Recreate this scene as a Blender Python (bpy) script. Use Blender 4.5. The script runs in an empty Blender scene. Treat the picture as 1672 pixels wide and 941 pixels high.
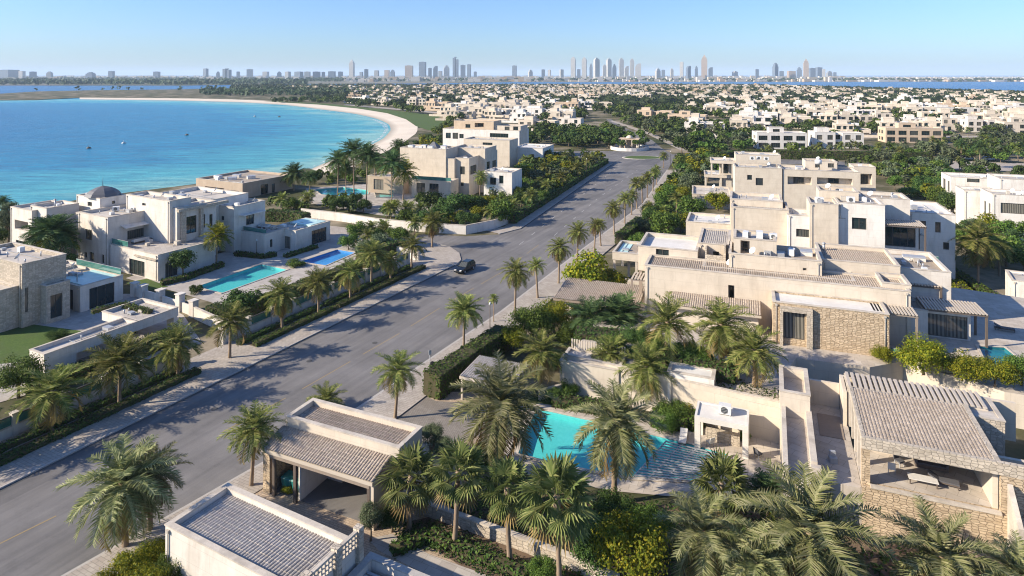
import bpy, bmesh, math, random
from mathutils import Vector, Matrix
random.seed(7)
scene = bpy.context.scene
COL = scene.collection
R = math.radians
sin, cos, pi = math.sin, math.cos, math.pi

# ------------------------------------------------------------------ camera model
# level camera, lens shifted down: a point on the photo becomes a point on a level plane
F, HZ, CX, EYE = 1045.0, 122.0, 836.0, 34.0
def P(x, y, z=0.0):
    d = F * (EYE - z) / (y - HZ)
    return Vector(((x - CX) * d / F, d, z))
def pix(p):
    return (CX + F * p[0] / p[1], HZ + F * (EYE - p[2]) / p[1])

world = bpy.data.worlds.new("World"); scene.world = world; world.use_nodes = True
SUN_EL, SUN_BACK = 27.0, 12.0
TO_SUN = Vector((-cos(R(SUN_EL)) * cos(R(SUN_BACK)), -cos(R(SUN_EL)) * sin(R(SUN_BACK)), sin(R(SUN_EL))))

# ------------------------------------------------------------------ materials
MATS = {}
def node(nt, t, **kw):
    n = nt.nodes.new(t)
    for k, v in kw.items():
        if k in n.inputs: n.inputs[k].default_value = v
        else: setattr(n, k, v)
    return n
def ramp(nt, fac, stops):
    r = nt.nodes.new('ShaderNodeValToRGB')
    e = r.color_ramp.elements
    while len(e) < len(stops): e.new(0.5)
    for i, (p, c) in enumerate(stops):
        e[i].position = p; e[i].color = (*c, 1) if len(c) == 3 else c
    nt.links.new(fac, r.inputs[0]); return r.outputs[0]
def mixc(nt, fac, a, b, mode='MIX'):
    m = nt.nodes.new('ShaderNodeMix'); m.data_type = 'RGBA'; m.blend_type = mode
    for s, i in ((fac, 0), (a, 6), (b, 7)):
        if isinstance(s, (int, float)): m.inputs[i].default_value = s
        elif isinstance(s, tuple): m.inputs[i].default_value = (*s, 1)
        else: nt.links.new(s, m.inputs[i])
    return m.outputs[2]
def base(name, rough=.85, spec=.3):
    m = bpy.data.materials.new(name); m.use_nodes = True
    nt = m.node_tree; b = nt.nodes['Principled BSDF']
    b.inputs['Roughness'].default_value = rough
    b.inputs['Specular IOR Level'].default_value = spec
    MATS[name] = m
    return m, nt, b
def coords(nt, kind='Object', scale=(1, 1, 1), rot=0.0):
    t = nt.nodes.new('ShaderNodeTexCoord'); mp = nt.nodes.new('ShaderNodeMapping')
    nt.links.new(t.outputs[kind], mp.inputs[0])
    mp.inputs['Scale'].default_value = scale; mp.inputs['Rotation'].default_value = (0, 0, rot)
    return mp.outputs[0]
def noise(nt, vec, scale, detail=4, rough=.6):
    n = node(nt, 'ShaderNodeTexNoise', Scale=scale, Detail=detail, Roughness=rough)
    nt.links.new(vec, n.inputs['Vector']); return n.outputs['Fac']
def bump(nt, b, h, strength=.4, dist=.05):
    n = node(nt, 'ShaderNodeBump', Strength=strength, Distance=dist)
    nt.links.new(h, n.inputs['Height']); nt.links.new(n.outputs[0], b.inputs['Normal'])
def link(nt, a, b): nt.links.new(a, b)

def plaster(name, c1, c2, dirt=(.30, .25, .19), dirt_amt=.5):
    m, nt, b = base(name, .9, .2)
    o = coords(nt)
    col = ramp(nt, noise(nt, o, .55, 5), [(.3, c1), (.7, c2)])
    st = noise(nt, coords(nt, 'Object', (1.0, 1.0, .22)), .9, 7, .72)
    f = ramp(nt, st, [(.48, (0, 0, 0)), (.74, (dirt_amt,) * 3)])
    col = mixc(nt, f, col, dirt)
    uv = coords(nt, 'UV')
    br = node(nt, 'ShaderNodeTexBrick', Scale=1.0); br.inputs['Brick Width'].default_value = 2.6; br.inputs['Row Height'].default_value = 1.15
    br.inputs['Mortar Size'].default_value = .012
    br.inputs['Color1'].default_value = br.inputs['Color2'].default_value = (1, 1, 1, 1); br.inputs['Mortar'].default_value = (.78, .76, .73, 1)
    link(nt, uv, br.inputs['Vector'])
    col = mixc(nt, .8, col, br.outputs['Color'], 'MULTIPLY')
    link(nt, col, b.inputs['Base Color'])
    bump(nt, b, noise(nt, o, 9, 4), .25, .02)
    return m
def stone(name, c1, c2, mortar, sx=2.3, sy=5.6, bumpd=.06):
    m, nt, b = base(name, .92, .2)
    uv = coords(nt, 'UV'); sc = coords(nt, 'UV', (sx, sy, 1))
    wob = node(nt, 'ShaderNodeTexNoise', Scale=1.6, Detail=4.0); link(nt, uv, wob.inputs['Vector'])
    vm = node(nt, 'ShaderNodeVectorMath', operation='SCALE'); vm.inputs['Scale'].default_value = .5; link(nt, wob.outputs['Color'], vm.inputs[0])
    va = node(nt, 'ShaderNodeVectorMath', operation='ADD'); link(nt, sc, va.inputs[0]); link(nt, vm.outputs[0], va.inputs[1])
    vc = node(nt, 'ShaderNodeTexVoronoi', Scale=1.0, Randomness=.6); link(nt, va.outputs[0], vc.inputs['Vector'])
    ve = node(nt, 'ShaderNodeTexVoronoi', Scale=1.0, Randomness=.6); ve.feature = 'DISTANCE_TO_EDGE'; link(nt, va.outputs[0], ve.inputs['Vector'])
    sp = nt.nodes.new('ShaderNodeSeparateColor'); link(nt, vc.outputs['Color'], sp.inputs[0])
    col = ramp(nt, sp.outputs[0], [(0, c2), (.5, c1), (1, tuple(min(1, k * 1.2) for k in c1))])
    n = noise(nt, uv, 3.0, 6, .75)
    col = mixc(nt, .6, col, ramp(nt, n, [(.28, (.6, .57, .52)), (.7, (1, 1, 1))]), 'MULTIPLY')
    e = ramp(nt, ve.outputs['Distance'], [(.015, (0, 0, 0)), (.07, (1, 1, 1))])
    col = mixc(nt, e, mortar, col); link(nt, col, b.inputs['Base Color'])
    h = node(nt, 'ShaderNodeMath', operation='MULTIPLY_ADD'); link(nt, n, h.inputs[0]); h.inputs[1].default_value = .8; link(nt, e, h.inputs[2])
    bump(nt, b, h.outputs[0], .9, bumpd); return m
def speckle(name, c1, c2, scale=6, rough=.9, c3=None, big=.25, bstr=.4, bd=.03, spec=.25, kind='Object'):
    m, nt, b = base(name, rough, spec)
    o = coords(nt, kind)
    col = ramp(nt, noise(nt, o, scale, 6, .7), [(.3, c1), (.7, c2)])
    if c3:
        col = mixc(nt, ramp(nt, noise(nt, o, big, 4), [(.45, (0, 0, 0)), (.65, (1, 1, 1))]), col, c3)
    link(nt, col, b.inputs['Base Color'])
    bump(nt, b, noise(nt, o, scale * 2, 4), bstr, bd)
    return m
def pavers(name, c1, c2, mortar, bw, bh, rot, rough=.85):
    m, nt, b = base(name, rough, .25)
    v = coords(nt, 'Object', (1, 1, 1), rot)
    br = node(nt, 'ShaderNodeTexBrick', Scale=1.0)
    br.inputs['Brick Width'].default_value = bw; br.inputs['Row Height'].default_value = bh; br.inputs['Mortar Size'].default_value = .02
    br.inputs['Color1'].default_value = (*c1, 1); br.inputs['Color2'].default_value = (*c2, 1); br.inputs['Mortar'].default_value = (*mortar, 1)
    link(nt, v, br.inputs['Vector'])
    n = noise(nt, v, .5, 6, .7)
    col = mixc(nt, .7, br.outputs['Color'], ramp(nt, n, [(.3, (.62, .6, .58)), (.65, (1, 1, 1))]), 'MULTIPLY')
    link(nt, col, b.inputs['Base Color'])
    bump(nt, b, noise(nt, v, 8, 3), .2, .02)
    return m
def tile_mat(name, c1, c2, c3):
    m, nt, b = base(name, .9, .2)
    g = nt.nodes.new('ShaderNodeNewGeometry')
    o = coords(nt, 'Object')
    n = noise(nt, o, 3.2, 5, .75)
    col = ramp(nt, n, [(.25, c1), (.5, c2), (.75, c3)])
    col = mixc(nt, ramp(nt, noise(nt, o, .35, 4), [(.5, (0, 0, 0)), (.75, (.6,) * 3)]), col, c1)
    link(nt, col, b.inputs['Base Color'])
    bump(nt, b, noise(nt, o, 14, 3), .4, .02)
    return m
def ribbed(name, c1, c2, pitch, axis='X'):
    # tile roof seen from far: ribs as a bump
    m, nt, b = base(name, .9, .2)
    o = coords(nt, 'UV')
    w = node(nt, 'ShaderNodeTexWave', Scale=1.0 / pitch / 2 / pi * 6.283 / 1.0, Distortion=1.2, Detail=2.0); w.bands_direction = axis
    w.inputs['Scale'].default_value = .314 / pitch
    link(nt, o, w.inputs['Vector'])
    col = mixc(nt, ramp(nt, noise(nt, o, 2.5, 5), [(.3, (0, 0, 0)), (.7, (1, 1, 1))]), c1, c2)
    link(nt, col, b.inputs['Base Color'])
    bump(nt, b, w.outputs['Fac'], .9, .12)
    return m
def foliage(name, cols, trans=.25, hue=.12, rough=.55):
    m, nt, b = base(name, rough, .12)
    g = nt.nodes.new('ShaderNodeNewGeometry'); oi = nt.nodes.new('ShaderNodeObjectInfo')
    n = len(cols)
    col = ramp(nt, g.outputs['Random Per Island'], [((i + .0) / max(1, n - 1), c) for i, c in enumerate(cols)])
    hs = nt.nodes.new('ShaderNodeHueSaturation')
    mr = node(nt, 'ShaderNodeMapRange'); mr.inputs[3].default_value = 1 - hue * 2; mr.inputs[4].default_value = 1 + hue * 2
    link(nt, oi.outputs['Random'], mr.inputs[0]); link(nt, mr.outputs[0], hs.inputs['Value'])
    mh = node(nt, 'ShaderNodeMapRange'); mh.inputs[3].default_value = .5 - hue * .18; mh.inputs[4].default_value = .5 + hue * .12
    link(nt, oi.outputs['Random'], mh.inputs[0]); link(nt, mh.outputs[0], hs.inputs['Hue'])
    link(nt, col, hs.inputs['Color'])
    link(nt, hs.outputs[0], b.inputs['Base Color'])
    if trans:
        t = nt.nodes.new('ShaderNodeBsdfTranslucent'); link(nt, hs.outputs[0], t.inputs['Color'])
        mx = node(nt, 'ShaderNodeMixShader'); mx.inputs[0].default_value = trans
        link(nt, b.outputs[0], mx.inputs[1]); link(nt, t.outputs[0], mx.inputs[2])
        link(nt, mx.outputs[0], nt.nodes['Material Output'].inputs['Surface'])
    return m
def glassy(name, c, rough=.06, spec=.6, var=.5, cur=False):
    m, nt, b = base(name, rough, spec)
    n = noise(nt, coords(nt, 'Object'), .8, 3)
    col = ramp(nt, n, [(.35, c), (.7, tuple(min(1, k * (1 + var)) for k in c))])
    if cur:     # some panes have curtains or blinds behind them
        oi = nt.nodes.new('ShaderNodeObjectInfo'); f = ramp(nt, oi.outputs['Random'], [(.58, (0, 0, 0)), (.60, (.35,) * 3), (.82, (.35,) * 3), (.84, (.8,) * 3)])
        w = node(nt, 'ShaderNodeTexWave', Scale=1.6, Distortion=1.0); w.bands_direction = 'DIAGONAL'; link(nt, coords(nt, 'Object', (1, 1, .02)), w.inputs['Vector'])
        col = mixc(nt, f, col, ramp(nt, w.outputs['Fac'], [(.2, (.10, .095, .08)), (.8, (.26, .24, .20))]))
    link(nt, col, b.inputs['Base Color'])
    return m
def plain(name, c, rough=.6, spec=.4, metal=0.0):
    m, nt, b = base(name, rough, spec)
    b.inputs['Metallic'].default_value = metal
    n = noise(nt, coords(nt, 'Object'), 4, 5, .7)
    link(nt, ramp(nt, n, [(.3, tuple(k * .82 for k in c)), (.7, c)]), b.inputs['Base Color'])
    return m
def pool_water(name, tint, rip=1.6):
    m = bpy.data.materials.new(name); m.use_nodes = True; MATS[name] = m
    nt = m.node_tree; nt.nodes.remove(nt.nodes['Principled BSDF'])
    t = nt.nodes.new('ShaderNodeBsdfTransparent'); t.inputs[0].default_value = (*tint, 1)
    g = nt.nodes.new('ShaderNodeBsdfGlossy'); g.inputs['Roughness'].default_value = .04
    lw = nt.nodes.new('ShaderNodeLayerWeight'); pw = node(nt, 'ShaderNodeMath', operation='POWER'); link(nt, lw.outputs['Facing'], pw.inputs[0]); pw.inputs[1].default_value = 5
    fr = node(nt, 'ShaderNodeMath', operation='MULTIPLY_ADD'); link(nt, pw.outputs[0], fr.inputs[0]); fr.inputs[1].default_value = .9; fr.inputs[2].default_value = .02
    bp = node(nt, 'ShaderNodeBump', Strength=.25, Distance=.04)
    link(nt, noise(nt, coords(nt), rip, 3), bp.inputs['Height'])
    link(nt, bp.outputs[0], g.inputs['Normal'])
    mx = nt.nodes.new('ShaderNodeMixShader'); link(nt, fr.outputs[0], mx.inputs[0]); link(nt, t.outputs[0], mx.inputs[1]); link(nt, g.outputs[0], mx.inputs[2])
    link(nt, mx.outputs[0], nt.nodes['Material Output'].inputs['Surface'])
    return m

CREAM = plaster('cream_plaster', (.54, .465, .37), (.63, .55, .445), dirt_amt=.34)
WARM = plaster('warm_plaster', (.545, .475, .385), (.62, .55, .45), dirt_amt=.34)
WHITE = plaster('white_plaster', (.66, .62, .56), (.74, .70, .64), dirt_amt=.4)
GREYW = plaster('pale_stone_plaster', (.58, .525, .46), (.68, .63, .56), dirt_amt=.4)
TAN = plaster('tan_plaster', (.50, .38, .27), (.60, .47, .34), dirt_amt=.3)
BROWN = plaster('brown_plaster', (.40, .31, .23), (.47, .38, .29), dirt_amt=.4)
LIME = stone('limestone_cladding', (.58, .46, .32), (.48, .37, .25), (.33, .25, .17))
LIME2 = stone('pale_limestone_cladding', (.54, .47, .38), (.46, .40, .32), (.36, .31, .25), 2.6, 4.4, .04)
COPING = speckle('coping_stone', (.48, .42, .345), (.60, .535, .45), 5, .9, (.40, .35, .29), .7)
ROOFW = speckle('white_roof_membrane', (.60, .57, .52), (.72, .69, .64), 1.2, .8, (.60, .57, .52), .4, .15)
ROOFG = speckle('gravel_roof', (.26, .21, .16), (.44, .37, .29), 9, .95, (.36, .31, .26), .3, .8, .05)
ROOFP = speckle('pale_roof_screed', (.46, .42, .37), (.56, .51, .45), 3, .9, (.40, .36, .31), .35, .3)
TILE = tile_mat('weathered_roof_tiles', (.24, .195, .15), (.38, .315, .25), (.54, .46, .38))
TILEG = tile_mat('grey_roof_tiles', (.29, .265, .235), (.41, .375, .335), (.54, .50, .45))
RIB = ribbed('ribbed_tiles', (.42, .35, .28), (.58, .51, .43), .55)
WOOD = plain('weathered_wood', (.30, .24, .19), .8)
DWOOD = plain('dark_wood', (.13, .10, .08), .7)
SLAT = plain('pale_wood_slats', (.52, .45, .37), .8)
GLASS = glassy('dark_window_glass', (.012, .022, .024), .05, .7, .5, True)
GLASSG = glassy('green_tinted_glass', (.05, .15, .13), .05, .7)
TURQG = glassy('turquoise_roof_glass', (.42, .60, .57), .35, .4, .3)
FRAME = plain('bronze_window_frame', (.10, .09, .08), .5)
FRAMEW = plain('pale_window_frame', (.55, .50, .44), .6)
DARKD = plain('charcoal_door', (.035, .045, .05), .35)
METAL = plain('grey_metal', (.45, .46, .47), .45, .5, .3)
WMETAL = plain('white_metal', (.72, .72, .70), .5)
DOME = plain('slate_dome', (.13, .13, .14), .6)
TEAL = plain('teal_plastic', (.03, .22, .20), .45)
CUSH = plain('pale_cushion', (.66, .63, .58), .9)
DCUSH = plain('charcoal_cushion', (.10, .10, .11), .9)
SOIL = speckle('garden_soil', (.11, .075, .05), (.18, .13, .09), 3)
TRUNK = tile_mat('palm_trunk_bark', (.17, .12, .08), (.27, .20, .14), (.36, .29, .21))
BARK = speckle('tree_bark', (.13, .10, .07), (.24, .19, .14), 6)
PALM = foliage('date_palm_leaf', [(.08, .115, .025), (.145, .185, .04), (.235, .25, .07), (.35, .33, .12)], .28)
PALMD = foliage('dark_palm_leaf', [(0.039, 0.0845, 0.0325), (0.0715, 0.13, 0.0455), (0.117, 0.182, 0.065)], .2)
PALMS = foliage('silver_palm_leaf', [(.13, .16, .06), (.25, .265, .11), (.41, .40, .21)], .3)
PALMY = foliage('yellowed_palm_leaf', [(.26, .20, .07), (.33, .24, .09), (.22, .19, .08)], .2)
FAN = foliage('fan_palm_leaf', [(0.0875, 0.125, 0.0375), (0.1625, 0.2063, 0.0625), (0.2875, 0.3, 0.1125)], .25)
LEAF = foliage('mid_green_leaf', [(0.0455, 0.091, 0.0156), (0.091, 0.156, 0.0286), (0.1625, 0.234, 0.0455)], .3)
LEAFD = foliage('dark_green_leaf', [(0.028, 0.063, 0.0168), (0.0588, 0.1092, 0.0252), (0.105, 0.161, 0.042)], .25)
LEAFG = foliage('grey_green_leaf', [(0.065, 0.091, 0.0455), (0.1105, 0.143, 0.0715), (0.169, 0.195, 0.104)], .25)
LEAFY = foliage('yellow_green_leaf', [(.07, .11, .012), (.14, .18, .016), (.24, .25, .02), (.36, .32, .025)], .35, .08)
HEDGE = foliage('hedge_leaf', [(0.0325, 0.065, 0.0156), (0.065, 0.117, 0.0234), (0.1105, 0.1625, 0.0325)], .25)
COVER = foliage('ground_cover_leaf', [(0.0234, 0.052, 0.0156), (0.0455, 0.0845, 0.0208), (0.078, 0.117, 0.0286)], .2)
GRASSM = speckle('lawn_grass', (.045, .085, .018), (.09, .14, .03), 4, .95, (.07, .10, .03), .3, .6, .05)
FARLEAF = foliage('distant_leaf', [(.016, .03, .012), (.03, .052, .02), (.05, .075, .03)], .15, .2)
CARP = plain('car_paint', (.012, .016, .022), .2, .6, .2)
CARS = plain('silver_paint', (.55, .55, .56), .25, .6, .3)
TYRE = plain('tyre_rubber', (.015, .015, .015), .8)
POOLT = speckle('turquoise_pool_tiles', (.10, .52, .51), (.15, .60, .59), 3, .4, None, .3, .1)
POOLB = speckle('blue_pool_tiles', (.06, .26, .62), (.10, .34, .70), 3, .4, None, .3, .1)
POOLD = speckle('deep_teal_pool_tiles', (.015, .16, .20), (.03, .22, .26), 3, .4, None, .3, .1)
WATER = pool_water('pool_water', (.80, .98, .98))

# ------------------------------------------------------------------ mesh builder
class MB:
    def __init__(s): s.v = []; s.f = []; s.m = []; s.sm = []
    def poly(s, pts, m=0, sm=False):
        n = len(s.v); s.v.extend(tuple(p) for p in pts); s.f.append(tuple(range(n, n + len(pts)))); s.m.append(m); s.sm.append(sm)
    def box(s, x0, x1, y0, y1, z0, z1, m=0, skip=''):
        if x1 < x0: x0, x1 = x1, x0
        if y1 < y0: y0, y1 = y1, y0
        n = len(s.v)
        s.v += [(x0, y0, z0), (x1, y0, z0), (x1, y1, z0), (x0, y1, z0), (x0, y0, z1), (x1, y0, z1), (x1, y1, z1), (x0, y1, z1)]
        for k, q in (('b', (3, 2, 1, 0)), ('t', (4, 5, 6, 7)), ('s', (0, 1, 5, 4)), ('e', (1, 2, 6, 5)), ('n', (2, 3, 7, 6)), ('w', (3, 0, 4, 7))):
            if k not in skip: s.f.append(tuple(n + i for i in q)); s.m.append(m); s.sm.append(False)
    def hexa(s, b, t, m=0):
        # b, t: four bottom, four top points (counter-clockwise from above)
        n = len(s.v); s.v += [tuple(p) for p in b] + [tuple(p) for p in t]
        for q in ((3, 2, 1, 0), (4, 5, 6, 7), (0, 1, 5, 4), (1, 2, 6, 5), (2, 3, 7, 6), (3, 0, 4, 7)):
            s.f.append(tuple(n + i for i in q)); s.m.append(m); s.sm.append(False)
    def bar(s, a, b, w, h=None, m=0):
        a, b = Vector(a), Vector(b); h = h or w; d = (b - a).normalized()
        up = Vector((0, 0, 1)) if abs(d.z) < .95 else Vector((1, 0, 0))
        x = d.cross(up).normalized(); y = x.cross(d).normalized()
        q = [x * (-w / 2) + y * (-h / 2), x * (w / 2) + y * (-h / 2), x * (w / 2) + y * (h / 2), x * (-w / 2) + y * (h / 2)]
        s.hexa([a + k for k in q], [b + k for k in q], m)
    def tube(s, pts, rad, n=8, m=0, cap=True):
        pts = [Vector(p) for p in pts]; st = len(s.v)
        for i, p in enumerate(pts):
            d = (pts[min(i + 1, len(pts) - 1)] - pts[max(i - 1, 0)]).normalized()
            up = Vector((1, 0, 0)) if abs(d.x) < .9 else Vector((0, 1, 0))
            x = d.cross(up).normalized(); y = d.cross(x).normalized()
            for k in range(n):
                a = 2 * pi * k / n; s.v.append(tuple(p + (x * cos(a) + y * sin(a)) * rad[i]))
        for i in range(len(pts) - 1):
            for k in range(n):
                a, b = st + i * n + k, st + i * n + (k + 1) % n
                s.f.append((a, b, b + n, a + n)); s.m.append(m); s.sm.append(True)
        if cap:
            s.f.append(tuple(st + (len(pts) - 1) * n + k for k in range(n))); s.m.append(m); s.sm.append(False)
            s.f.append(tuple(st + k for k in reversed(range(n)))); s.m.append(m); s.sm.append(False)
    def data(s, name, mats, uv=False):
        me = bpy.data.meshes.new(name); me.from_pydata(s.v, [], s.f)
        for m in mats: me.materials.append(m)
        me.polygons.foreach_set('material_index', s.m)
        me.polygons.foreach_set('use_smooth', s.sm)
        if uv:
            l = me.uv_layers.new(name='UVMap').data
            for p in me.polygons:
                nx, ny, nz = abs(p.normal.x), abs(p.normal.y), abs(p.normal.z)
                for li in p.loop_indices:
                    c = me.vertices[me.loops[li].vertex_index].co
                    l[li].uv = (c.x, c.y) if nz > .6 else ((c.y, c.z) if nx > ny else (c.x, c.z))
        me.update(); return me
    def build(s, name, mats, parent=None, uv=False):
        if not isinstance(mats, (list, tuple)): mats = [mats]
        o = bpy.data.objects.new(name, s.data(name, mats, uv)); COL.objects.link(o)
        if parent: o.parent = parent
        return o

def tag(o, label=None, cat=None, group=None, kind=None):
    if label: o['label'] = label
    if cat: o['category'] = cat
    if group: o['group'] = group
    if kind: o['kind'] = kind
    return o
def empty(name, loc, rz=0, label=None, cat=None, group=None):
    o = bpy.data.objects.new(name, None); COL.objects.link(o); o.location = loc; o.rotation_euler.z = rz
    o.empty_display_size = .3
    return tag(o, label, cat, group)
KIDS = {}
def copy_tree(o, parent=None):
    c = o.copy(); COL.objects.link(c); c.parent = parent
    for ch in o.children: copy_tree(ch, c)
    return c
ONES = 'first second third fourth fifth sixth seventh eighth ninth tenth eleventh twelfth thirteenth fourteenth fifteenth sixteenth seventeenth eighteenth nineteenth'.split()
TENS = ['', '', 'twenty', 'thirty', 'forty', 'fifty', 'sixty', 'seventy', 'eighty', 'ninety']
def ordw(n):
    if n < 20: return ONES[n - 1]
    if n >= 100: return 'hundred and ' + ordw(n - 100) if n > 100 else 'hundredth'
    t, o = divmod(n, 10)
    return TENS[t] + '-' + ONES[o - 1] if o else TENS[t][:-1] + 'ieth'

# polygons no tree may stand on
BLOCK = []
def inpoly(x, y, pl):
    c = False; n = len(pl); j = n - 1
    for i in range(n):
        xi, yi, xj, yj = pl[i][0], pl[i][1], pl[j][0], pl[j][1]
        if (yi > y) != (yj > y) and x < (xj - xi) * (y - yi) / (yj - yi) + xi: c = not c
        j = i
    return c
def blocked(x, y):
    return any(b[0] <= x <= b[1] and b[2] <= y <= b[3] and inpoly(x, y, b[4]) for b in BLOCK)
def block_poly(pl):
    xs = [p[0] for p in pl]; ys = [p[1] for p in pl]
    BLOCK.append((min(xs), max(xs), min(ys), max(ys), [(p[0], p[1]) for p in pl]))

# flat sheet with its outline given as photo points
def sheet(name, pts, z, m, kind='structure', px=True, thick=0, label=None, cat=None, blk=False, side=None):
    w = [P(x, y, z) for x, y in pts] if px else [Vector((x, y, z)) for x, y in pts]
    bm = bmesh.new()
    vs = [bm.verts.new(p) for p in w]
    ed = [bm.edges.new((vs[i], vs[(i + 1) % len(vs)])) for i in range(len(vs))]
    bmesh.ops.triangle_fill(bm, use_beauty=True, use_dissolve=False, edges=ed)
    for f in bm.faces:
        f.normal_update()
        if f.normal.z < 0: f.normal_flip()
    if thick:
        for i in range(len(vs)):
            a, b = w[i], w[(i + 1) % len(w)]
            q = [bm.verts.new(a), bm.verts.new(b), bm.verts.new(b - Vector((0, 0, thick))), bm.verts.new(a - Vector((0, 0, thick)))]
            f = bm.faces.new(q)
            f.material_index = 1 if side else 0
    me = bpy.data.meshes.new(name); bm.to_mesh(me); bm.free()
    me.materials.append(m)
    if side: me.materials.append(side)
    l = me.uv_layers.new(name='UVMap').data
    for p in me.polygons:
        for li in p.loop_indices:
            c = me.vertices[me.loops[li].vertex_index].co
            l[li].uv = (c.x, c.y) if abs(p.normal.z) > .6 else ((c.y, c.z) if abs(p.normal.x) > abs(p.normal.y) else (c.x, c.z))
    o = bpy.data.objects.new(name, me); COL.objects.link(o)
    if kind: o['kind'] = kind
    tag(o, label, cat)
    if blk: block_poly(w)
    return o
# ------------------------------------------------------------------ roofs of real tile ribs
def tile_sheet(mb, u0, v0, w, d, z0, z1, pitch=.25, row=.40, amp=.075, along='v', m=0):
    """ribs run along `along`; z goes from z0 (near edge) to z1 (far edge, in v)"""
    rng = random.Random(int(w * 100 + d * 10))
    A, B = (w, d) if along == 'v' else (d, w)
    na, nb = max(4, int(A / pitch) * 4), max(2, int(B / row))
    st = len(mb.v)
    cols = na + 1
    jit = [rng.uniform(-.011, .011) for _ in range(cols * (nb + 1))]
    for j in range(nb):
        for e in (0, 1):
            tb = (j + e) / nb
            for i in range(cols):
                ta = i / na
                h = amp * abs(sin(pi * (i / 4.0))) ** .7 + (.026 if e == 0 else 0.0) + jit[j * cols + (i // 4) * 4]
                u, v = (u0 + ta * w, v0 + tb * d) if along == 'v' else (u0 + tb * w, v0 + ta * d)
                mb.v.append((u, v, z0 + (z1 - z0) * (v - v0) / d + h))
    for r in range(2 * nb - 1):
        for i in range(na):
            a = st + r * cols + i
            mb.f.append((a, a + 1, a + 1 + cols, a + cols)); mb.m.append(m); mb.sm.append(False)

DECKL0 = plain('dusty_beige_metal', (.50, .45, .38), .7)
def solve_x(O, dr, px):
    k = (px - CX) / F
    return (k * O.y - O.x) / (dr.x - k * dr.y)
def solve_y(O, dr, py):
    return (F * (EYE - O.z) / (py - HZ) - O.y) / dr.y

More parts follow.
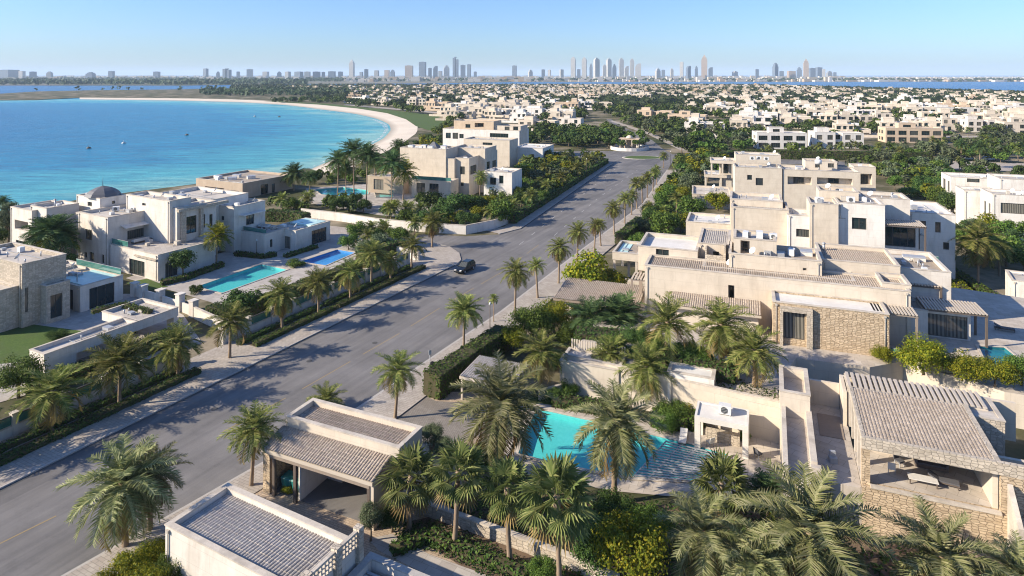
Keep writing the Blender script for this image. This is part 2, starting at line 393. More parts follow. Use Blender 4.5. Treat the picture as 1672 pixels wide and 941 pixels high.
class House:
    def __init__(s, name, label, cat, a, at, zb=0.0, group=None):
        """at: photo point of the base of the house, on level zb"""
        s.a = R(a); s.d2 = Vector((cos(s.a), -sin(s.a), 0)); s.d1 = Vector((sin(s.a), cos(s.a), 0))
        s.loc = P(at[0], at[1], zb) if not isinstance(at, Vector) else at
        s.zb = zb; s.root = empty(name, s.loc, -s.a, label, cat, group)
    def loc2(s, w): q = w - s.loc; return q.dot(s.d2), q.dot(s.d1)
    def rect(s, z, nl=None, nr=None, u=None, v=None):
        c = P(*(nl or nr), z)
        if not isinstance(u, tuple): lu = u
        else: lu = abs(solve_x(c, s.d2, u[1]))
        if not isinstance(v, tuple): lv = v
        elif v[0] == 'y': lv = abs(solve_y(c, s.d1, v[1]))
        else: lv = abs(solve_x(c, s.d1, v[1]))
        if nr: c = c - s.d2 * lu
        return c, lu, lv
    def W(s, u, v, z): return s.loc + s.d2 * u + s.d1 * v + Vector((0, 0, z - s.loc.z))
    def block(s, z1, z0=None, nl=None, nr=None, u=None, v=None, uv=None, wall=CREAM, roof=ROOFP, par=.6, th=.28, wins=(), rooft=None, clut=True, cop=COPING, rib='v', nm='wall'):
        z0 = s.zb if z0 is None else z0
        if uv: u0, v0, w, d = uv; c = s.W(u0, v0, z1)
        else:
            c, w, d = s.rect(z1, nl, nr, u, v); u0, v0 = s.loc2(c)
        dz = -s.zb
        ops = {'S': [], 'N': [], 'E': [], 'W': []}
        for wi in wins:
            fc, x0, y0, x1, y1 = wi[:5]; kind = wi[5] if len(wi) > 5 else 'w'
            O = c if fc in 'SW' else (c + s.d2 * w if fc == 'E' else c + s.d1 * d)
            dr = s.d2 if fc in 'SN' else s.d1; L = w if fc in 'SN' else d
            if kind.endswith('m'):      # metres: s0, za, s1, zb
                sa, za, sb, zb_ = x0, y0, x1, y1; kind = kind[:-1]
            else:
                sa, sb = sorted((solve_x(O, dr, x0), solve_x(O, dr, x1)))
                Y = (O + dr * (sa + sb) / 2).y
                zb_ = EYE - (y0 - HZ) * Y / F; za = EYE - (y1 - HZ) * Y / F
            sa, sb = max(.12, sa), min(L - .12, sb); za, zb_ = max(z0 + .02, za), min(z1 - .15, zb_)
            if sb - sa > .25 and zb_ - za > .25: ops[fc].append((sa, sb, za, zb_, kind))
        mb = MB(); parts = []
        for fc in 'SENW':
            if fc == 'S': q = lambda a, z, e: (u0 + a, v0 + e, z + dz)
            elif fc == 'N': q = lambda a, z, e: (u0 + a, v0 + d - e, z + dz)
            elif fc == 'E': q = lambda a, z, e: (u0 + w - e, v0 + a, z + dz)
            else: q = lambda a, z, e: (u0 + e, v0 + a, z + dz)
            L = w if fc in 'SN' else d
            ss = sorted({0, L} | {k for o in ops[fc] for k in o[:2]}); zs = sorted({z0, z1} | {k for o in ops[fc] for k in o[2:4]})
            flip = fc in 'NW'
            for i in range(len(ss) - 1):
                for j in range(len(zs) - 1):
                    ms, mz = (ss[i] + ss[i + 1]) / 2, (zs[j] + zs[j + 1]) / 2
                    if any(o[0] < ms < o[1] and o[2] < mz < o[3] for o in ops[fc]): continue
                    p = [q(ss[i], zs[j], 0), q(ss[i + 1], zs[j], 0), q(ss[i + 1], zs[j + 1], 0), q(ss[i], zs[j + 1], 0)]
                    mb.poly(p[::-1] if flip else p)
            for (sa, sb, za, zb_, kind) in ops[fc]:
                dep = {'n': 1.6, 'p': 2.6}.get(kind, .22); dep = min(dep, (d if fc in 'SN' else w) * .6)
                for (a0, b0, a1, b1) in ((sa, za, sb, za), (sb, za, sb, zb_), (sb, zb_, sa, zb_), (sa, zb_, sa, za)):
                    mb.poly([q(a0, b0, 0), q(a1, b1, 0), q(a1, b1, dep), q(a0, b0, dep)])
                if kind in 'np':
                    mb.poly([q(sa, za, dep), q(sb, za, dep), q(sb, zb_, dep), q(sa, zb_, dep)])
                    ww = min(2.4, (sb - sa) * .6); m0 = (sa + sb) / 2
                    parts.append(('window', q, m0 - ww / 2, m0 + ww / 2, za + .1, min(zb_ - .3, za + 2.4), dep - .12, 'g'))
                else: parts.append(('door' if kind == 'd' else 'window', q, sa, sb, za, zb_, dep, kind))
        z1l, z0l = z1 + dz, z0 + dz
        if par > 0:
            zr = z1l - par; a, b = u0 + th, u0 + w - th; e, f = v0 + th, v0 + d - th
            for p, r in (((a, e), (b, e)), ((b, e), (b, f)), ((b, f), (a, f)), ((a, f), (a, e))):
                mb.poly([(*p, zr), (*r, zr), (*r, z1l), (*p, z1l)])
            o_ = .05; t1 = z1l + .09
            mb.box(u0 - o_, u0 + w + o_, v0 - o_, v0 + th + .03, z1l, t1, 1)
            mb.box(u0 - o_, u0 + w + o_, v0 + d - th - .03, v0 + d + o_, z1l, t1, 1)
            mb.box(u0 - o_, u0 + th + .03, v0 + th + .03, v0 + d - th - .03, z1l, t1, 1)
            mb.box(u0 + w - th - .03, u0 + w + o_, v0 + th + .03, v0 + d - th - .03, z1l, t1, 1)
        else:
            zr = z1l; th = 0; a, b, e, f = u0, u0 + w, v0, v0 + d
        wo = mb.build(nm, [wall, cop], s.root, uv=True)
        rb = MB()
        if rooft == 'tile': tile_sheet(rb, a, e, b - a, f - e, zr + .02, zr + .02, along=rib)
        else: rb.poly([(a, e, zr), (b, e, zr), (b, f, zr), (a, f, zr)])
        rb.build('roof', roof, s.root, uv=(rooft != 'tile'))
        if clut and par > 0 and rooft is None and w * d > 22 and c.y < 260 and min(w, d) > 2.6: s.clutter(a, b, e, f, zr)
        for nm_, q, sa, sb, za, zb_, dep, kind in parts:
            s.window(nm_, q, sa, sb, za, zb_, dep, kind)
        s.last = dict(u0=u0, v0=v0, w=w, d=d, z1=z1, zr=z1 - par)
        if z1l - z0l > 3.5 and c.y < 150 and w > 3 and z0 <= s.zb + .1 and par > 0:
            for k in range(1 + (w > 9)):
                u = u0 + (.35 if k == 0 else w - .4)
                if not any(o[0] - .2 < u - u0 < o[1] + .2 for o in ops['S']):
                    m = MB(); m.tube([(u, v0 - .07, z0l + .1), (u, v0 - .07, z1l - .35)], [.05, .05], 6); m.box(u - .13, u + .13, v0 - .16, v0 - .004, z1l - .35, z1l - .15); m.build('downpipe', DECKL0, s.root)
        block_poly([c, c + s.d2 * w, c + s.d2 * w + s.d1 * d, c + s.d1 * d])
        return s.last
    def clutter(s, a, b, e, f, z):
        rng = random.Random(int(a * 7 + e * 13 + z * 29 + s.loc.x)); big = min(1.0, (b - a) * (f - e) / 60)
        X = lambda m=.7: rng.uniform(a + m, b - m); Y = lambda m=.7: rng.uniform(e + m, f - m)
        for _ in range(1 + int(2 * big)):
            x, y = X(), Y(); m = MB(); m.tube([(x, y, z), (x, y, z + rng.uniform(.3, .8))], [.09, .09], 8); m.build('roof_pipe', METAL, s.root)
        for _ in range(1 + int(2 * big)):
            x, y, w_, d_, h_ = X(1), Y(1), rng.uniform(.5, 1.3), rng.uniform(.4, .9), rng.uniform(.25, .8); m = MB(); m.box(x - w_ / 2, x + w_ / 2, y - d_ / 2, y + d_ / 2, z + .1, z + h_ + .1); m.box(x - w_ / 2 + .1, x - w_ / 2 + .2, y - d_ / 2, y + d_ / 2, z, z + .1); m.box(x + w_ / 2 - .2, x + w_ / 2 - .1, y - d_ / 2, y + d_ / 2, z, z + .1); m.build('roof_plant', rng.choice([WMETAL, METAL, DECKL0, METAL]), s.root)
        if big > .35:
            y0 = Y(); m = MB(); m.bar((a + .4, y0, z + .12), (b - .5, y0 + .01, z + .12), .07); x0 = X(); m.bar((x0, y0, z + .12), (x0 + .01, f - .4, z + .12), .07); m.build('pipe_run', METAL, s.root)
            m = MB(); px_, py_ = X(1.4), Y(1.2); pw, pd = min(rng.uniform(1.2, 3), b - px_ - .1), min(rng.uniform(1, 2.2), f - py_ - .1); m.poly([(px_, py_, z + .006), (px_ + pw, py_, z + .006), (px_ + pw, py_ + pd, z + .006), (px_, py_ + pd, z + .006)]); m.build('roof_patch', rng.choice([ROOFG, ROOFP, ROOFW]), s.root)
        if rng.random() < .5 * big + .1:
            x, y = X(), Y(); m = MB(); q = Vector((x, y, z + .8)); m.tube([(x, y, z), q], [.04, .04], 6); n = Vector((-.6, -.5, .6)).normalized(); m.tube([q, q + n * .06, q + n * .2], [.06, .3, .48], 12); m.build('dish', WMETAL, s.root)
    def window(s, nm, q, sa, sb, za, zb_, dep, kind):
        fm = MB(); t = .06 if s.loc.y < 110 else .09
        def bar(a0, a1, b0, b1, e0, e1):
            p = [q(a0, b0, e0), q(a1, b0, e0), q(a1, b0, e1), q(a0, b0, e1)]; r = [q(a0, b1, e0), q(a1, b1, e0), q(a1, b1, e1), q(a0, b1, e1)]
            fm.hexa(p, r)
        e0, e1 = dep - .07, dep - .005
        bar(sa + .003, sb - .003, za + .003, za + t, e0, e1); bar(sa + .003, sb - .003, zb_ - t, zb_ - .003, e0, e1)
        bar(sa + .003, sa + t, za + t, zb_ - t, e0, e1); bar(sb - t, sb - .003, za + t, zb_ - t, e0, e1)
        n = max(1, round((sb - sa) / (1.1 if kind == 'g' else .95))) if kind != 'd' else 1
        for i in range(1, n):
            c = sa + (sb - sa) * i / n; bar(c - t / 2.5, c + t / 2.5, za + t, zb_ - t, e0, e1)
        fo = fm.build(nm, FRAME, s.root)
        pm = MB(); pm.poly([q(sa + t, za + t, dep - .02), q(sb - t, za + t, dep - .02), q(sb - t, zb_ - t, dep - .02), q(sa + t, zb_ - t, dep - .02)])
        pm.build('leaf' if kind == 'd' else 'pane', DARKD if kind == 'd' else (GLASSG if kind == 'gg' else GLASS), fo)
    def pergola(s, uv, z, slat=SLAT, beam=WOOD, gap=.32, along='v', posts='all', thick=.1, zb=None, nm='pergola_roof', pw=.22):
        u0, v0, w, d = uv; zb = s.zb if zb is None else zb; dz = -s.zb; mb = MB()
        z += dz
        mb.box(u0, u0 + w, v0, v0 + .14, z - .24, z, 1); mb.box(u0, u0 + w, v0 + d - .14, v0 + d, z - .24, z, 1)
        mb.box(u0, u0 + .14, v0 + .14, v0 + d - .14, z - .24, z, 1); mb.box(u0 + w - .14, u0 + w, v0 + .14, v0 + d - .14, z - .24, z, 1)
        L = w if along == 'v' else d; n = max(2, int(L / gap))
        for i in range(n):
            c = (i + .5) * L / n
            if along == 'v': mb.box(u0 + c - gap * .29, u0 + c + gap * .29, v0 - .12, v0 + d + .12, z + .002, z + thick, 0)
            else: mb.box(u0 - .12, u0 + w + .12, v0 + c - gap * .29, v0 + c + gap * .29, z + .002, z + thick, 0)
        mb.build(nm, [slat, beam], s.root)
        P4 = [(u0 + .15, v0 + .15), (u0 + w - .15, v0 + .15), (u0 + w - .15, v0 + d - .15), (u0 + .15, v0 + d - .15)]
        if posts == 'all': posts = (0, 1, 2, 3)
        for k in posts:
            m2 = MB(); x, y = P4[k]; m2.box(x - pw / 2, x + pw / 2, y - pw / 2, y + pw / 2, zb + dz, z - .243)
            m2.build('post', beam, s.root)
    def part(s, nm, fn, mats, uv=True, parent=None):
        mb = MB(); fn(mb); return mb.build(nm, mats, parent or s.root, uv=uv)
    def rail(s, u0, v0, u1, v1, z, h=1.0, m=GLASSG, nm='glass_balustrade'):
        mb = MB(); a = Vector((u0, v0, z - s.zb)); b = Vector((u1, v1, z - s.zb)); hh = Vector((0, 0, h))
        mb.bar(a + hh * .5, b + hh * .5, .03, h, 0); mb.bar(a + hh, b + hh, .06, .05, 1)
        mb.build(nm, [m, METAL], s.root)

# ------------------------------------------------------------------ palms
def frond(mb, e0, az, L, bend, nl, lw, ll, m, rng, base=(0, 0, 0), dropy=.25):
    ca, sa = cos(az), sin(az); side = Vector((-sa, ca, 0))
    pts = []; p = Vector(base); N = 7
    for i in range(N + 1):
        t = i / N; e = e0 - bend * t ** 1.35
        pts.append((p.copy(), Vector((cos(e) * ca, cos(e) * sa, sin(e))), Vector((-sin(e) * ca, -sin(e) * sa, cos(e)))))
        p = p + pts[-1][1] * (L / N)
    for i in range(N):
        a, b = pts[i][0], pts[i + 1][0]; r0, r1 = .035 * (1 - i / N) + .008, .035 * (1 - (i + 1) / N) + .008
        mb.poly([a - side * r0, a + side * r0, b + side * r1, b - side * r1], m)
    for k in range(nl):
        t = .13 + .87 * (k + .5) / nl; x = t * N; i = min(N - 1, int(x)); fr = x - i
        q = pts[i][0].lerp(pts[i + 1][0], fr); d, up = pts[i][1], pts[i][2]
        l = ll * (.35 + .75 * sin(pi * min(1, .18 + t * .78))) * rng.uniform(.85, 1.12)
        for sg in (-1, 1):
            tip = q + (d * rng.uniform(.5, .8) + side * sg * rng.uniform(.65, .95) + up * rng.uniform(.1, .45)).normalized() * l + Vector((0, 0, -dropy * l * rng.uniform(.5, 1.4)))
            w = d * lw
            mid = q.lerp(tip, .5) + up * (.05 * l)
            mb.poly([q - w * .6, q + w * .6, mid + w, tip, mid - w], m)
def date_crown(seed, n=42, L=1.0, nl=24, lw=.014, ll=.27, droop=0.0, mats=(PALM, PALMY), low=-45, old=4):
    rng = random.Random(seed); mb = MB()
    for i in range(n):
        t = (i + .5) / n
        e = R(84 - (84 - low) * t ** .85) + rng.uniform(-.1, .1)
        az = i * 2.39996 + rng.uniform(-.15, .15)
        l = L * rng.uniform(.82, 1.05) * (.8 if i < 6 else 1)
        frond(mb, e, az, l, R(38 + 34 * t + droop) * rng.uniform(.8, 1.2), nl, lw, ll, 1 if i >= n - old else 0, rng)
    # boots round the heart of the crown
    mb.tube([(0, 0, -.16), (0, 0, -.04), (0, 0, .06)], [.075, .10, .05], 8, 2)
    return mb.data('palm_crown', [*mats, TRUNK])
def fan_crown(seed, n=34, L=1.0):
    rng = random.Random(seed); mb = MB()
    for i in range(n):
        t = (i + .5) / n; e = R(80 - 132 * t ** .9) + rng.uniform(-.12, .12); az = i * 2.39996 + rng.uniform(-.2, .2)
        d = Vector((cos(e) * cos(az), cos(e) * sin(az), sin(e))); side = Vector((-sin(az), cos(az), 0)); up = side.cross(d) * -1
        if up.z < 0: up = -up
        pl = L * rng.uniform(.42, .58); q = d * pl + Vector((0, 0, -.06 * t))
        mb.poly([side * -.012, side * .012, q + side * .01, q - side * .01], 0)
        m = 1 if i >= n - 5 else 0
        fl = L * rng.uniform(.46, .58)
        for k in range(17):
            a = R(-118 + 236 * k / 16); dd = d * cos(a) + side * sin(a)
            dd = (dd + up * (.16 * cos(2 * a)) - Vector((0, 0, .16 + .12 * t))).normalized()
            l = fl * (1 - .25 * abs(a) / R(118)) * rng.uniform(.9, 1.05); tip = q + dd * l - Vector((0, 0, .12 * l))
            pw = dd.cross(up).normalized() * (.032 * L); mid = q + dd * l * .55
            mb.poly([q, mid - pw + up * .012, tip, mid + pw - up * .012], m)
    mb.tube([(0, 0, -.3), (0, 0, -.1), (0, 0, .03)], [.07, .11, .05], 8, 2)
    return mb.data('palm_crown', [FAN, PALMY, TRUNK])
def trunk_data(seed, r=.17, lean=.05):
    rng = random.Random(seed); mb = MB(); N = 22; pts = []; rad = []
    ax, ay = rng.uniform(-lean, lean), rng.uniform(-lean, lean)
    for i in range(N + 1):
        t = i / N; pts.append((ax * sin(pi * t), ay * sin(pi * t), t))
        rad.append(r * (1.25 - .4 * min(1, t * 4) * .7 + (.10 if i % 2 else 0) + (.25 * max(0, t - .85) / .15)))
    mb.tube(pts, rad, 9, 0); return mb.data('palm_trunk', [TRUNK])
PAL = {
 'date': [date_crown(s, n, old=o, lw=.0125, ll=.25, droop=dr, low=lo) for s, n, o, dr, lo in ((1, 42, 5, 0, -45), (2, 36, 9, 8, -55), (3, 48, 3, -4, -35), (4, 40, 6, 12, -62), (5, 32, 4, 4, -30), (6, 46, 12, 10, -68))],
 'dark': [date_crown(s, 46, nl=20, ll=.3, mats=(PALMD, PALM), low=-35, old=6) for s in (11, 12)],
 'silver': [date_crown(s, 43, nl=34, lw=.0095, ll=.22, droop=10, mats=(PALMS, PALMY), low=-62, old=6) for s in (21, 22, 23)],
 'bushy': [date_crown(s, 40, nl=18, lw=.022, ll=.36, mats=(PALMD, LEAFY), low=-20, old=2) for s in (31, 32)],
 'yellow': [date_crown(s, 34, nl=18, lw=.02, ll=.3, mats=(LEAFY, PALM), low=-30, old=10) for s in (41,)],
 'fan': [fan_crown(s) for s in (51, 52, 53)],
 'far': [date_crown(s, 30, nl=11, lw=.035, ll=.3, mats=(PALM, PALMD), low=-40, old=6) for s in (61, 62, 63)],
}
TRK = [trunk_data(s) for s in (1, 2, 3)]
_pc = [0]
def palm(x, yb, yc, r, kind='date', label=None, group=None, zb=0.0, tr=1.0, name='date_palm', world=None, h=None):
    """(x, yb): photo point of the foot; yc: photo row of the crown's heart; r: crown reach in photo pixels (metres if world)"""
    if world is None:
        b = P(x, yb, zb); s = b.y / F; h = (yb - yc) * s; rr = r * s
    else: b = Vector(world); rr = r
    _pc[0] += 1; k = _pc[0]; rng = random.Random(k * 77)
    root = empty(name, b, rng.uniform(0, 6.28), label, 'palm tree', group)
    root.rotation_euler.x = R(rng.uniform(-3.2, 3.2)); root.rotation_euler.y = R(rng.uniform(-3.2, 3.2)); rr *= rng.uniform(.9, 1.08)
    t = bpy.data.objects.new('trunk', TRK[k % 3]); COL.objects.link(t); t.parent = root; t.scale = (tr, tr, h); 
    c = bpy.data.objects.new('crown', PAL[kind][k % len(PAL[kind])]); COL.objects.link(c); c.parent = root
    c.location = (0, 0, h); c.scale = (rr, rr, rr * rng.uniform(.92, 1.06))
    block_poly([(b.x - .6, b.y - .6), (b.x + .6, b.y - .6), (b.x + .6, b.y + .6), (b.x - .6, b.y + .6)])
    return root

# ------------------------------------------------------------------ broad-leaved trees, bushes, hedges
def leafquad(mb, p, n, s, rng, m=0):
    n = n.normalized(); t = n.cross(Vector((rng.uniform(-1, 1), rng.uniform(-1, 1), rng.uniform(-1, 1)))).normalized(); b = n.cross(t)
    a = s * rng.uniform(.7, 1.25); c = a * rng.uniform(.5, .8)
    mb.poly([p - t * a, p - b * c + n * .1 * a, p + t * a, p + b * c + n * .1 * a], m)
def crown_data(seed, nq, size, mat, lobes=13, flat=.8, name='tree_crown'):
    rng = random.Random(seed); mb = MB(); cs = []
    for i in range(lobes):
        a = i * 2.4 + rng.uniform(-.4, .4); z = rng.uniform(-.55, .75); r = .62 * math.sqrt(max(0, 1 - z * z)) * rng.uniform(.6, 1.1)
        cs.append((Vector((cos(a) * r, sin(a) * r, z * .62 * flat)), rng.uniform(.26, .46)))
    for k in range(nq):
        c, r = cs[k % lobes]
        d = Vector((rng.gauss(0, 1), rng.gauss(0, 1), rng.gauss(0, 1) + .15)).normalized()
        p = c + Vector((d.x, d.y, d.z * .85)) * r * (rng.uniform(.55, 1.0) if rng.random() < .8 else rng.uniform(1, 1.25))
        leafquad(mb, p, d + Vector((rng.uniform(-.8, .8), rng.uniform(-.8, .8), rng.uniform(-.3, .9))), size, rng)
    return mb.data(name, [mat])
def limb_data(seed):
    rng = random.Random(seed); mb = MB()
    mb.tube([(0, 0, 0), (rng.uniform(-.03, .03), .02, .3), (0, rng.uniform(-.04, .04), .6)], [.075, .055, .045], 7)
    for i in range(5):
        a = i * 1.26 + rng.uniform(-.3, .3); q = Vector((cos(a), sin(a), 0))
        mb.tube([(0, 0, .5), q * .2 + Vector((0, 0, .72)), q * .42 + Vector((0, 0, 1.0))], [.035, .025, .01], 5)
    return mb.data('tree_trunk', [BARK])
TREEC = {}
for k_, m_, in (('mid', LEAF), ('dark', LEAFD), ('grey', LEAFG), ('yellow', LEAFY)):
    TREEC[k_] = [crown_data(s, 2600, .062, m_) for s in (1, 2, 3)]
    TREEC[k_ + '_near'] = [crown_data(s, 9000, .034, m_, 22) for s in (14, 15, 16)]
    TREEC[k_ + '_far'] = [crown_data(s, 620, .12, m_, 9) for s in (5, 6, 7)]
LIMB = [limb_data(s) for s in (1, 2)]
_tc = [0]
def tree(x, yb, h, r, kind='mid', label=None, group=None, zb=0.0, name='shade_tree', world=None, cat='tree', px=True):
    """h, r: height and crown half width, photo pixels (metres if world or px False)"""
    if world is None:
        b = P(x, yb, zb); s = b.y / F if px else 1; h, r = h * s, r * s
    else: b = Vector(world)
    _tc[0] += 1; k = _tc[0]; rng = random.Random(k * 31)
    if b.y > 190: kind += '_far'
    elif b.y < 90: kind += '_near'
    root = empty(name, b, rng.uniform(0, 6.28), label, cat, group)
    cz = min(r * .8, h * .5)
    if name != 'bush':
        t = bpy.data.objects.new('trunk', LIMB[k % 2]); COL.objects.link(t); t.parent = root
        hh = max(.4, h - cz * .9); t.scale = (min(hh, r * 1.2),) * 2 + (hh,)
    c = bpy.data.objects.new('crown' if name != 'bush' else 'foliage', TREEC[kind][k % 3]); COL.objects.link(c); c.parent = root
    c.location = (0, 0, h - cz * .95 if name != 'bush' else h * .45); c.scale = (r * 1.05, r * rng.uniform(.92, 1.1), cz * 1.3 if name != 'bush' else h * .75)
    return root
TWIGS = speckle('inner_twigs', (.05, .045, .025), (.09, .08, .04), 8)
def hedge(pts, w, h, label, z=0.0, core=.1, mat=HEDGE, dens=34, s=.13, px=True, name='clipped_hedge', cat='hedge', group=None, soft=.12):
    W = [P(x, y, z) if px else Vector((x, y, z)) for x, y in pts]
    rng = random.Random(int(abs(W[0].x * 13 + W[0].y * 7)))
    o = W[0].copy(); W = [p - o for p in W]
    mb = MB()
    far = o.y
    if far > 95: dens, s = dens * .5, s * 1.45
    if far > 160: dens, s = dens * .5, s * 1.4
    for i in range(len(W) - 1):
        a, b = W[i], W[i + 1]; d = (b - a); L = d.length; d.normalize(); n = Vector((-d.y, d.x, 0)); k = core
        hw = w / 2 - k
        mb.hexa([a - n * hw, b - n * hw, b + n * hw, a + n * hw], [p + Vector((0, 0, h - k)) for p in (a - n * hw, b - n * hw, b + n * hw, a + n * hw)], 1)
        for side, area in ((0, L * h), (1, L * h), (2, L * w), (3, w * h), (4, w * h)):
            for _ in range(int(area * dens)):
                t, u = rng.random(), rng.random()
                if side == 0: p = a + d * t * L + n * (w / 2) + Vector((0, 0, u * h)); nn = n
                elif side == 1: p = a + d * t * L - n * (w / 2) + Vector((0, 0, u * h)); nn = -n
                elif side == 2: p = a + d * t * L + n * (u - .5) * w + Vector((0, 0, h)); nn = Vector((0, 0, 1))
                elif side == 3: p = a + n * (t - .5) * w + Vector((0, 0, u * h)); nn = -d
                else: p = b + n * (t - .5) * w + Vector((0, 0, u * h)); nn = d
                bulge = (sin(t * L * 1.7) + sin(t * L * .63 + 1)) * soft * .5
                p = p + nn * (rng.uniform(-.1, .06) + bulge)
                leafquad(mb, p, nn + Vector((rng.uniform(-.9, .9), rng.uniform(-.9, .9), rng.uniform(-.4, .9))), s, rng)
    ob = mb.build(name, [mat, TWIGS]); ob.location = o; tag(ob, label, cat, group)
    return ob
def bed(name, pts, label, z=0.0, h=.4, mat=COVER, dens=26, s=.12, px=True):
    """low planting: what nobody could count"""
    W = [P(x, y, z) if px else Vector((x, y, z)) for x, y in pts]
    xs = [p.x for p in W]; ys = [p.y for p in W]; rng = random.Random(int(xs[0] * 11)); mb = MB(); pl = [(p.x, p.y) for p in W]
    A = (max(xs) - min(xs)) * (max(ys) - min(ys)); d = min(ys)
    if d > 90: dens, s = dens * .5, s * 1.5
    for _ in range(int(A * dens)):
        x, y = rng.uniform(min(xs), max(xs)), rng.uniform(min(ys), max(ys))
        if not inpoly(x, y, pl): continue
        hh = h * (.55 + .45 * sin(x * 2.1) * sin(y * 1.7)) 
        leafquad(mb, Vector((x, y, z + rng.uniform(.1, 1) * hh)), Vector((rng.uniform(-.8, .8), rng.uniform(-.8, .8), 1)), s, rng)
    return tag(mb.build(name, mat), label, 'planting', None, 'stuff')
# ------------------------------------------------------------------ sky, sun, air, camera
nt = world.node_tree; SKYTINT = (.50, .67, .96, 1)
bg = nt.nodes['Background']; sky = nt.nodes.new('ShaderNodeTexSky'); sky.sky_type = 'NISHITA'; sky.sun_disc = False
sky.sun_elevation = R(SUN_EL); sky.sun_rotation = math.atan2(TO_SUN.x, TO_SUN.y)
sky.altitude = 30; sky.air_density = 1.0; sky.dust_density = .7; sky.ozone_density = 2.5
tint = nt.nodes.new('ShaderNodeMix'); tint.data_type = 'RGBA'; tint.blend_type = 'MULTIPLY'; tint.inputs[0].default_value = 1; tint.inputs[7].default_value = SKYTINT
nt.links.new(sky.outputs[0], tint.inputs[6]); nt.links.new(tint.outputs[2], bg.inputs[0]); bg.inputs[1].default_value = .12
sl = bpy.data.lights.new('sun', 'SUN'); sl.energy = 5.0; sl.angle = R(.5); sl.color = (1, .88, .71)
so = bpy.data.objects.new('sun', sl); COL.objects.link(so); so.rotation_euler = TO_SUN.to_track_quat('Z', 'Y').to_euler(); so.location = (-200, -40, 150)
cam = bpy.data.cameras.new('camera'); co = bpy.data.objects.new('camera', cam); COL.objects.link(co)
co.location = (0, 0, EYE); co.rotation_euler = (R(90), 0, 0)
cam.sensor_width = 36; cam.lens = 36 * F / 1672; cam.shift_y = -(470.5 - HZ) / 1672; cam.clip_end = 200000; cam.clip_start = .5
scene.camera = co
vs = scene.view_settings; vs.view_transform = 'Standard'; vs.look = 'None'; vs.exposure = 0.82; vs.gamma = 1; vs.use_curve_mapping = False
cy = scene.cycles; cy.max_bounces = 5; cy.diffuse_bounces = 3; cy.glossy_bounces = 2; cy.transmission_bounces = 2; cy.transparent_max_bounces = 12; cy.volume_bounces = 1
cy.filter_width = 1.1; cy.caustics_reflective = cy.caustics_refractive = False; cy.sample_clamp_indirect = 6

def haze():
    mb = MB(); mb.box(-42000, 42000, -300, 42000, -3, 240)
    m = bpy.data.materials.new('air'); m.use_nodes = True; t = m.node_tree; t.nodes.remove(t.nodes['Principled BSDF'])
    v = t.nodes.new('ShaderNodeVolumePrincipled'); v.inputs['Color'].default_value = (.72, .87, 1, 1); v.inputs['Density'].default_value = HAZE; v.inputs['Anisotropy'].default_value = 0.0
    t.links.new(v.outputs[0], t.nodes['Material Output'].inputs['Volume'])
    tag(mb.build('haze', m), None, None, None, 'stuff')
HAZE = 7e-5
haze()

# ------------------------------------------------------------------ materials of the setting
def land_mat():
    m, nt, b = base('dry_land', .95, .15)
    o = coords(nt)
    n1 = noise(nt, o, .045, 6, .65); n2 = noise(nt, o, 1.4, 5, .7)
    c = ramp(nt, n1, [(.36, (.045, .06, .02)), (.50, (.11, .10, .055)), (.62, (.30, .25, .18))])
    c = mixc(nt, .5, c, ramp(nt, n2, [(.3, (.6, .6, .55)), (.7, (1, 1, 1))]), 'MULTIPLY')
    link(nt, c, b.inputs['Base Color']); bump(nt, b, n2, .5, .06); return m
def asphalt_mat():
    m, nt, b = base('asphalt', .8, .3)
    o = coords(nt); r = coords(nt, 'Object', (1, 1, 1), R(27))
    st = coords(nt, 'Object', (1, 1, 1), R(-62.7)); 
    n1 = noise(nt, o, .12, 5, .6); n2 = noise(nt, o, 14, 4, .7)
    mp = nt.nodes.new('ShaderNodeMapping'); mp.inputs['Scale'].default_value = (.9, .035, 1); link(nt, r, mp.inputs[0])
    n3 = noise(nt, mp.outputs[0], 1.0, 5, .6)
    c = ramp(nt, n1, [(.35, (.155, .148, .142)), (.65, (.215, .205, .197))])
    c = mixc(nt, .6, c, ramp(nt, n3, [(.33, (.60, .60, .61)), (.65, (1.1, 1.08, 1.06))]), 'MULTIPLY')
    vo = node(nt, 'ShaderNodeTexVoronoi', Scale=.11, Randomness=.9); vo.distance = 'CHEBYCHEV'
    mq = nt.nodes.new('ShaderNodeMapping'); mq.inputs['Scale'].default_value = (1.0, .35, 1); link(nt, r, mq.inputs[0]); link(nt, mq.outputs[0], vo.inputs['Vector'])
    sc_ = nt.nodes.new('ShaderNodeSeparateColor'); link(nt, vo.outputs['Color'], sc_.inputs[0])
    c = mixc(nt, 1.0, c, ramp(nt, sc_.outputs[0], [(.0, (1.06, 1.05, 1.04)), (.45, (1, 1, 1)), (.80, (.97, .97, .97)), (.86, (.80, .80, .81))]), 'MULTIPLY')
    n5 = noise(nt, o, .55, 6, .75)
    c = mixc(nt, .5, c, ramp(nt, n5, [(.30, (.70, .69, .69)), (.46, (1, 1, 1)), (.75, (1.08, 1.06, 1.03))]), 'MULTIPLY')
    c = mixc(nt, .35, c, ramp(nt, n2, [(.3, (.7, .7, .7)), (.7, (1.2, 1.2, 1.2))]), 'MULTIPLY')
    link(nt, c, b.inputs['Base Color']); bump(nt, b, n2, .25, .01); return m
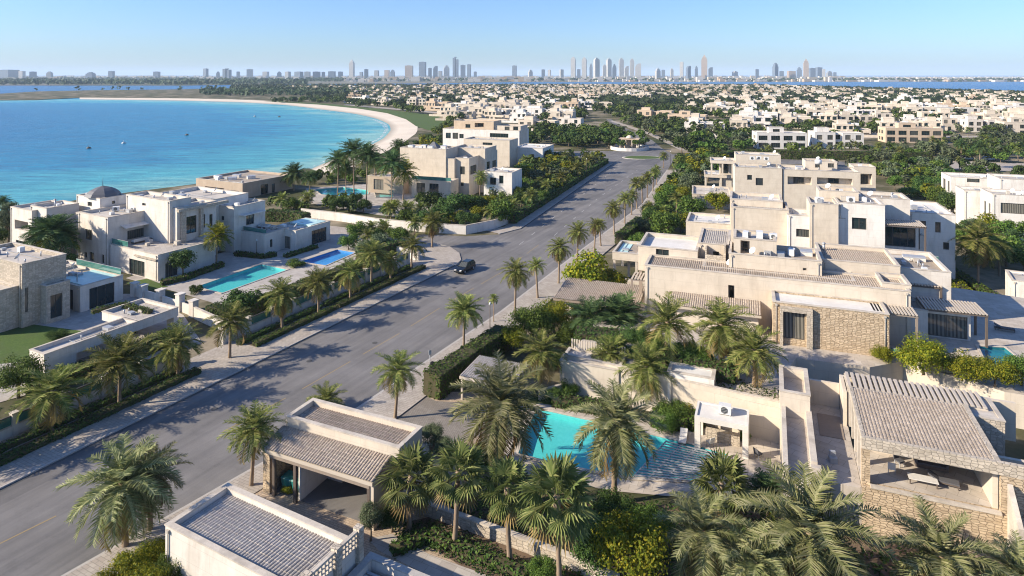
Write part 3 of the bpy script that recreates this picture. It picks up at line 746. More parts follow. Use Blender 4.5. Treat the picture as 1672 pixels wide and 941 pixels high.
def sand_mat():
    m, nt, b = base('beach_sand', .95, .15)
    o = coords(nt); n = noise(nt, o, .05, 5); n2 = noise(nt, o, 1.0, 4)
    c = ramp(nt, n, [(.3, (.62, .53, .42)), (.7, (.72, .63, .51))])
    # wet where the beach dips to the water
    sep = nt.nodes.new('ShaderNodeSeparateXYZ'); g = nt.nodes.new('ShaderNodeNewGeometry'); link(nt, g.outputs['Position'], sep.inputs[0])
    w = node(nt, 'ShaderNodeMapRange'); link(nt, sep.outputs[2], w.inputs[0]); w.inputs[1].default_value = -.62; w.inputs[2].default_value = -.3
    c = mixc(nt, w.outputs[0], (.34, .30, .24), c)
    link(nt, c, b.inputs['Base Color']); bump(nt, b, n2, .4, .1); return m
BAY = [(-420, 353), (-200, 349), (0, 344), (60, 337), (180, 318), (300, 303), (400, 290), (505, 275), (560, 250), (600, 237), (622, 225), (632, 212), (628, 203), (610, 195), (575, 187), (520, 180), (470, 173), (400, 168.5), (300, 165.5), (200, 164), (130, 163), (60, 163.5), (0, 164.5), (-120, 166)]
SAND = [(505, 275), (560, 250), (600, 237), (622, 225), (632, 212), (628, 203), (610, 195), (575, 187), (520, 180), (470, 173), (400, 168.5), (300, 165.5), (200, 164), (130, 163)]
SANDIN = [(130, 159.6), (200, 160), (300, 160.8), (400, 163), (470, 166.5), (520, 171), (585, 177.5), (634, 185), (666, 195), (682, 206), (681, 217), (660, 232), (624, 251), (560, 279), (530, 285)]
def sea_mat():
    m, nt, b = base('sea_water', .25, .12)
    g = nt.nodes.new('ShaderNodeNewGeometry')
    at = nt.nodes.new('ShaderNodeAttribute'); at.attribute_name = 'shore'
    o = coords(nt)
    n = noise(nt, coords(nt, 'Object', (.5, 1.6, 1)), .02, 5, .6)
    ad = node(nt, 'ShaderNodeMath', operation='MULTIPLY_ADD'); link(nt, n, ad.inputs[0]); ad.inputs[1].default_value = .36; ad.inputs[2].default_value = -.18
    sm = node(nt, 'ShaderNodeMath', operation='ADD'); link(nt, at.outputs['Fac'], sm.inputs[0]); link(nt, ad.outputs[0], sm.inputs[1])
    c = ramp(nt, sm.outputs[0], [(0, (.24, .48, .44)), (.06, (.07, .36, .42)), (.26, (.012, .20, .35)), (1, (.003, .10, .26))])
    link(nt, c, b.inputs['Base Color'])
    w1 = noise(nt, coords(nt, 'Object', (.30, 1.0, 1), R(-12)), .22, 7, .72)
    c2 = mixc(nt, .75, c, ramp(nt, w1, [(.36, (.50, .62, .70)), (.62, (1.4, 1.3, 1.2))]), 'MULTIPLY')
    link(nt, c2, b.inputs['Base Color'])
    bump(nt, b, w1, 1.0, 1.6)
    return m
LAND, ASPH, SANDM, SEA = land_mat(), asphalt_mat(), sand_mat(), sea_mat()
PAVE = pavers('pale_pavers', (.40, .35, .30), (.47, .42, .36), (.28, .25, .22), .6, .3, R(27))
PAVE2 = pavers('grey_pavers', (.26, .23, .20), (.33, .30, .26), (.17, .15, .13), .24, .12, R(24))
PAVEW = pavers('warm_pavers', (.44, .34, .24), (.52, .41, .30), (.30, .23, .17), .4, .2, R(24))
DECK = pavers('pool_deck_stone', (.48, .42, .35), (.56, .50, .43), (.36, .32, .27), 1.2, .8, R(22))
DECKL = pavers('left_deck_stone', (.42, .38, .34), (.50, .46, .41), (.34, .31, .27), 1.2, .8, R(27))
KERB = speckle('kerb_concrete', (.36, .33, .30), (.46, .43, .39), 6)
GUTTER = speckle('gutter_stone', (.07, .07, .07), (.11, .105, .10), 6)
YEL = speckle('worn_yellow_line', (.27, .205, .12), (.36, .26, .12), 7)
WLN = speckle('worn_white_line', (.30, .29, .28), (.50, .49, .47), 7)

# ------------------------------------------------------------------ pools (cut out of land and decks)
POOLS = {
 'lap':   ([(321, 469), (363, 479), (469, 441), (427, 432)], POOLT, 'turquoise lap pool on the stone deck before the courtyard villa', .8),
 'blue':  ([(490, 428), (532, 434), (580, 413), (551, 408)], POOLB, 'cobalt blue pool beside the glass-roofed garden room', 1.3),
 'front': ([(878, 668), (985, 692), (1095, 718), (1190, 743), (1135, 787), (1025, 779), (930, 762), (846, 742), (860, 700)], POOLT, 'large turquoise garden pool among tall date palms behind the gatehouse', .9),
 'deep':  ([(1598, 566), (1640, 568), (1680, 600), (1612, 596)], POOLD, 'dark teal pool at the foot of the loungers beside the stone-winged villa', 1.3),
 'round': ([(515, 310), (560, 306), (602, 311), (600, 318), (560, 321), (525, 318)], POOLT, 'pale blue freeform pool beneath the tall palm group', 1.2),
 'small': ([(612, 314), (640, 313), (642, 322), (614, 323)], POOLT, 'small pale plunge pool between the tall palm trunks', 1.2),
 'side':  ([(762, 333), (800, 322), (815, 328), (775, 340)], POOLT, 'narrow light blue pool beside the corner villa garden', 1.2),
}
PZ = {'deep': 3.3}
def pool_w(k): return [P(x, y, PZ.get(k, 0) + .06) for x, y in POOLS[k][0]]
def filled(name, outer, holes, z, mats, thick=0, kind='structure'):
    bm = bmesh.new(); ed = []
    for lp in [outer] + holes:
        vv = [bm.verts.new((p[0], p[1], z)) for p in lp]
        ed += [bm.edges.new((vv[i], vv[(i + 1) % len(vv)])) for i in range(len(vv))]
    bmesh.ops.triangle_fill(bm, use_beauty=True, use_dissolve=False, edges=ed)
    for f in bm.faces:
        f.normal_update()
        if f.normal.z < 0: f.normal_flip()
    if thick:
        for i in range(len(outer)):
            a, b = outer[i], outer[(i + 1) % len(outer)]
            f = bm.faces.new([bm.verts.new(q) for q in ((a[0], a[1], z), (b[0], b[1], z), (b[0], b[1], z - thick), (a[0], a[1], z - thick))]); f.material_index = len(mats) - 1
    me = bpy.data.meshes.new(name); bm.to_mesh(me); bm.free()
    for m in mats: me.materials.append(m)
    l = me.uv_layers.new(name='UVMap').data
    for p in me.polygons:
        for li in p.loop_indices:
            c = me.vertices[me.loops[li].vertex_index].co
            l[li].uv = (c.x, c.y) if abs(p.normal.z) > .6 else ((c.y, c.z) if abs(p.normal.x) > abs(p.normal.y) else (c.x, c.z))
    o = bpy.data.objects.new(name, me); COL.objects.link(o); o['kind'] = kind; return o
for k, (pts, tm, lab, dep) in POOLS.items():
    w = pool_w(k); c = sum(w, Vector()) / len(w)
    dep = .5
    root = empty('swimming_pool', (c.x, c.y, PZ.get(k, 0)), 0, lab, 'pool')
    q = [p - c for p in w]; n = len(q)
    mb = MB()
    mb.poly([(p.x, p.y, -dep) for p in q])
    for i in range(n):
        a, b = q[i], q[(i + 1) % n]; mb.poly([(a.x, a.y, .05), (b.x, b.y, .05), (b.x, b.y, -dep), (a.x, a.y, -dep)])
    mb.build('basin', tm, root, uv=True)
    up = sum(q[i].x * q[(i + 1) % n].y - q[i].y * q[(i + 1) % n].x for i in range(n)) > 0
    mb = MB(); mb.poly([(p.x, p.y, -.06) for p in (q if up else q[::-1])]); mb.build('water', WATER, root)
    mb = MB()
    for i in range(n):
        a, b = q[i], q[(i + 1) % n]
        a2, b2 = a + a.normalized() * .45, b + b.normalized() * .45
        lo = [Vector((p.x, p.y, .075)) for p in (a, b, b2, a2)]
        mb.hexa(lo, [p + Vector((0, 0, .07)) for p in lo])
    mb.build('coping', COPING, root, uv=True)
    block_poly(w)

# ------------------------------------------------------------------ land, sea, beach
def gw(l, z=0.0): return [P(x, y, z) for x, y in l]
def land():
    near = [(-150, -60), (-150, 60)]
    coast = [(p.x, p.y) for p in gw(BAY[:8])]
    sandin = [(p.x, p.y) for p in gw(SANDIN[::-1])]
    spit = [(p.x, p.y) for p in gw([(60, 163), (0, 163.6), (-160, 164), (-160, 156), (0, 153.2), (60, 149.5), (150, 147.5), (300, 146), (330, 145), (500, 144), (700, 142.6), (830, 142), (1240, 142), (1380, 144), (1500, 148), (1672, 158), (1900, 168), (2300, 172)])]
    outer = near + coast[0:] + sandin + spit + [(700, -60)]
    filled('land', outer, [[(p.x, p.y) for p in pool_w(k)] for k in POOLS if k != 'deep'], 0.0, [LAND])
land()
def beach():
    # sand slopes from the lawn edge down to the water
    o, i = gw(SAND, -.75), gw(SANDIN[::-1])
    n = 40
    def samp(l, t):
        x = t * (len(l) - 1); k = min(len(l) - 2, int(x)); return l[k].lerp(l[k + 1], x - k)
    mb = MB()
    ru = [samp(i, (k / n)) for k in range(n + 1)]; rd = [samp(o, (k / n)) for k in range(n + 1)]
    for k in range(n):
        for j in range(4):
            t0, t1 = j / 4, (j + 1) / 4
            f = lambda a, b, t: Vector((a.x + (b.x - a.x) * t * 1.12, a.y + (b.y - a.y) * t * 1.12, .03 - .95 * t ** 1.6))
            mb.poly([f(ru[k], rd[k], t0), f(ru[k + 1], rd[k + 1], t0), f(ru[k + 1], rd[k + 1], t1), f(ru[k], rd[k], t1)], 0, True)
    tag(mb.build('beach', SANDM), None, None, None, 'structure')
beach()
def sea():
    # finer grid in the bay carries the distance to the shore (shallow water is paler)
    shore = [(p.x, p.y) for p in gw(BAY)]
    def dist(x, y):
        b = 1e9
        for i in range(len(shore) - 1):
            ax, ay = shore[i]; bx, by = shore[i + 1]; dx, dy = bx - ax, by - ay
            t = max(0, min(1, ((x - ax) * dx + (y - ay) * dy) / (dx * dx + dy * dy + 1e-9)))
            b = min(b, math.hypot(x - ax - dx * t, y - ay - dy * t))
        return b
    xs = [-41000, -12000, -4000, -1800] + [-1300 + 25 * k for k in range(53)] + [200, 1500, 5000, 12000, 41000]
    ys = [-250, 60] + [100 + 16 * k for k in range(52)] + [1200, 2000, 3500, 6000, 12000, 41000]
    mb = MB(); sh = []
    for y in ys:
        for x in xs: mb.v.append((x, y, -.6)); sh.append(min(1.0, dist(x, y) / 330.0) if y < 940 else 1.0)
    W = len(xs)
    for j in range(len(ys) - 1):
        for i in range(W - 1): mb.f.append((j * W + i, j * W + i + 1, (j + 1) * W + i + 1, (j + 1) * W + i)); mb.m.append(0); mb.sm.append(False)
    o = mb.build('sea', SEA); a = o.data.attributes.new('shore', 'FLOAT', 'POINT'); a.data.foreach_set('value', sh); o['kind'] = 'structure'
sea()
def far_shore():
    pts = [(-700, 139.5), (300, 139.8), (450, 137.5), (700, 136.2), (830, 134.2), (1300, 133.6), (1672, 133.4), (2500, 133.2), (2600, 126.6), (1672, 126.4), (1300, 125.6), (800, 125), (-900, 125)]
    w = gw(pts, .02); filled('far_shore', [(p.x, p.y) for p in w], [], .02, [speckle('far_ground', (.05, .065, .04), (.30, .26, .21), .004, .95, (.10, .11, .07), .0012)])
far_shore()
sheet('shore_lawn', [(430, 165.5), (520, 171), (585, 177.5), (632, 185), (663, 195), (679, 206), (700, 213), (735, 203), (745, 195), (690, 186), (620, 178), (540, 170), (470, 166)], .06, GRASSM)

# ------------------------------------------------------------------ road, pavements
KL = [(-40, 820), (0, 800), (200, 701), (400, 603), (600, 504), (744, 433), (753, 424), (750, 413), (735, 403), (712, 397), (660, 399), (640, 392), (690, 383), (760, 386), (815, 383), (850, 374), (925, 321), (1000, 268), (960, 262), (880, 262), (860, 258), (870, 247), (1010, 247), (1058, 240), (1046, 229), (1020, 215), (1000, 204), (990, 195)]
KR = [(-30, 1015), (102, 941), (307, 825), (400, 772), (582, 670), (626, 640), (720, 576), (820, 509), (950, 409), (1000, 372), (1049, 335), (1090, 278), (1098, 264), (1180, 264), (1400, 272), (1480, 284), (1480, 277), (1400, 265), (1180, 256), (1098, 252), (1082, 243), (1066, 230), (1036, 216), (1010, 204), (998, 195)]
rw = sheet('road', KL + KR[::-1], .024, ASPH, blk=True)
def strip(name, pts, off0, off1, z, mat, thick=0, side=None, px=True, kind='structure', blk=True, raise_=.0):
    W = [P(x, y, 0) if px else Vector((x, y, 0)) for x, y in pts]
    def off(o):
        r = []
        for i, p in enumerate(W):
            d = (W[min(i + 1, len(W) - 1)] - W[max(i - 1, 0)]).normalized(); r.append(p + Vector((-d.y, d.x, 0)) * o)
        return r
    a, b = off(off0), off(off1)
    return sheet(name, [(p.x, p.y) for p in a + b[::-1]], z, mat, kind, False, thick, side=side, blk=blk)
def along(pts, off, px=True):
    W = [P(x, y, 0) for x, y in pts]; r = []
    for i, p in enumerate(W):
        d = (W[min(i + 1, len(W) - 1)] - W[max(i - 1, 0)]).normalized(); r.append(p + Vector((-d.y, d.x, 0)) * off)
    return r
KL1 = [(-40, 820), (0, 800), (200, 701), (400, 603), (600, 504), (744, 433)]
KL2 = [(815, 383), (850, 374), (925, 321), (1000, 268)]
strip('gutter', KL1, -.35, 0, .032, GUTTER)
strip('left_pavement', KL1, .16, 7.8, .15, PAVE)
strip('kerb', KL1, 0, .16, .155, KERB, .14, KERB)
sheet('corner_pavement', [(744, 433), (753, 424), (750, 413), (735, 403), (712, 397), (660, 399), (640, 425), (683, 428)], .146, PAVE, thick=.12, side=KERB)
strip('gutter', KL2, -.35, 0, .032, GUTTER)
strip('left_pavement', KL2, .16, 4.0, .15, PAVE)
strip('kerb', KL2, 0, .16, .155, KERB, .14, KERB)
KR1 = [(582, 670), (626, 640), (720, 576), (820, 509), (950, 409), (1000, 372), (1049, 335), (1090, 278)]
strip('gutter', KR1, .3, 0, .032, KERB)
strip('right_pavement', KR1, -.16, -4.7, .15, PAVE)
strip('kerb', KR1, 0, -.16, .155, KERB, .14, KERB)
KR0 = [(-30, 1015), (102, 941), (307, 825), (400, 772), (582, 670)]
strip('kerb', KR0, 0, -.25, .09, KERB, .08, KERB)
strip('right_pavement', KR0, -.25, -3.2, .10, PAVE)
# worn yellow dashes down the middle, white ones farther on
def dash(pts, w, L, gap, m, name, skip=0.0):
    W = [P(x, y, 0) for x, y in pts]; mb = MB(); acc = skip
    for i in range(len(W) - 1):
        a, b = W[i], W[i + 1]; d = (b - a); T = d.length; d.normalize(); n = Vector((-d.y, d.x, 0)) * (w / 2)
        t = acc
        while t < T:
            e = min(T, t + L); mb.poly([a + d * t - n, a + d * e - n, a + d * e + n, a + d * t + n]); t += L + gap
        acc = max(0.0, t - T)
    o = mb.build(name, m); o.location.z = .031; o['kind'] = 'structure'
dash([(-60, 918), (92, 843), (286, 747), (353, 712), (486, 640), (652, 545), (725, 499), (817, 446), (880, 400)], .12, 7.5, 2.2, YEL, 'road_marking')
dash([(848, 400), (930, 335), (1010, 272)], .14, 2.6, 5.5, WLN, 'road_marking')
dash([(905, 385), (975, 325), (1045, 275)], .14, 2.6, 5.5, WLN, 'road_marking')
# forecourt of the gatehouse and drives
sheet('forecourt', [(582, 675), (640, 637), (700, 640), (800, 640), (815, 690), (810, 765), (830, 800), (905, 905), (600, 1010), (120, 1010), (240, 880), (390, 792)], .05, PAVEW)
sheet('garden_soil', [(650, 855), (712, 842), (790, 800), (850, 795), (960, 812), (1120, 828), (1270, 838), (1420, 880), (1700, 900), (1760, 1015), (640, 1015), (905, 1010), (760, 930)], .056, SOIL)
sheet('drive', [(590, 668), (655, 628), (712, 655), (800, 660), (840, 690), (760, 720), (690, 725), (640, 690)], .062, PAVE2)
# gardens of the left side
filled('left_deck', [(p.x, p.y) for p in gw([(205, 455), (290, 478), (363, 500), (400, 505), (600, 425), (620, 395), (560, 385), (420, 400), (250, 440)])], [[(p.x, p.y) for p in pool_w(k)] for k in ('lap', 'blue')], .06, [DECKL])
sheet('left_courtyard', [(60, 498), (140, 480), (240, 480), (300, 515), (330, 560), (180, 610), (60, 640), (-80, 680), (-80, 600)], .055, DECKL)
sheet('lawn', [(-60, 600), (-60, 535), (40, 528), (130, 540), (170, 552), (45, 590)], .075, GRASSM)
sheet('lawn', [(205, 462), (240, 455), (275, 468), (235, 476)], .075, GRASSM)
filled('villa_terrace', [(p.x, p.y) for p in gw([(500, 308), (610, 300), (680, 318), (720, 345), (700, 360), (620, 352), (490, 330)])], [[(p.x, p.y) for p in pool_w(k)] for k in ('round', 'small')], .06, [DECKL])
sheet('side_lane', [(480, 362), (620, 378), (700, 392), (640, 399), (560, 392), (470, 375)], .05, PAVE)
# lower garden and pool deck of the right side
filled('pool_deck', [(p.x, p.y) for p in gw([(815, 672), (905, 652), (1000, 675), (1140, 700), (1290, 712), (1300, 800), (1250, 830), (1130, 815), (1000, 803), (825, 770)])], [[(p.x, p.y) for p in pool_w('front')]], .06, [DECK])
sheet('lawn', [(855, 655), (905, 640), (985, 655), (1000, 672), (920, 664)], .09, GRASSM)
ZT = 3.3
filled('upper_terrace', [(p.x, p.y) for p in gw([(918, 588), (1100, 627), (1275, 668), (1280, 610), (1300, 585), (1420, 600), (1475, 590), (1640, 640), (1760, 660), (1760, 500), (1560, 470), (1400, 470), (1045, 470), (1000, 480), (960, 545)], ZT)], [[(p.x, p.y) for p in pool_w('deep')]], ZT, [DECK, WARM], ZT)

sheet('garden_path', [(1112, 246), (1120, 246), (1096, 232), (1066, 218), (1030, 206), (1000, 197), (996, 198), (1024, 208), (1058, 220), (1088, 234)], .05, PAVE, blk=True)
sheet('back_street', [(1400, 272), (1480, 284), (1540, 276), (1700, 281), (1700, 268), (1540, 262), (1480, 268)], .03, PAVE, blk=True)
for q in ([(1120, 228), (1700, 224), (1700, 221.5), (1120, 224)], [(1060, 200.5), (1700, 196), (1700, 194.5), (1060, 198.5)], [(700, 200), (860, 222), (866, 219), (716, 197)], [(560, 171.5), (760, 189.5), (960, 190), (960, 188.6), (766, 187.6), (566, 170.2)]): sheet('lane', q, .03, PAVE, blk=True)

def surf():
    m, t, b = base('surf_foam', .6, .3); n = noise(t, coords(t, 'Object'), .22, 6, .75)
    b.inputs['Base Color'].default_value = (.75, .78, .78, 1)
    link(t, ramp(t, n, [(.45, (0, 0, 0)), (.62, (.85,) * 3)]), b.inputs['Alpha'])
    w = [P(x, y, -.58) for x, y in SAND[:12]]; mb = MB(); c = P(560, 205, -.58)
    pts = []
    for i in range(len(w) - 1):
        for k in range(6): pts.append(w[i].lerp(w[i + 1], k / 6))
    for i in range(len(pts) - 1):
        a, q = pts[i], pts[i + 1]; da, dq = (c - a).normalized(), (c - q).normalized()
        mb.poly([a - da * 1.5, q - dq * 1.5, q + dq * 2.2, a + da * 2.2])
    o = mb.build('surf', m); o['kind'] = 'structure'
surf()
# ------------------------------------------------------------------ things that stand on roofs and terraces
def mesh_thing(name, fn, mats, loc, rz=0, label=None, cat=None, group=None):
    mb = MB(); fn(mb); o = mb.build(name, mats); o.location = loc; o.rotation_euler.z = rz; return tag(o, label, cat, group)
_acp = []
def make_ac():
    r = empty('air_conditioner', (0, 0, 0))
    mb = MB(); mb.box(-.6, .6, -.4, .4, .12, .95, 0); mb.box(-.55, -.4, -.35, .35, 0, .12, 1); mb.box(.4, .55, -.35, .35, 0, .12, 1); mb.build('casing', [WMETAL, METAL], r)
    mb = MB(); mb.tube([(-.05, -.4, .53), (-.05, -.44, .53)], [.33, .33], 14, 0)
    for k in range(4): mb.box(-.36, .26, -.455, -.441, .28 + k * .15, .31 + k * .15, 1)
    mb.build('fan_grille', [DARKD, METAL], r); return r
def ac(w, rz, label, sc=1.0):
    global _acp
    if not _acp: _acp = [make_ac()]; o = _acp[0]
    else: o = copy_tree(_acp[0])
    o.location = w; o.rotation_euler.z = rz; o.scale = (sc * .78,) * 3
    return tag(o, label, 'air conditioner', 'air conditioners on the flat roofs')
def tank(w, label, r=.6, h=1.2):
    ro = empty('water_tank', w, 0, label, 'water tank', 'water tanks on the flat roofs')
    mb = MB(); mb.tube([(0, 0, .1), (0, 0, h * .85), (0, 0, h)], [r, r, r * .5], 16, 0); mb.build('vessel', WMETAL, ro)
    mb = MB(); mb.box(-r * .8, r * .8, -r * .8, r * .8, 0, .1); mb.build('stand', METAL, ro); return ro
def vent(w, label, h=.8):
    def f(mb):
        mb.tube([(0, 0, 0), (0, 0, h)], [.16, .16], 10, 0); mb.tube([(0, 0, h + .05), (0, 0, h + .25)], [.3, .08], 10, 0)
    return mesh_thing('roof_vent', f, METAL, w, 0, label, 'vent', 'vents on the flat roofs')
def skybox(w, rz, label, sx=1.4, sy=1.0, h=.5):
    ro = empty('roof_hatch', w, rz, label, 'roof hatch', 'hatches on the flat roofs')
    mb = MB(); mb.box(-sx / 2, sx / 2, -sy / 2, sy / 2, 0, h); mb.build('kerb', WHITE, ro, uv=True)
    mb = MB(); mb.hexa([(-sx / 2 - .05, -sy / 2 - .05, h), (sx / 2 + .05, -sy / 2 - .05, h), (sx / 2 + .05, sy / 2 + .05, h), (-sx / 2 - .05, sy / 2 + .05, h)], [(-sx / 2, -sy / 2, h + .1), (sx / 2, -sy / 2, h + .1), (sx / 2, sy / 2, h + .2), (-sx / 2, sy / 2, h + .2)]); mb.build('lid', METAL, ro); return ro
def lounger(w, rz, label, m=CUSH):
    ro = empty('sun_lounger', w, rz, label, 'sun lounger', 'sun loungers by the pools')
    mb = MB(); mb.box(-.35, .35, -1, 1, .22, .3)
    mb.build('frame', DWOOD, ro)
    for sx in (-.3, .3):
        for sy in (-.9, .9): l = MB(); l.box(sx - .03, sx + .03, sy - .03, sy + .03, 0, .22); l.build('leg', DWOOD, ro)
    mb = MB(); mb.box(-.33, .33, -.98, .3, .302, .40); mb.hexa([(-.33, .3, .302), (.33, .3, .302), (.33, .98, .62), (-.33, .98, .62)], [(-.33, .27, .40), (.33, .27, .40), (.33, .93, .72), (-.33, .93, .72)]); mb.build('mattress', m, ro); return ro
def table(w, rz, label, L=1.6, Wd=.9, h=.74, top=None):
    ro = empty('outdoor_table', w, rz, label, 'table')
    mb = MB(); mb.box(-L / 2, L / 2, -Wd / 2, Wd / 2, h - .06, h); mb.build('tabletop', top or SLAT, ro)
    for sx in (-1, 1):
        for sy in (-1, 1): l = MB(); l.box(sx * (L / 2 - .1) - .04, sx * (L / 2 - .1) + .04, sy * (Wd / 2 - .1) - .04, sy * (Wd / 2 - .1) + .04, 0, h - .06); l.build('leg', DWOOD, ro)
    return ro
def chair(w, rz, label, m=DCUSH):
    ro = empty('outdoor_chair', w, rz, label, 'chair', 'outdoor chairs')
    mb = MB(); mb.box(-.26, .26, -.26, .26, .36, .46); mb.build('seat', m, ro)
    mb = MB(); mb.hexa([(-.26, .22, .46), (.26, .22, .46), (.26, .28, .46), (-.26, .28, .46)], [(-.26, .32, .92), (.26, .32, .92), (.26, .38, .92), (-.26, .38, .92)]); mb.build('backrest', m, ro)
    for sx in (-.22, .22):
        for sy in (-.22, .22): l = MB(); l.box(sx - .025, sx + .025, sy - .025, sy + .025, 0, .36); l.build('leg', METAL, ro)
    return ro
def sofa(w, rz, label, L=2.2, m=CUSH):
    ro = empty('outdoor_sofa', w, rz, label, 'sofa')
    mb = MB(); mb.box(-L / 2, L / 2, -.45, .45, .1, .32); mb.build('frame', DWOOD, ro)
    mb = MB(); mb.box(-L / 2 + .2, L / 2 - .2, -.43, .22, .322, .46); mb.build('seat', m, ro)
    mb = MB(); mb.box(-L / 2, L / 2, .24, .45, .322, .78); mb.build('backrest', m, ro)
    for sx in (-1, 1): a = MB(); a.box(sx * (L / 2 - .18), sx * L / 2, -.45, .235, .322, .62); a.build('armrest', m, ro)
    return ro

# ------------------------------------------------------------------ big cream villa right of the road
h = House('cream_villa', 'long cream villa with tiled terraces and stepped roof boxes, widest house right of the avenue', 'villa', 20, (1052.7, 510), ZT)
b = h.block(9.5, nl=(1052.7, 433.3), u=('x', 1487), v=5.2, wall=CREAM, roof=TILE, rooft='tile', par=.22,
    wins=[('S', 1189, 466, 1199, 501, 'n')])
U, V = b['u0'], b['v0']
f1 = h.block(10.5, nl=(1042, 402), u=('x', 1139), v=('y', 380), wall=CREAM, roof=ROOFW, par=.5, z0=7.2, clut=False, wins=[('S', 1071, 405, 1092, 424, 'w')])
h.block(7.2, uv=(f1['u0'] + 2.2, f1['v0'], f1['w'] - 2.2, f1['d']), wall=WARM, par=0)
h.part('pillar', lambda mb: mb.box(f1['u0'] + .1, f1['u0'] + .5, f1['v0'] + .1, f1['v0'] + .5, 0, 7.2 - ZT - .01), WOOD)
t = h.block(11.1, nl=(1140, 397), u=('x', 1191), v=('y', 373), wall=CREAM, roof=TILEG, rooft='tile', par=.18, wins=[('S', 1164, 411, 1174, 432, 'w')])
h.part('balcony', lambda mb: (mb.box(t['u0'] + 1.0, t['u0'] + 3.6, t['v0'] - 2.2, t['v0'] - 2.0, 5.2, 6.9), mb.box(t['u0'] + 1.0, t['u0'] + 1.2, t['v0'] - 2.0, t['v0'], 5.2, 7.6), mb.box(t['u0'] + 3.4, t['u0'] + 3.6, t['v0'] - 2.0, t['v0'], 5.2, 8.2)), LIME2)
d_ = h.block(11.1, nl=(1190, 414), u=('x', 1342), v=('y', 395), wall=CREAM, roof=ROOFG, par=.5, wins=[('S', 1311, 438, 1317, 442, 'w')])
e_ = h.block(12.6, z0=10.6, nl=(1198, 389), u=('x', 1268), v=5.0, wall=CREAM, roof=ROOFP, par=.35, wins=[('S', 1209, 393, 1224, 415, 'n')])
g_ = h.block(10.6, nl=(1342, 424), u=('x', 1470), v=8.5, wall=CREAM, roof=TILE, rooft='tile', par=.5)
h.block(9.9, nl=(1440, 462), u=('x', 1488), v=4.2, wall=CREAM, roof=ROOFG, par=.8)
h.block(9.3, uv=(U + 7, V + 2.6, 17.5, 6.0), wall=CREAM, roof=ROOFG, par=.4)
k_ = h.block(9.6, uv=(g_['u0'] + 6.5, g_['v0'] + 3, 8.2, 9.5), wall=GREYW, roof=ROOFG, par=.5)
h.block(8.6, uv=(U + 1.5, V + 10.5, 24, 7.0), wall=CREAM, roof=ROOFG, par=.5)
# lower roofs before the facade: ribbed canopy, stone wing with white roof
def canopy(mb, u0, v0, w, d, z0, z1, along='v'):
    tile_sheet(mb, u0, v0, w, d, z0, z1, along=along)
    mb.box(u0, u0 + w, v0, v0 + .12, z0 - .3, z0 - .03, 1); mb.box(u0, u0 + .12, v0 + .12, v0 + d, z0 - .3, z0 - .03, 1); mb.box(u0 + w - .12, u0 + w, v0 + .12, v0 + d, z0 - .3, z0 - .03, 1)
h.part('tiled_canopy', lambda mb: canopy(mb, U + 3.0, V - 3.2, 10.9, 3.15, 2.6, 3.25), [TILE, WARM], uv=False)
h.block(5.8, uv=(U + 3.3, V - 2.4, 10.3, 2.35), wall=WARM, par=0)
w_ = h.block(8.0, nl=(1262, 493), u=('x', 1452), v=4.3, wall=LIME, roof=ROOFW, par=.2, th=.3, clut=False, wins=[('S', 1279, 505, 1314, 554, 'g')])
h.part('door_surround', lambda mb: (mb.box(w_['u0'] + .75, w_['u0'] + 1.05, w_['v0'] - .5, w_['v0'] - .003, 0, 4.4), mb.box(w_['u0'] + 3.5, w_['u0'] + 4.1, w_['v0'] - .5, w_['v0'] - .003, 0, 4.4), mb.box(w_['u0'] + 1.05, w_['u0'] + 3.5, w_['v0'] - .5, w_['v0'] - .003, 3.9, 4.4)), LIME2)
h.pergola((w_['u0'] + w_['w'] - 1.3, w_['v0'] + 1.6, 4.4, 3.2), 7.7, posts=(1,), slat=SLAT)
h.pergola((U - 1.9, V + .6, 1.9, 2.6), 7.4, posts=(0,), slat=SLAT)
# right-hand terraces with slatted roofs on dark posts
E0 = w_['u0'] + w_['w'] + 1.8
h.pergola((E0 + 1.0, V + 9.0, 5.4, 4.2), 7.8, slat=SLAT, beam=DWOOD, posts=(1, 2))
h.pergola((E0 - .6, V + 4.6, 2.8, 2.0), 7.6, slat=SLAT, beam=DWOOD, posts=(1,))
h.pergola((E0 + 3.0, V + 2.6, 6.2, 4.0), 7.0, slat=SLAT, beam=DWOOD, posts=(1, 2))
rr = h.block(6.8, uv=(E0 + 1.6, V + 2.4, 1.7, 4.4), wall=GREYW, roof=ROOFG, par=.3)
h.block(6.4, uv=(E0 + 3.35, V + 4.2, 4.6, 2.2), wall=GREYW, par=0, wins=[('S', .3, ZT + .1, 4.3, 6.0, 'gm')])
h.part('garden_parapet', lambda mb: (mb.box(E0 + 1.2, E0 + 1.55, V - 6.0, V + 2.35, .05, 1.2), mb.box(E0 + 1.55, E0 + 5.2, V - 6.0, V - 5.65, .05, 1.4), mb.box(E0 + 4.9, E0 + 5.2, V - 5.65, V - 2.2, .05, 1.3)), COPING)
h.rail(w_['u0'] + w_['w'], w_['v0'] + .3, w_['u0'] + w_['w'] + 3.2, w_['v0'] + .3, ZT + .05, 1.0)
ac(h.W(e_['u0'] + 1.5, e_['v0'] + 2.4, 12.25), R(62), 'squat condenser unit at the near end of the cream villa roof box', 1.1)
ac(h.W(e_['u0'] + 3.2, e_['v0'] + 2.4, 12.25), R(-110), 'middle condenser unit of three on the cream villa roof box', 1.3)
ac(h.W(e_['u0'] + 4.9, e_['v0'] + 2.6, 12.25), R(-20), 'third condenser unit beside the dark screen on the cream villa roof box', 1.0)
ac(h.W(d_['u0'] + 7.6, d_['v0'] + 3.6, 10.6), R(60), 'dark-shadowed unit on the recessed gravel roof of the cream villa', 1.2)
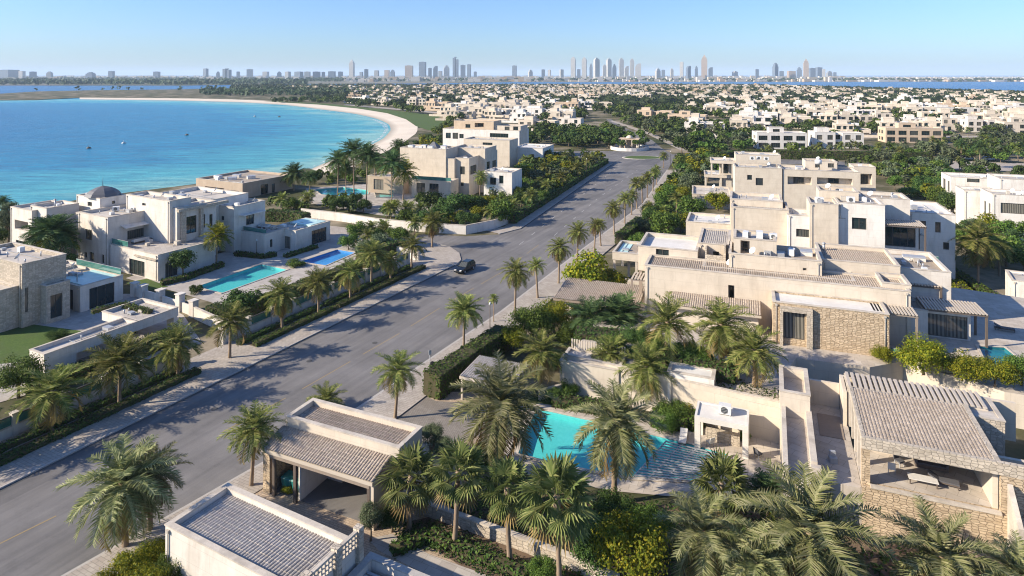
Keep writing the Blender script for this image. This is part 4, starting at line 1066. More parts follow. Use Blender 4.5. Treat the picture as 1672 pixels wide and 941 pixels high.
skybox(h.W(d_['u0'] + 9.4, d_['v0'] + 4.4, 10.6), R(-20), 'low pale hatch on the gravel roof of the cream villa')
skybox(h.W(k_['u0'] + 5.6, k_['v0'] + 6.4, 9.1), R(-20), 'long hatch on the grey end roof of the cream villa', 2.6, .8, .5)
vent(h.W(g_['u0'] + .9, g_['v0'] + 6.6, 10.2), 'round vent at the corner of the tiled cream villa roof')
sofa(h.W(E0 + 3.6, V + 9.9, ZT + .05), R(150), 'low dark sofa under the rear slatted roof of the cream villa', m=DCUSH)
table(h.W(E0 + 3.8, V + 8.4, ZT + .05), R(-20), 'dark low table before the sofa on the cream villa terrace', 1.4, .9, .4, DCUSH)
for i, (x, y) in enumerate(((1547, 525), (1558, 530), (1640, 540))):
    lounger(P(x, y, ZT + .03), R(60), ('grey lounger nearer the dark slatted roof by the teal pool', 'grey lounger on the outer side of the pair by the teal pool', 'lounger alone under the shrubs beyond the teal pool')[i], DCUSH if i != 1 else CUSH)
# tiled shelter along the pavement
h = House('tiled_pergola_house', 'low garden house with weathered ribbed roof beside the yellow-green tree and the pavement', 'garden house', 20, (905, 512), 0)
p_ = h.rect(3.6, nl=(903, 487), u=('x', 1042), v=('y', 460)); u0, v0 = h.loc2(p_[0])
h.part('tiled_roof', lambda mb: canopy(mb, u0, v0, p_[1], p_[2], 3.6, 4.2), [TILE, WOOD], uv=False)
h.block(3.2, uv=(u0 + 1.2, v0 + 1.6, p_[1] - 1.6, p_[2] - 1.9), wall=WARM, par=0, wins=[('S', 1.2, .1, 3.4, 2.5, 'gm'), ('S', 5, .1, 7, 2.5, 'gm')])
for q in (.2, p_[1] * .35, p_[1] * .7): h.part('post', lambda mb: mb.box(u0 + q, u0 + q + .2, v0 + .2, v0 + .4, 0, 3.27), WOOD)
# small pavilion with glass roof panel
h = House('entrance_pavilion', 'small flat pavilion with blue roof panel at the street end of the cream villa', 'pavilion', 20, (1005, 447), 0)
b = h.block(4.4, nl=(1000, 412), u=('x', 1042), v=('y', 393), wall=WARM, roof=ROOFG, par=.35, z0=3.2)
for (x, y) in ((.1, .1), (b['w'] - .5, .1), (.1, b['d'] - .5), (b['w'] - .5, b['d'] - .5), (2.2, 1.8)): h.part('pillar', lambda mb: mb.box(b['u0'] + x, b['u0'] + x + .4, b['v0'] + y, b['v0'] + y + .4, 0, 3.19), COPING)
h.part('roof_panel', lambda mb: mb.box(b['u0'] + .5, b['u0'] + 2.2, b['v0'] + .6, b['v0'] + b['d'] - .6, b['zr'] + .004, b['zr'] + .08), TURQG)
h.part('planter', lambda mb: mb.box(b['u0'] + 2.4, b['u0'] + 6, b['v0'] - 2.6, b['v0'] - 1.6, 0, .8), COPING)

# ------------------------------------------------------------------ villa behind the cream villa
h = House('stepped_villa', 'grey-white stepped villa with square windows directly behind the long cream villa', 'villa', 20, (1194, 404), 0)
a_ = h.block(12.2, nl=(1194, 338), u=('x', 1288), v=('y', 325), wall=CREAM, roof=TILEG, rooft='tile', par=.4)
h.block(12.9, nl=(1192, 325), u=('x', 1278), v=('y', 313), wall=CREAM, roof=ROOFP, par=.5, wins=[('W', .5, 8.6, 2.0, 11.6, 'wm')])
b_ = h.block(11.8, nl=(1286, 351), u=('x', 1380), v=('y', 340), wall=WHITE, roof=ROOFW, par=.5, wins=[('S', 1300, 376, 1362, 389, 'g')])
c_ = h.block(14.2, nl=(1368, 331), u=('x', 1445), v=6.5, wall=WHITE, roof=ROOFP, par=.4, wins=[('S', 1391, 356, 1415, 375, 'w')])
q_ = h.block(14.0, nl=(1322, 332), u=('x', 1369), v=5.5, wall=CREAM, roof=ROOFP, par=.4)
h.block(15.2, z0=11, nl=(1337, 311), u=('x', 1402), v=4.5, wall=CREAM, roof=ROOFG, par=.5)
r_ = h.block(13.9, nl=(1406, 322), u=('x', 1486), v=6, wall=GREYW, roof=ROOFG, par=.5)
h.block(7.6, nl=(1444, 381), u=('x', 1509), v=7.0, wall=GREYW, roof=ROOFP, par=.9)
x_ = h.block(11.0, nl=(1484, 347), u=('x', 1560), v=('y', 327), wall=WHITE, roof=ROOFW, par=.4, wins=[('S', 1503, 361, 1512, 372, 'w'), ('S', 1527, 363, 1536, 380, 'w'), ('S', 1540, 396, 1550, 408, 'w')])
h.block(10.9, uv=(c_['u0'] + c_['w'] + .3, c_['v0'] + 3.2, 4.8, 3), wall=GREYW, par=0, wins=[('S', .3, 7.4, 4.4, 10.4, 'gm')])
h.pergola((c_['u0'] + c_['w'] - .1, c_['v0'] + .3, 5.6, 4.0), 11.3, zb=7.0, beam=DWOOD, posts=(1, 2))
h.rail(c_['u0'] + c_['w'] + .2, c_['v0'] - 5.5, c_['u0'] + c_['w'] + 5.6, c_['v0'] - 5.5, 7.6, .9)
l_ = h.block(7.4, nl=(1120, 362), u=('x', 1195), v=('y', 347), wall=WARM, roof=ROOFW, par=.4, z0=4.8)
h.block(4.8, uv=(l_['u0'] + 2.6, l_['v0'] + 1.5, l_['w'] - 2.6, l_['d'] - 1.5), wall=LIME2, par=0)
for k in (0.1, 2.1): h.part('pillar', lambda mb: mb.box(l_['u0'] + k, l_['u0'] + k + .5, l_['v0'] + .1, l_['v0'] + .6, 0, 4.79), WARM)
h.block(9.4, uv=(a_['u0'] + 8, a_['v0'] + 5.5, 12, 7), wall=CREAM, roof=ROOFG, par=.5)
ac(h.W(q_['u0'] + 1.6, q_['v0'] + 2.6, 13.6), R(-20), 'silver unit on the roof step of the grey-white stepped villa', 1.3)
ac(h.W(c_['u0'] + 2.2, c_['v0'] + 3, 13.8), R(-20), 'unit alone on the tallest box of the grey-white stepped villa', 1.2)
tank(h.W(a_['u0'] + 9.4, a_['v0'] + 7.4, 9.0), 'pale tank in the roof yard of the grey-white stepped villa', .7, 1.3)
vent(h.W(r_['u0'] + 5, r_['v0'] + 3, 13.4), 'thin vent above the roof terrace of the stepped villa')

h = House('ochre_villa', 'beige villa with columned loggia and roof hatches behind the stepped villa, nearest the roundabout', 'villa', 16, (1200, 320), 0)
a_ = h.block(10.6, nl=(1200, 273), u=('x', 1277), v=8, wall=WARM, roof=ROOFP, par=.5, wins=[('S', 1220, 286, 1228, 294, 'w'), ('S', 1234, 291, 1246, 303, 'd')])
b_ = h.block(10.4, nl=(1278, 277), u=('x', 1405), v=9, wall=WARM, roof=ROOFP, par=.5, wins=[('S', 1286, 289, 1325, 302, 'n'), ('S', 1334, 291, 1392, 302, 'n')])
h.block(12.2, z0=9.5, nl=(1201, 252), u=('x', 1275), v=6, wall=WARM, roof=ROOFW, par=.3)
h.block(12.0, z0=9.5, nl=(1315, 263), u=('x', 1367), v=5, wall=WARM, roof=ROOFG, par=.3, wins=[('S', 1331, 267, 1339, 274, 'w'), ('S', 1352, 267, 1362, 274, 'w')])
h.block(9.4, nl=(1394, 272), u=('x', 1430), v=6, wall=WARM, roof=ROOFP, par=.5, wins=[('S', 1402, 284, 1424, 302, 'n')])
lo = h.block(10.2, z0=9.4, nl=(1160, 262), u=('x', 1201), v=6.5, wall=WARM, roof=ROOFW, par=.35)
l2 = h.block(5.8, z0=5.0, nl=(1150, 285), u=('x', 1201), v=8, wall=WARM, roof=ROOFW, par=.3)
h.block(9.4, uv=(lo['u0'] + 2.5, lo['v0'] + 3.5, lo['w'] - 2.5, 3), wall=WARM, par=0, wins=[('S', .5, 6.2, 2.4, 9, 'gm'), ('S', 3.4, 6.2, 5, 9, 'gm')])
for k in (.1, 3.0, 5.6): h.part('column', lambda mb: mb.box(lo['u0'] + k, lo['u0'] + k + .4, lo['v0'] + .1, lo['v0'] + .5, 5.81, 9.39), WARM)
for k in (.1, 4.2, 7.6): h.part('column', lambda mb: mb.box(l2['u0'] + k, l2['u0'] + k + .5, l2['v0'] + .1, l2['v0'] + .6, 0, 4.99), WARM)
for k in range(3): ac(h.W(a_['u0'] + 4.5 + k * 1.7, a_['v0'] + 5 + (k % 2), 11.9), R(-16), ('first', 'second', 'third')[k] + ' unit from the street in the cluster crowning the beige columned villa', 1.2)
skybox(h.W(b_['u0'] + 4.5, b_['v0'] + 5, 9.9), R(-16), 'tilted hatch on the wide roof of the beige columned villa', 1.8, 1.3, .7)
tank(h.W(b_['u0'] + 8.6, b_['v0'] + 3, 11.7), 'drum tank beside the box on the beige columned villa roof', .8, 1.1)
h = House('low_forecourt_house', 'low flat garage house among shrubs below the columned loggia', 'garage', 16, (1130, 335), 0)
h.block(3.4, nl=(1130, 317), u=('x', 1195), v=('y', 303), wall=WARM, roof=ROOFP, par=.35)

# ------------------------------------------------------------------ white villa at the right edge
h = House('white_villa', 'bright white villa with big panes beside the dense garden, cut by the picture edge', 'villa', 20, (1530, 330), 0)
a_ = h.block(8.6, nl=(1552, 289), u=('x', 1640), v=8, wall=WHITE, roof=ROOFW, par=.5, wins=[('W', .8, 4.6, 2.6, 7.4, 'wm'), ('W', 4.2, 4.6, 6.6, 7.4, 'wm'), ('S', 1579, 292, 1600, 298, 'w')])
b_ = h.block(9.2, nl=(1620, 317), u=('x', 1730), v=7, wall=WHITE, roof=ROOFP, par=.5, wins=[('S', 1634, 333, 1700, 350, 'g'), ('W', 1.0, 4, 2.2, 7, 'wm'), ('W', 3.6, 4, 5.0, 7, 'wm')])
h.block(8.4, nl=(1574, 311), u=('x', 1632), v=6, wall=WHITE, roof=ROOFP, par=.5)
h.block(10.2, nl=(1632, 292), u=('x', 1740), v=8, wall=WHITE, roof=ROOFP, par=.4)
ac(h.W(b_['u0'] + 7, b_['v0'] + 4, 8.7), R(-20), 'unit on the bright white villa roof by the picture edge', 1.2)
h = House('white_outbuilding', 'small white flat-roofed outbuilding beyond the clipped yellow-green hedge', 'outbuilding', 30, (1640, 478), 0)
h.block(4.0, nl=(1652, 458), u=('x', 1760), v=('y', 441), wall=WHITE, roof=ROOFP, par=.2, wins=[('W', 1, .6, 2.2, 2.6, 'wm'), ('W', 4, .6, 5.2, 2.6, 'wm')])

# ------------------------------------------------------------------ limestone pavilion, bottom right
h = House('limestone_pavilion', 'limestone pavilion with broad tiled roof and open loggia above a rough stone wall', 'pavilion', 22, (1407, 868), 0)
q = h.rect(7.0, nl=(1407, 716), u=('x', 1637), v=('y', 631)); u0, v0 = h.loc2(q[0]); w, d = q[1], q[2]
FZ = 3.62
h.part('roof', lambda mb: tile_sheet(mb, u0 + .3, v0 + .35, w - .7, d - .6, 7.02, 7.02, pitch=.24, row=.26, amp=.05), TILE, uv=False)
h.part('roof_frame', lambda mb: (mb.box(u0, u0 + w + 6, v0, v0 + .34, 6.25, 7.1), mb.box(u0, u0 + .28, v0 + .34, v0 + d, 6.5, 7.1), mb.box(u0 + w - .4, u0 + w, v0 + .34, v0 + d, 6.5, 7.1), mb.box(u0 + .28, u0 + w - .4, v0 + .34, v0 + d, 6.86, 7.0)), [LIME2, COPING])
h.part('wall', lambda mb: (mb.box(u0, u0 + w + 6, v0 - .25, v0 + .5, 0, FZ), mb.box(u0, u0 + .55, v0, v0 + .5, FZ, 6.25), mb.box(u0 + w - .1, u0 + w + 6, v0, v0 + .34, FZ, 6.25)), [LIME])
h.part('sill', lambda mb: mb.box(u0 + .55, u0 + w - .1, v0 - .32, v0 + .02, FZ + .003, FZ + .16), COPING)
h.part('rear_wall', lambda mb: (mb.box(u0 + .1, u0 + w, v0 + 5.0, v0 + 5.3, FZ, 6.85), mb.box(u0 + w - .45, u0 + w - .11, v0 + .5, v0 + 5.0, FZ, 6.85)), WARM)
h.part('floor', lambda mb: mb.box(u0 + .003, u0 + w, v0 + .5, v0 + 5, FZ - .2, FZ), DECK)
def arcade(mb):
    for k in range(5): mb.box(u0 + .02, u0 + .4, v0 + .55 + k * 1.95, v0 + .95 + k * 1.95, FZ, 6.49)
h.part('side_arcade', arcade, COPING)
h.pergola((u0 - .1, v0 + d + .3, w + 1.6, 2.6), 6.9, slat=SLAT, beam=COPING, gap=.42, zb=3.4)
h.part('rear_parapet', lambda mb: (mb.box(u0 - .4, u0 + w + 4.2, v0 + d + 3.3, v0 + d + 3.6, 3.2, 6.4), mb.box(u0 - .4, u0 - .12, v0 + d + .2, v0 + d + 3.3, 3.2, 6.4)), CREAM)
h.block(6.7, z0=0, uv=(u0 + w - .3, v0 + d - 1.2, 2.5, 3.9), wall=LIME2, roof=ROOFP, par=.02)
h.part('side_court_wall', lambda mb: (mb.box(u0 + w + .3, u0 + w + 6, v0 + 3.4, v0 + 3.7, 0, 5.8), mb.box(u0 + w + .3, u0 + w + 6, v0 + .5, v0 + 3.4, 4.6, 4.8)), CREAM)
h.part('wing_wall', lambda mb: mb.hexa([(u0 + w + .2, v0 - 2.4, 0), (u0 + w + .5, v0 - 2.4, 0), (u0 + w + .5, v0 - .26, 0), (u0 + w + .2, v0 - .26, 0)], [(u0 + w + .2, v0 - 2.4, 4.2), (u0 + w + .5, v0 - 2.4, 4.2), (u0 + w + .5, v0 - .26, 5.9), (u0 + w + .2, v0 - .26, 5.9)]), COPING)
h.part('balcony_floor', lambda mb: mb.box(u0 + w + .5, u0 + w + 6, v0 - 2.4, v0 - .26, FZ - .3, FZ), DECK)
# sunken walk and parapets beside it
TW = 3.4
h.part('terrace', lambda mb: (mb.box(u0 - 3.0, u0 - .02, v0 - .2, v0 + d + 3.6, 0, TW), mb.box(u0 - 2.4, u0 - .5, v0 + d - 2.2, v0 + d + 1.6, TW + .002, TW + .05, 1)), [DECK, WOOD])
h.part('inner_parapet', lambda mb: (mb.box(u0 - 3.45, u0 - 3.0, v0 - .6, v0 + d + 2.6, 0, 4.9), mb.box(u0 - 3.45, u0 - 2.75, v0 - 1.1, v0 - .6, 0, 4.7)), COPING)
h.part('passage_floor', lambda mb: mb.box(u0 - 5.05, u0 - 3.45, v0 - 2.4, v0 + d + 2.6, 0, 4.1), DECK)
h.part('outer_parapet', lambda mb: mb.box(u0 - 5.4, u0 - 5.05, v0 - 2.4, v0 + d + 2.9, 0, 5.0), COPING)
h.block(6.2, z0=0, uv=(u0 - 5.5, v0 + d - 1.4, 2.4, 5.4), wall=WARM, roof=DECK, par=.9, th=.3)
h.part('cross_wall', lambda mb: mb.box(u0 - 3.0, u0 - .42, v0 + d + 3.3, v0 + d + 3.6, TW, 5.6), CREAM)
G1 = h
def stool(mb): mb.box(-.28, .28, -.28, .28, 0, .42); mb.box(-.22, .22, .05, .28, .42, .8)
mesh_thing('garden_stool', stool, METAL, h.W(u0 - 1.7, v0 + 2.6, TW), R(-10), 'small grey block seat alone on the walk beside the limestone pavilion', 'seat')
table(h.W(u0 + 4.2, v0 + 1.7, FZ), R(-22), 'low pale table inside the limestone loggia', 1.9, .8, .45, CUSH)
lounger(h.W(u0 + 5.6, v0 + 2.2, FZ), R(60), 'grey lounger at the far end inside the limestone loggia', DCUSH)
chair(h.W(u0 + 2.3, v0 + 2.4, FZ), R(150), 'pale armchair near the stone pier inside the limestone loggia', CUSH)
chair(h.W(u0 + 3.0, v0 + 3.6, FZ), R(20), 'dark chair at the back inside the limestone loggia')
sofa(h.W(u0 + 5.2, v0 + 4.2, FZ), R(-22 + 0), 'dark sofa along the rear wall of the limestone loggia', m=DCUSH)

# ------------------------------------------------------------------ garden walls, kiosk, shelters of the lower garden
h = House('bar_kiosk', 'white stone poolside kiosk on square piers with slab roof', 'kiosk', 22, (1134, 731), 0)
q = h.rect(2.9, nl=(1134, 681), u=('x', 1222), v=('y', 656)); u0, v0 = h.loc2(q[0]); w, d = q[1], q[2]
h.part('slab_roof', lambda mb: (mb.box(u0, u0 + w, v0, v0 + d, 2.55, 2.9), mb.box(u0, u0 + .2, v0, v0 + d, 2.9, 3.02), mb.box(u0 + w - .2, u0 + w, v0, v0 + d, 2.9, 3.02), mb.box(u0 + .2, u0 + w - .2, v0, v0 + .2, 2.9, 3.02), mb.box(u0 + .2, u0 + w - .2, v0 + d - .2, v0 + d, 2.9, 3.02)), [ROOFW])
for x in (0, w - .5):
    for y in (0, d - .5): h.part('pier', lambda mb: mb.box(u0 + x, u0 + x + .5, v0 + y, v0 + y + .5, 0, 2.549), WHITE)
h.part('counter', lambda mb: mb.box(u0 + .8, u0 + w - .8, v0 + d - 1.2, v0 + d - .6, 0, 1.0), LIME2)
ac(h.W(u0 + w * .55, v0 + d * .55, 2.9), R(-22), 'white unit on the slab roof of the poolside kiosk', 1.15)
chair(h.W(u0 + 1.3, v0 + .9, .06), R(200), 'chair under the poolside kiosk', CUSH)
chair(h.W(u0 + w + .8, v0 + .6, .06), R(120), 'chair outside the poolside kiosk on the wall side', DCUSH)
lounger(h.W(u0 - 1.1, v0 + .8, .06), R(-20), 'pale lounger between the poolside kiosk and the shrubs')
def wall_thing(name, pts, h_, t, label, m, z=0.0, cap=True, px=True, cat='wall'):
    W = [P(x, y, z) if px else Vector((x, y, z)) for x, y in pts]; o = W[0].copy(); mb = MB()
    for i in range(len(W) - 1):
        a, b = W[i] - o, W[i + 1] - o; dd = (b - a).normalized(); n = Vector((-dd.y, dd.x, 0)) * t / 2; up = Vector((0, 0, h_))
        mb.hexa([a - n, b - n, b + n, a + n], [k + up for k in (a - n, b - n, b + n, a + n)], 0)
        if cap:
            n2 = n * 1.25; mb.hexa([k + up for k in (a - n2, b - n2, b + n2, a + n2)], [k + up + Vector((0, 0, .1)) for k in (a - n2, b - n2, b + n2, a + n2)], 1)
    ob = mb.build(name, [m, COPING], uv=True); ob.location = o; return tag(ob, label, cat)
wall_thing('terrace_parapet', [(922, 586), (1275, 666)], .5, .25, 'long low parapet along the dappled retaining wall above the pool', WARM, ZT)
h = House('flat_garden_house', 'flat pale slab-roofed store among palms on the upper terrace, by the retaining wall', 'garden house', 22, (1090, 640), 0)
h.block(4.4, nl=(1090, 607), u=('x', 1166), v=('y', 592), z0=0, wall=WHITE, roof=ROOFW, par=.06)
h = House('flat_garden_house', 'low slab-roofed store with carved screen, behind the leftmost upper garden palms', 'garden house', 22, (916, 610), 0)
b = h.block(3.5, nl=(914, 589), u=('x', 1010), v=('y', 568), wall=WARM, roof=ROOFP, par=.1)
h.part('carved_screen', lambda mb: [mb.box(b['u0'] + .3 + k * .28, b['u0'] + .45 + k * .28, b['v0'] + b['d'] - .2, b['v0'] + b['d'] - .05, 3.505, 4.6) for k in range(22)], [WARM])
h = House('tiled_shelter', 'small ribbed-roof shelter on posts behind the clipped hedge', 'shelter', 24, (752, 650), 0)
q = h.rect(2.6, nl=(750, 614), u=('x', 835), v=('y', 585)); u0, v0 = h.loc2(q[0])
h.part('tiled_roof', lambda mb: canopy(mb, u0, v0, q[1], q[2], 2.6, 2.9), [TILEG, COPING], uv=False)
for x in (.1, q[1] - .3):
    for y in (.15, q[2] - .3): h.part('post', lambda mb: mb.box(u0 + x, u0 + x + .2, v0 + y, v0 + y + .2, 0, 2.28), COPING)
wall_thing('garden_wall', [(686, 838), (735, 855), (830, 890), (945, 935), (1010, 965)], .9, .35, 'low stepped stone wall behind the fan palms', LIME2)
wall_thing('garden_wall', [(880, 655), (930, 640), (1000, 655)], 1.0, .3, 'curved stone wall at the far end of the turquoise garden pool', WARM)
def water_grid():
    # slatted shade over the shallow end of the pool
    a, b, c, d = [P(x, y, .2) for x, y in ((1088, 719), (1190, 744), (1136, 787), (1034, 778))]
    o = (a + b + c + d) / 4; mb = MB()
    for k in range(15):
        t = (k + .5) / 15; p, q = a.lerp(d, t) - o, b.lerp(c, t) - o; mb.bar(p, q, .16, .05, 0)
    for k in range(5):
        t = k / 4; p, q = a.lerp(b, t) - o, d.lerp(c, t) - o; mb.bar(p + Vector((0, 0, -.06)), q + Vector((0, 0, -.06)), .12, .06, 0)
    ob = mb.build('pool_slat_cover', METAL); ob.location = o; tag(ob, 'slatted grid lying over the shallow end of the turquoise garden pool', 'pool cover')
water_grid()

# ------------------------------------------------------------------ gatehouse
h = House('gatehouse', 'gatehouse with parapeted tile roof over a tiled canopy and open bays by the road', 'gatehouse', 24, (467, 800), 0)
b = h.block(5.1, z0=3.6, nl=(467, 681), u=('x', 652), v=('x', 511), wall=CREAM, roof=TILE, rooft='tile', par=.45, th=.3)
u0, v0, w, d = b['u0'], b['v0'], b['w'], b['d']
h.part('tiled_canopy', lambda mb: (canopy(mb, u0 - .3, v0 - 2.5, w - .4, 2.45, 3.75, 4.35)), [TILE, LIME2], uv=False)
h.part('rear_wall', lambda mb: mb.box(u0 + .5, u0 + w - .3, v0 + d - .3, v0 + d - .003, 0, 3.59), WARM)
h.part('stone_pier', lambda mb: (mb.box(u0 - .25, u0 + .45, v0 - 2.3, v0 + d - .003, 0, 3.44)), LIME)
h.part('end_wall', lambda mb: (mb.box(u0 + w - .3, u0 + w - .003, v0 + .003, v0 + d - .003, 0, 3.59), mb.box(u0 + w - 1.1, u0 + w - .72, v0 - 2.3, v0 - .003, 0, 3.44)), CREAM)
h.part('partition', lambda mb: (mb.box(u0 + 3.1, u0 + 3.35, v0 - 1.9, v0 + d - .31, 0, 3.55), mb.box(u0 + 3.36, u0 + 4.9, v0 + 1.2, v0 + 1.45, 0, 3.55)), WHITE)
for k in (.75, 2.95, w - 1.3): h.part('post', lambda mb: mb.box(u0 + k, u0 + k + .26, v0 - 2.35, v0 - 2.1, 0, 3.44), DWOOD)
h.part('beam', lambda mb: mb.box(u0 + .46, u0 + w - 1.11, v0 - 2.36, v0 - 2.12, 3.1, 3.44), WOOD)
h.part('garage_floor', lambda mb: mb.box(u0 + .46, u0 + w - .31, v0 - 1.9, v0 + d - .32, .06, .1), ASPH)
GH = h; gu, gv = u0, v0
def bin_thing(w, rz, label):
    ro = empty('wheeled_bin', w, rz, label, 'bin', 'teal bins in the gatehouse bay')
    mb = MB(); mb.hexa([(-.38, -.34, .1), (.38, -.34, .1), (.38, .34, .1), (-.38, .34, .1)], [(-.5, -.45, 1.1), (.5, -.45, 1.1), (.5, .45, 1.1), (-.5, .45, 1.1)]); mb.build('body', TEAL, ro)
    mb = MB(); mb.hexa([(-.53, -.48, 1.102), (.53, -.48, 1.102), (.53, .48, 1.102), (-.53, .48, 1.102)], [(-.48, -.4, 1.2), (.48, -.4, 1.2), (.48, .46, 1.26), (-.48, .46, 1.26)]); mb.build('lid', TEAL, ro)
    for s in (-.35, .35): m2 = MB(); m2.tube([(s - .04, .3, .11), (s + .04, .3, .11)], [.11, .11], 10); m2.build('wheel', TYRE, ro)
bin_thing(h.W(u0 + 1.5, v0 - 1.2, .06), R(-24), 'larger teal bin beside the stone pier in the gatehouse bay')
bin_thing(h.W(u0 + 2.55, v0 - 1.15, .06), R(-20), 'teal bin against the dark post in the gatehouse bay')

# ------------------------------------------------------------------ tiled building at the bottom left, dark slatted roof beside it
h = House('tiled_courtyard_house', 'low house with broad parapeted tile roof and balustrade, nearest the camera beside the road', 'house', 28, (269, 965), 0)
q = h.rect(3.9, nl=(270, 858), u=('x', 494), v=('y', 791)); 
b = h.block(3.9, nl=(270, 858), u=12.6, v=('y', 791), wall=GREYW, roof=TILEG, rooft='tile', par=.4, th=.35)
u0, v0, w, d = b['u0'], b['v0'], b['w'], b['d']
def balus(mb):
    x = u0 + w + .05
    for k in range(2): mb.box(x - .08, x + .08, v0 + .35, v0 + d - .3, 4.25 + k * .3, 4.32 + k * .3)
    mb.box(x - .12, x + .12, v0 + .3, v0 + d - .25, 4.85, 5.0)
    n = 14
    for k in range(n): y = v0 + .5 + (d - 1.1) * k / (n - 1); mb.box(x - .05, x + .05, y - .05, y + .05, 3.99, 4.85)
h.part('balustrade', balus, COPING)
for y in (.0, d * .5, d - .45): h.part('balustrade_pier', lambda mb: mb.box(u0 + w - .2, u0 + w + .3, v0 + y, v0 + y + .45, 0, 5.15), LIME2)
h.part('plinth', lambda mb: mb.box(u0 - .06, u0 + w + .06, v0 - .06, v0 - .003, 0, .5), LIME2)
h = House('slatted_court', 'dark parapeted court roof with grey slats beside the balustrade, at the bottom edge', 'court', 26, (560, 1010), 0)
cl = P(605, 904, 2.9) - h.d1 * 4.5; cu, cv = h.loc2(cl)
b = h.block(2.9, uv=(cu, cv, 6.5, 4.5), wall=GREYW, roof=ROOFG, par=.7, th=.4, cop=KERB)
u0, v0, w, d = b['u0'], b['v0'], b['w'], b['d']
h.part('slat_roof', lambda mb: [mb.box(u0 + .45, u0 + w - .45, v0 + .5 + k * .3, v0 + .68 + k * .3, 2.42, 2.5) for k in range(int((d - 1) / .3))], [METAL])
sheet('garden_path', [(600, 880), (640, 872), (700, 905), (800, 941), (900, 975), (760, 990), (690, 935), (620, 900)], .075, DECKL)
# ------------------------------------------------------------------ left side: courtyard villa by the sea
h = House('courtyard_villa', 'large pale villa with slate dome and roof terraces, beside the bay', 'villa', 29, (180, 442), 0)
a1 = h.block(9.0, nr=(176, 356), u=('x', 128), v=('x', 257), wall=GREYW, roof=ROOFP, par=.45, wins=[('S', 139, 375, 150, 392, 'w'), ('S', 138, 412, 142, 421, 'w'), ('S', 146, 412, 153, 426, 'w'), ('S', 166, 416, 170, 430, 'w'), ('E', 208, 374, 240, 392, 'g')])
h.part('awning', lambda mb: mb.hexa([(a1['u0'] + a1['w'] + .01, a1['v0'] + 2.2, 7.1), (a1['u0'] + a1['w'] + 1.6, a1['v0'] + 2.2, 6.8), (a1['u0'] + a1['w'] + 1.6, a1['v0'] + 8.2, 6.8), (a1['u0'] + a1['w'] + .01, a1['v0'] + 8.2, 7.1)], [(a1['u0'] + a1['w'] + .01, a1['v0'] + 2.2, 7.2), (a1['u0'] + a1['w'] + 1.6, a1['v0'] + 2.2, 6.9), (a1['u0'] + a1['w'] + 1.6, a1['v0'] + 8.2, 6.9), (a1['u0'] + a1['w'] + .01, a1['v0'] + 8.2, 7.2)]), WHITE)
lw = h.block(4.3, nr=(258, 417), u=('x', 178), v=('x', 351), wall=GREYW, roof=DECKL, par=.3, wins=[('S', 211, 425, 236, 450, 'g'), ('E', 270, 428, 290, 452, 'g')])
h.part('string_course', lambda mb: mb.box(lw['u0'] + lw['w'] - 6.2, lw['u0'] + lw['w'] - .1, lw['v0'] - .35, lw['v0'] - .003, 3.4, 3.62), LIME2)
h.rail(lw['u0'] + .2, lw['v0'] + .4, lw['u0'] + 5, lw['v0'] + .4, 4.4, .9)
a2 = h.block(11.5, nr=(277, 329), u=('x', 206), v=('x', 312), wall=GREYW, roof=ROOFP, par=.5, wins=[('S', 232, 332, 238, 336, 'w')])
a2b = h.block(10.2, nr=(289, 341), u=6, v=('x', 353), wall=GREYW, roof=ROOFP, par=.4, wins=[('E', 304, 353, 321, 381, 'g'), ('E', 331, 350, 335, 372, 'w'), ('E', 342, 350, 347, 370, 'w')])
h.part('entrance_pier', lambda mb: (mb.box(a2b['u0'] + 6.003, a2b['u0'] + 6.6, a2b['v0'] + .6, a2b['v0'] + 1.4, 0, 9.6), mb.box(a2b['u0'] + 6.003, a2b['u0'] + 6.6, a2b['v0'] + 4.2, a2b['v0'] + 4.8, 0, 9.6), mb.box(a2b['u0'] + 6.003, a2b['u0'] + 6.7, a2b['v0'] - .1, a2b['v0'] + 10, 9.603, 10.1)), LIME2)
a3 = h.block(10.7, nr=(163, 325), u=('x', 125), v=('x', 206), wall=WHITE, roof=ROOFG, par=.3, wins=[('E', 183, 328, 188, 333, 'w'), ('S', 143, 330, 150, 337, 'w')])
def dome(mb):
    cx, cy, z = a3['u0'] + a3['w'] * .62, a3['v0'] + a3['d'] * .45, 10.75; n = 10; prof = [(3.1, 0), (2.75, .55), (2.2, 1.05), (1.4, 1.45), (.6, 1.7), (.25, 1.8)]
    for i in range(len(prof) - 1):
        for k in range(8):
            p = []
            for (r, q), kk in ((prof[i], k), (prof[i], k + 1), (prof[i + 1], k + 1), (prof[i + 1], k)):
                a = kk * pi / 4 + pi / 8; p.append((cx + r * cos(a), cy + r * sin(a), z + q))
            mb.poly(p)
    mb.tube([(cx, cy, z + 1.75), (cx, cy, z + 3.6)], [.06, .02], 6)
h.part('dome', dome, DOME)
a0 = h.block(9.6, nr=(76, 341), u=('x', 50), v=('x', 129), wall=GREYW, roof=ROOFP, par=.5)
h.block(9.0, nr=(52, 345), u=('x', 17), v=7, wall=GREYW, roof=ROOFP, par=.4, wins=[('S', 24, 361, 46, 376, 'p'), ('S', 26, 394, 46, 420, 'g')])
h.block(8.4, uv=(a1['u0'] - 3.2, a1['v0'] + 1.2, 3.2, 7), wall=GREYW, roof=ROOFG, par=.4)
h.block(10.0, uv=(a2['u0'] - 4, a2['v0'] + 8.5, 16, 9), wall=WHITE, roof=ROOFP, par=.6)
h.block(8.2, uv=(a0['u0'] + 3, a0['v0'] + 10, 22, 10), wall=GREYW, roof=ROOFP, par=.5)
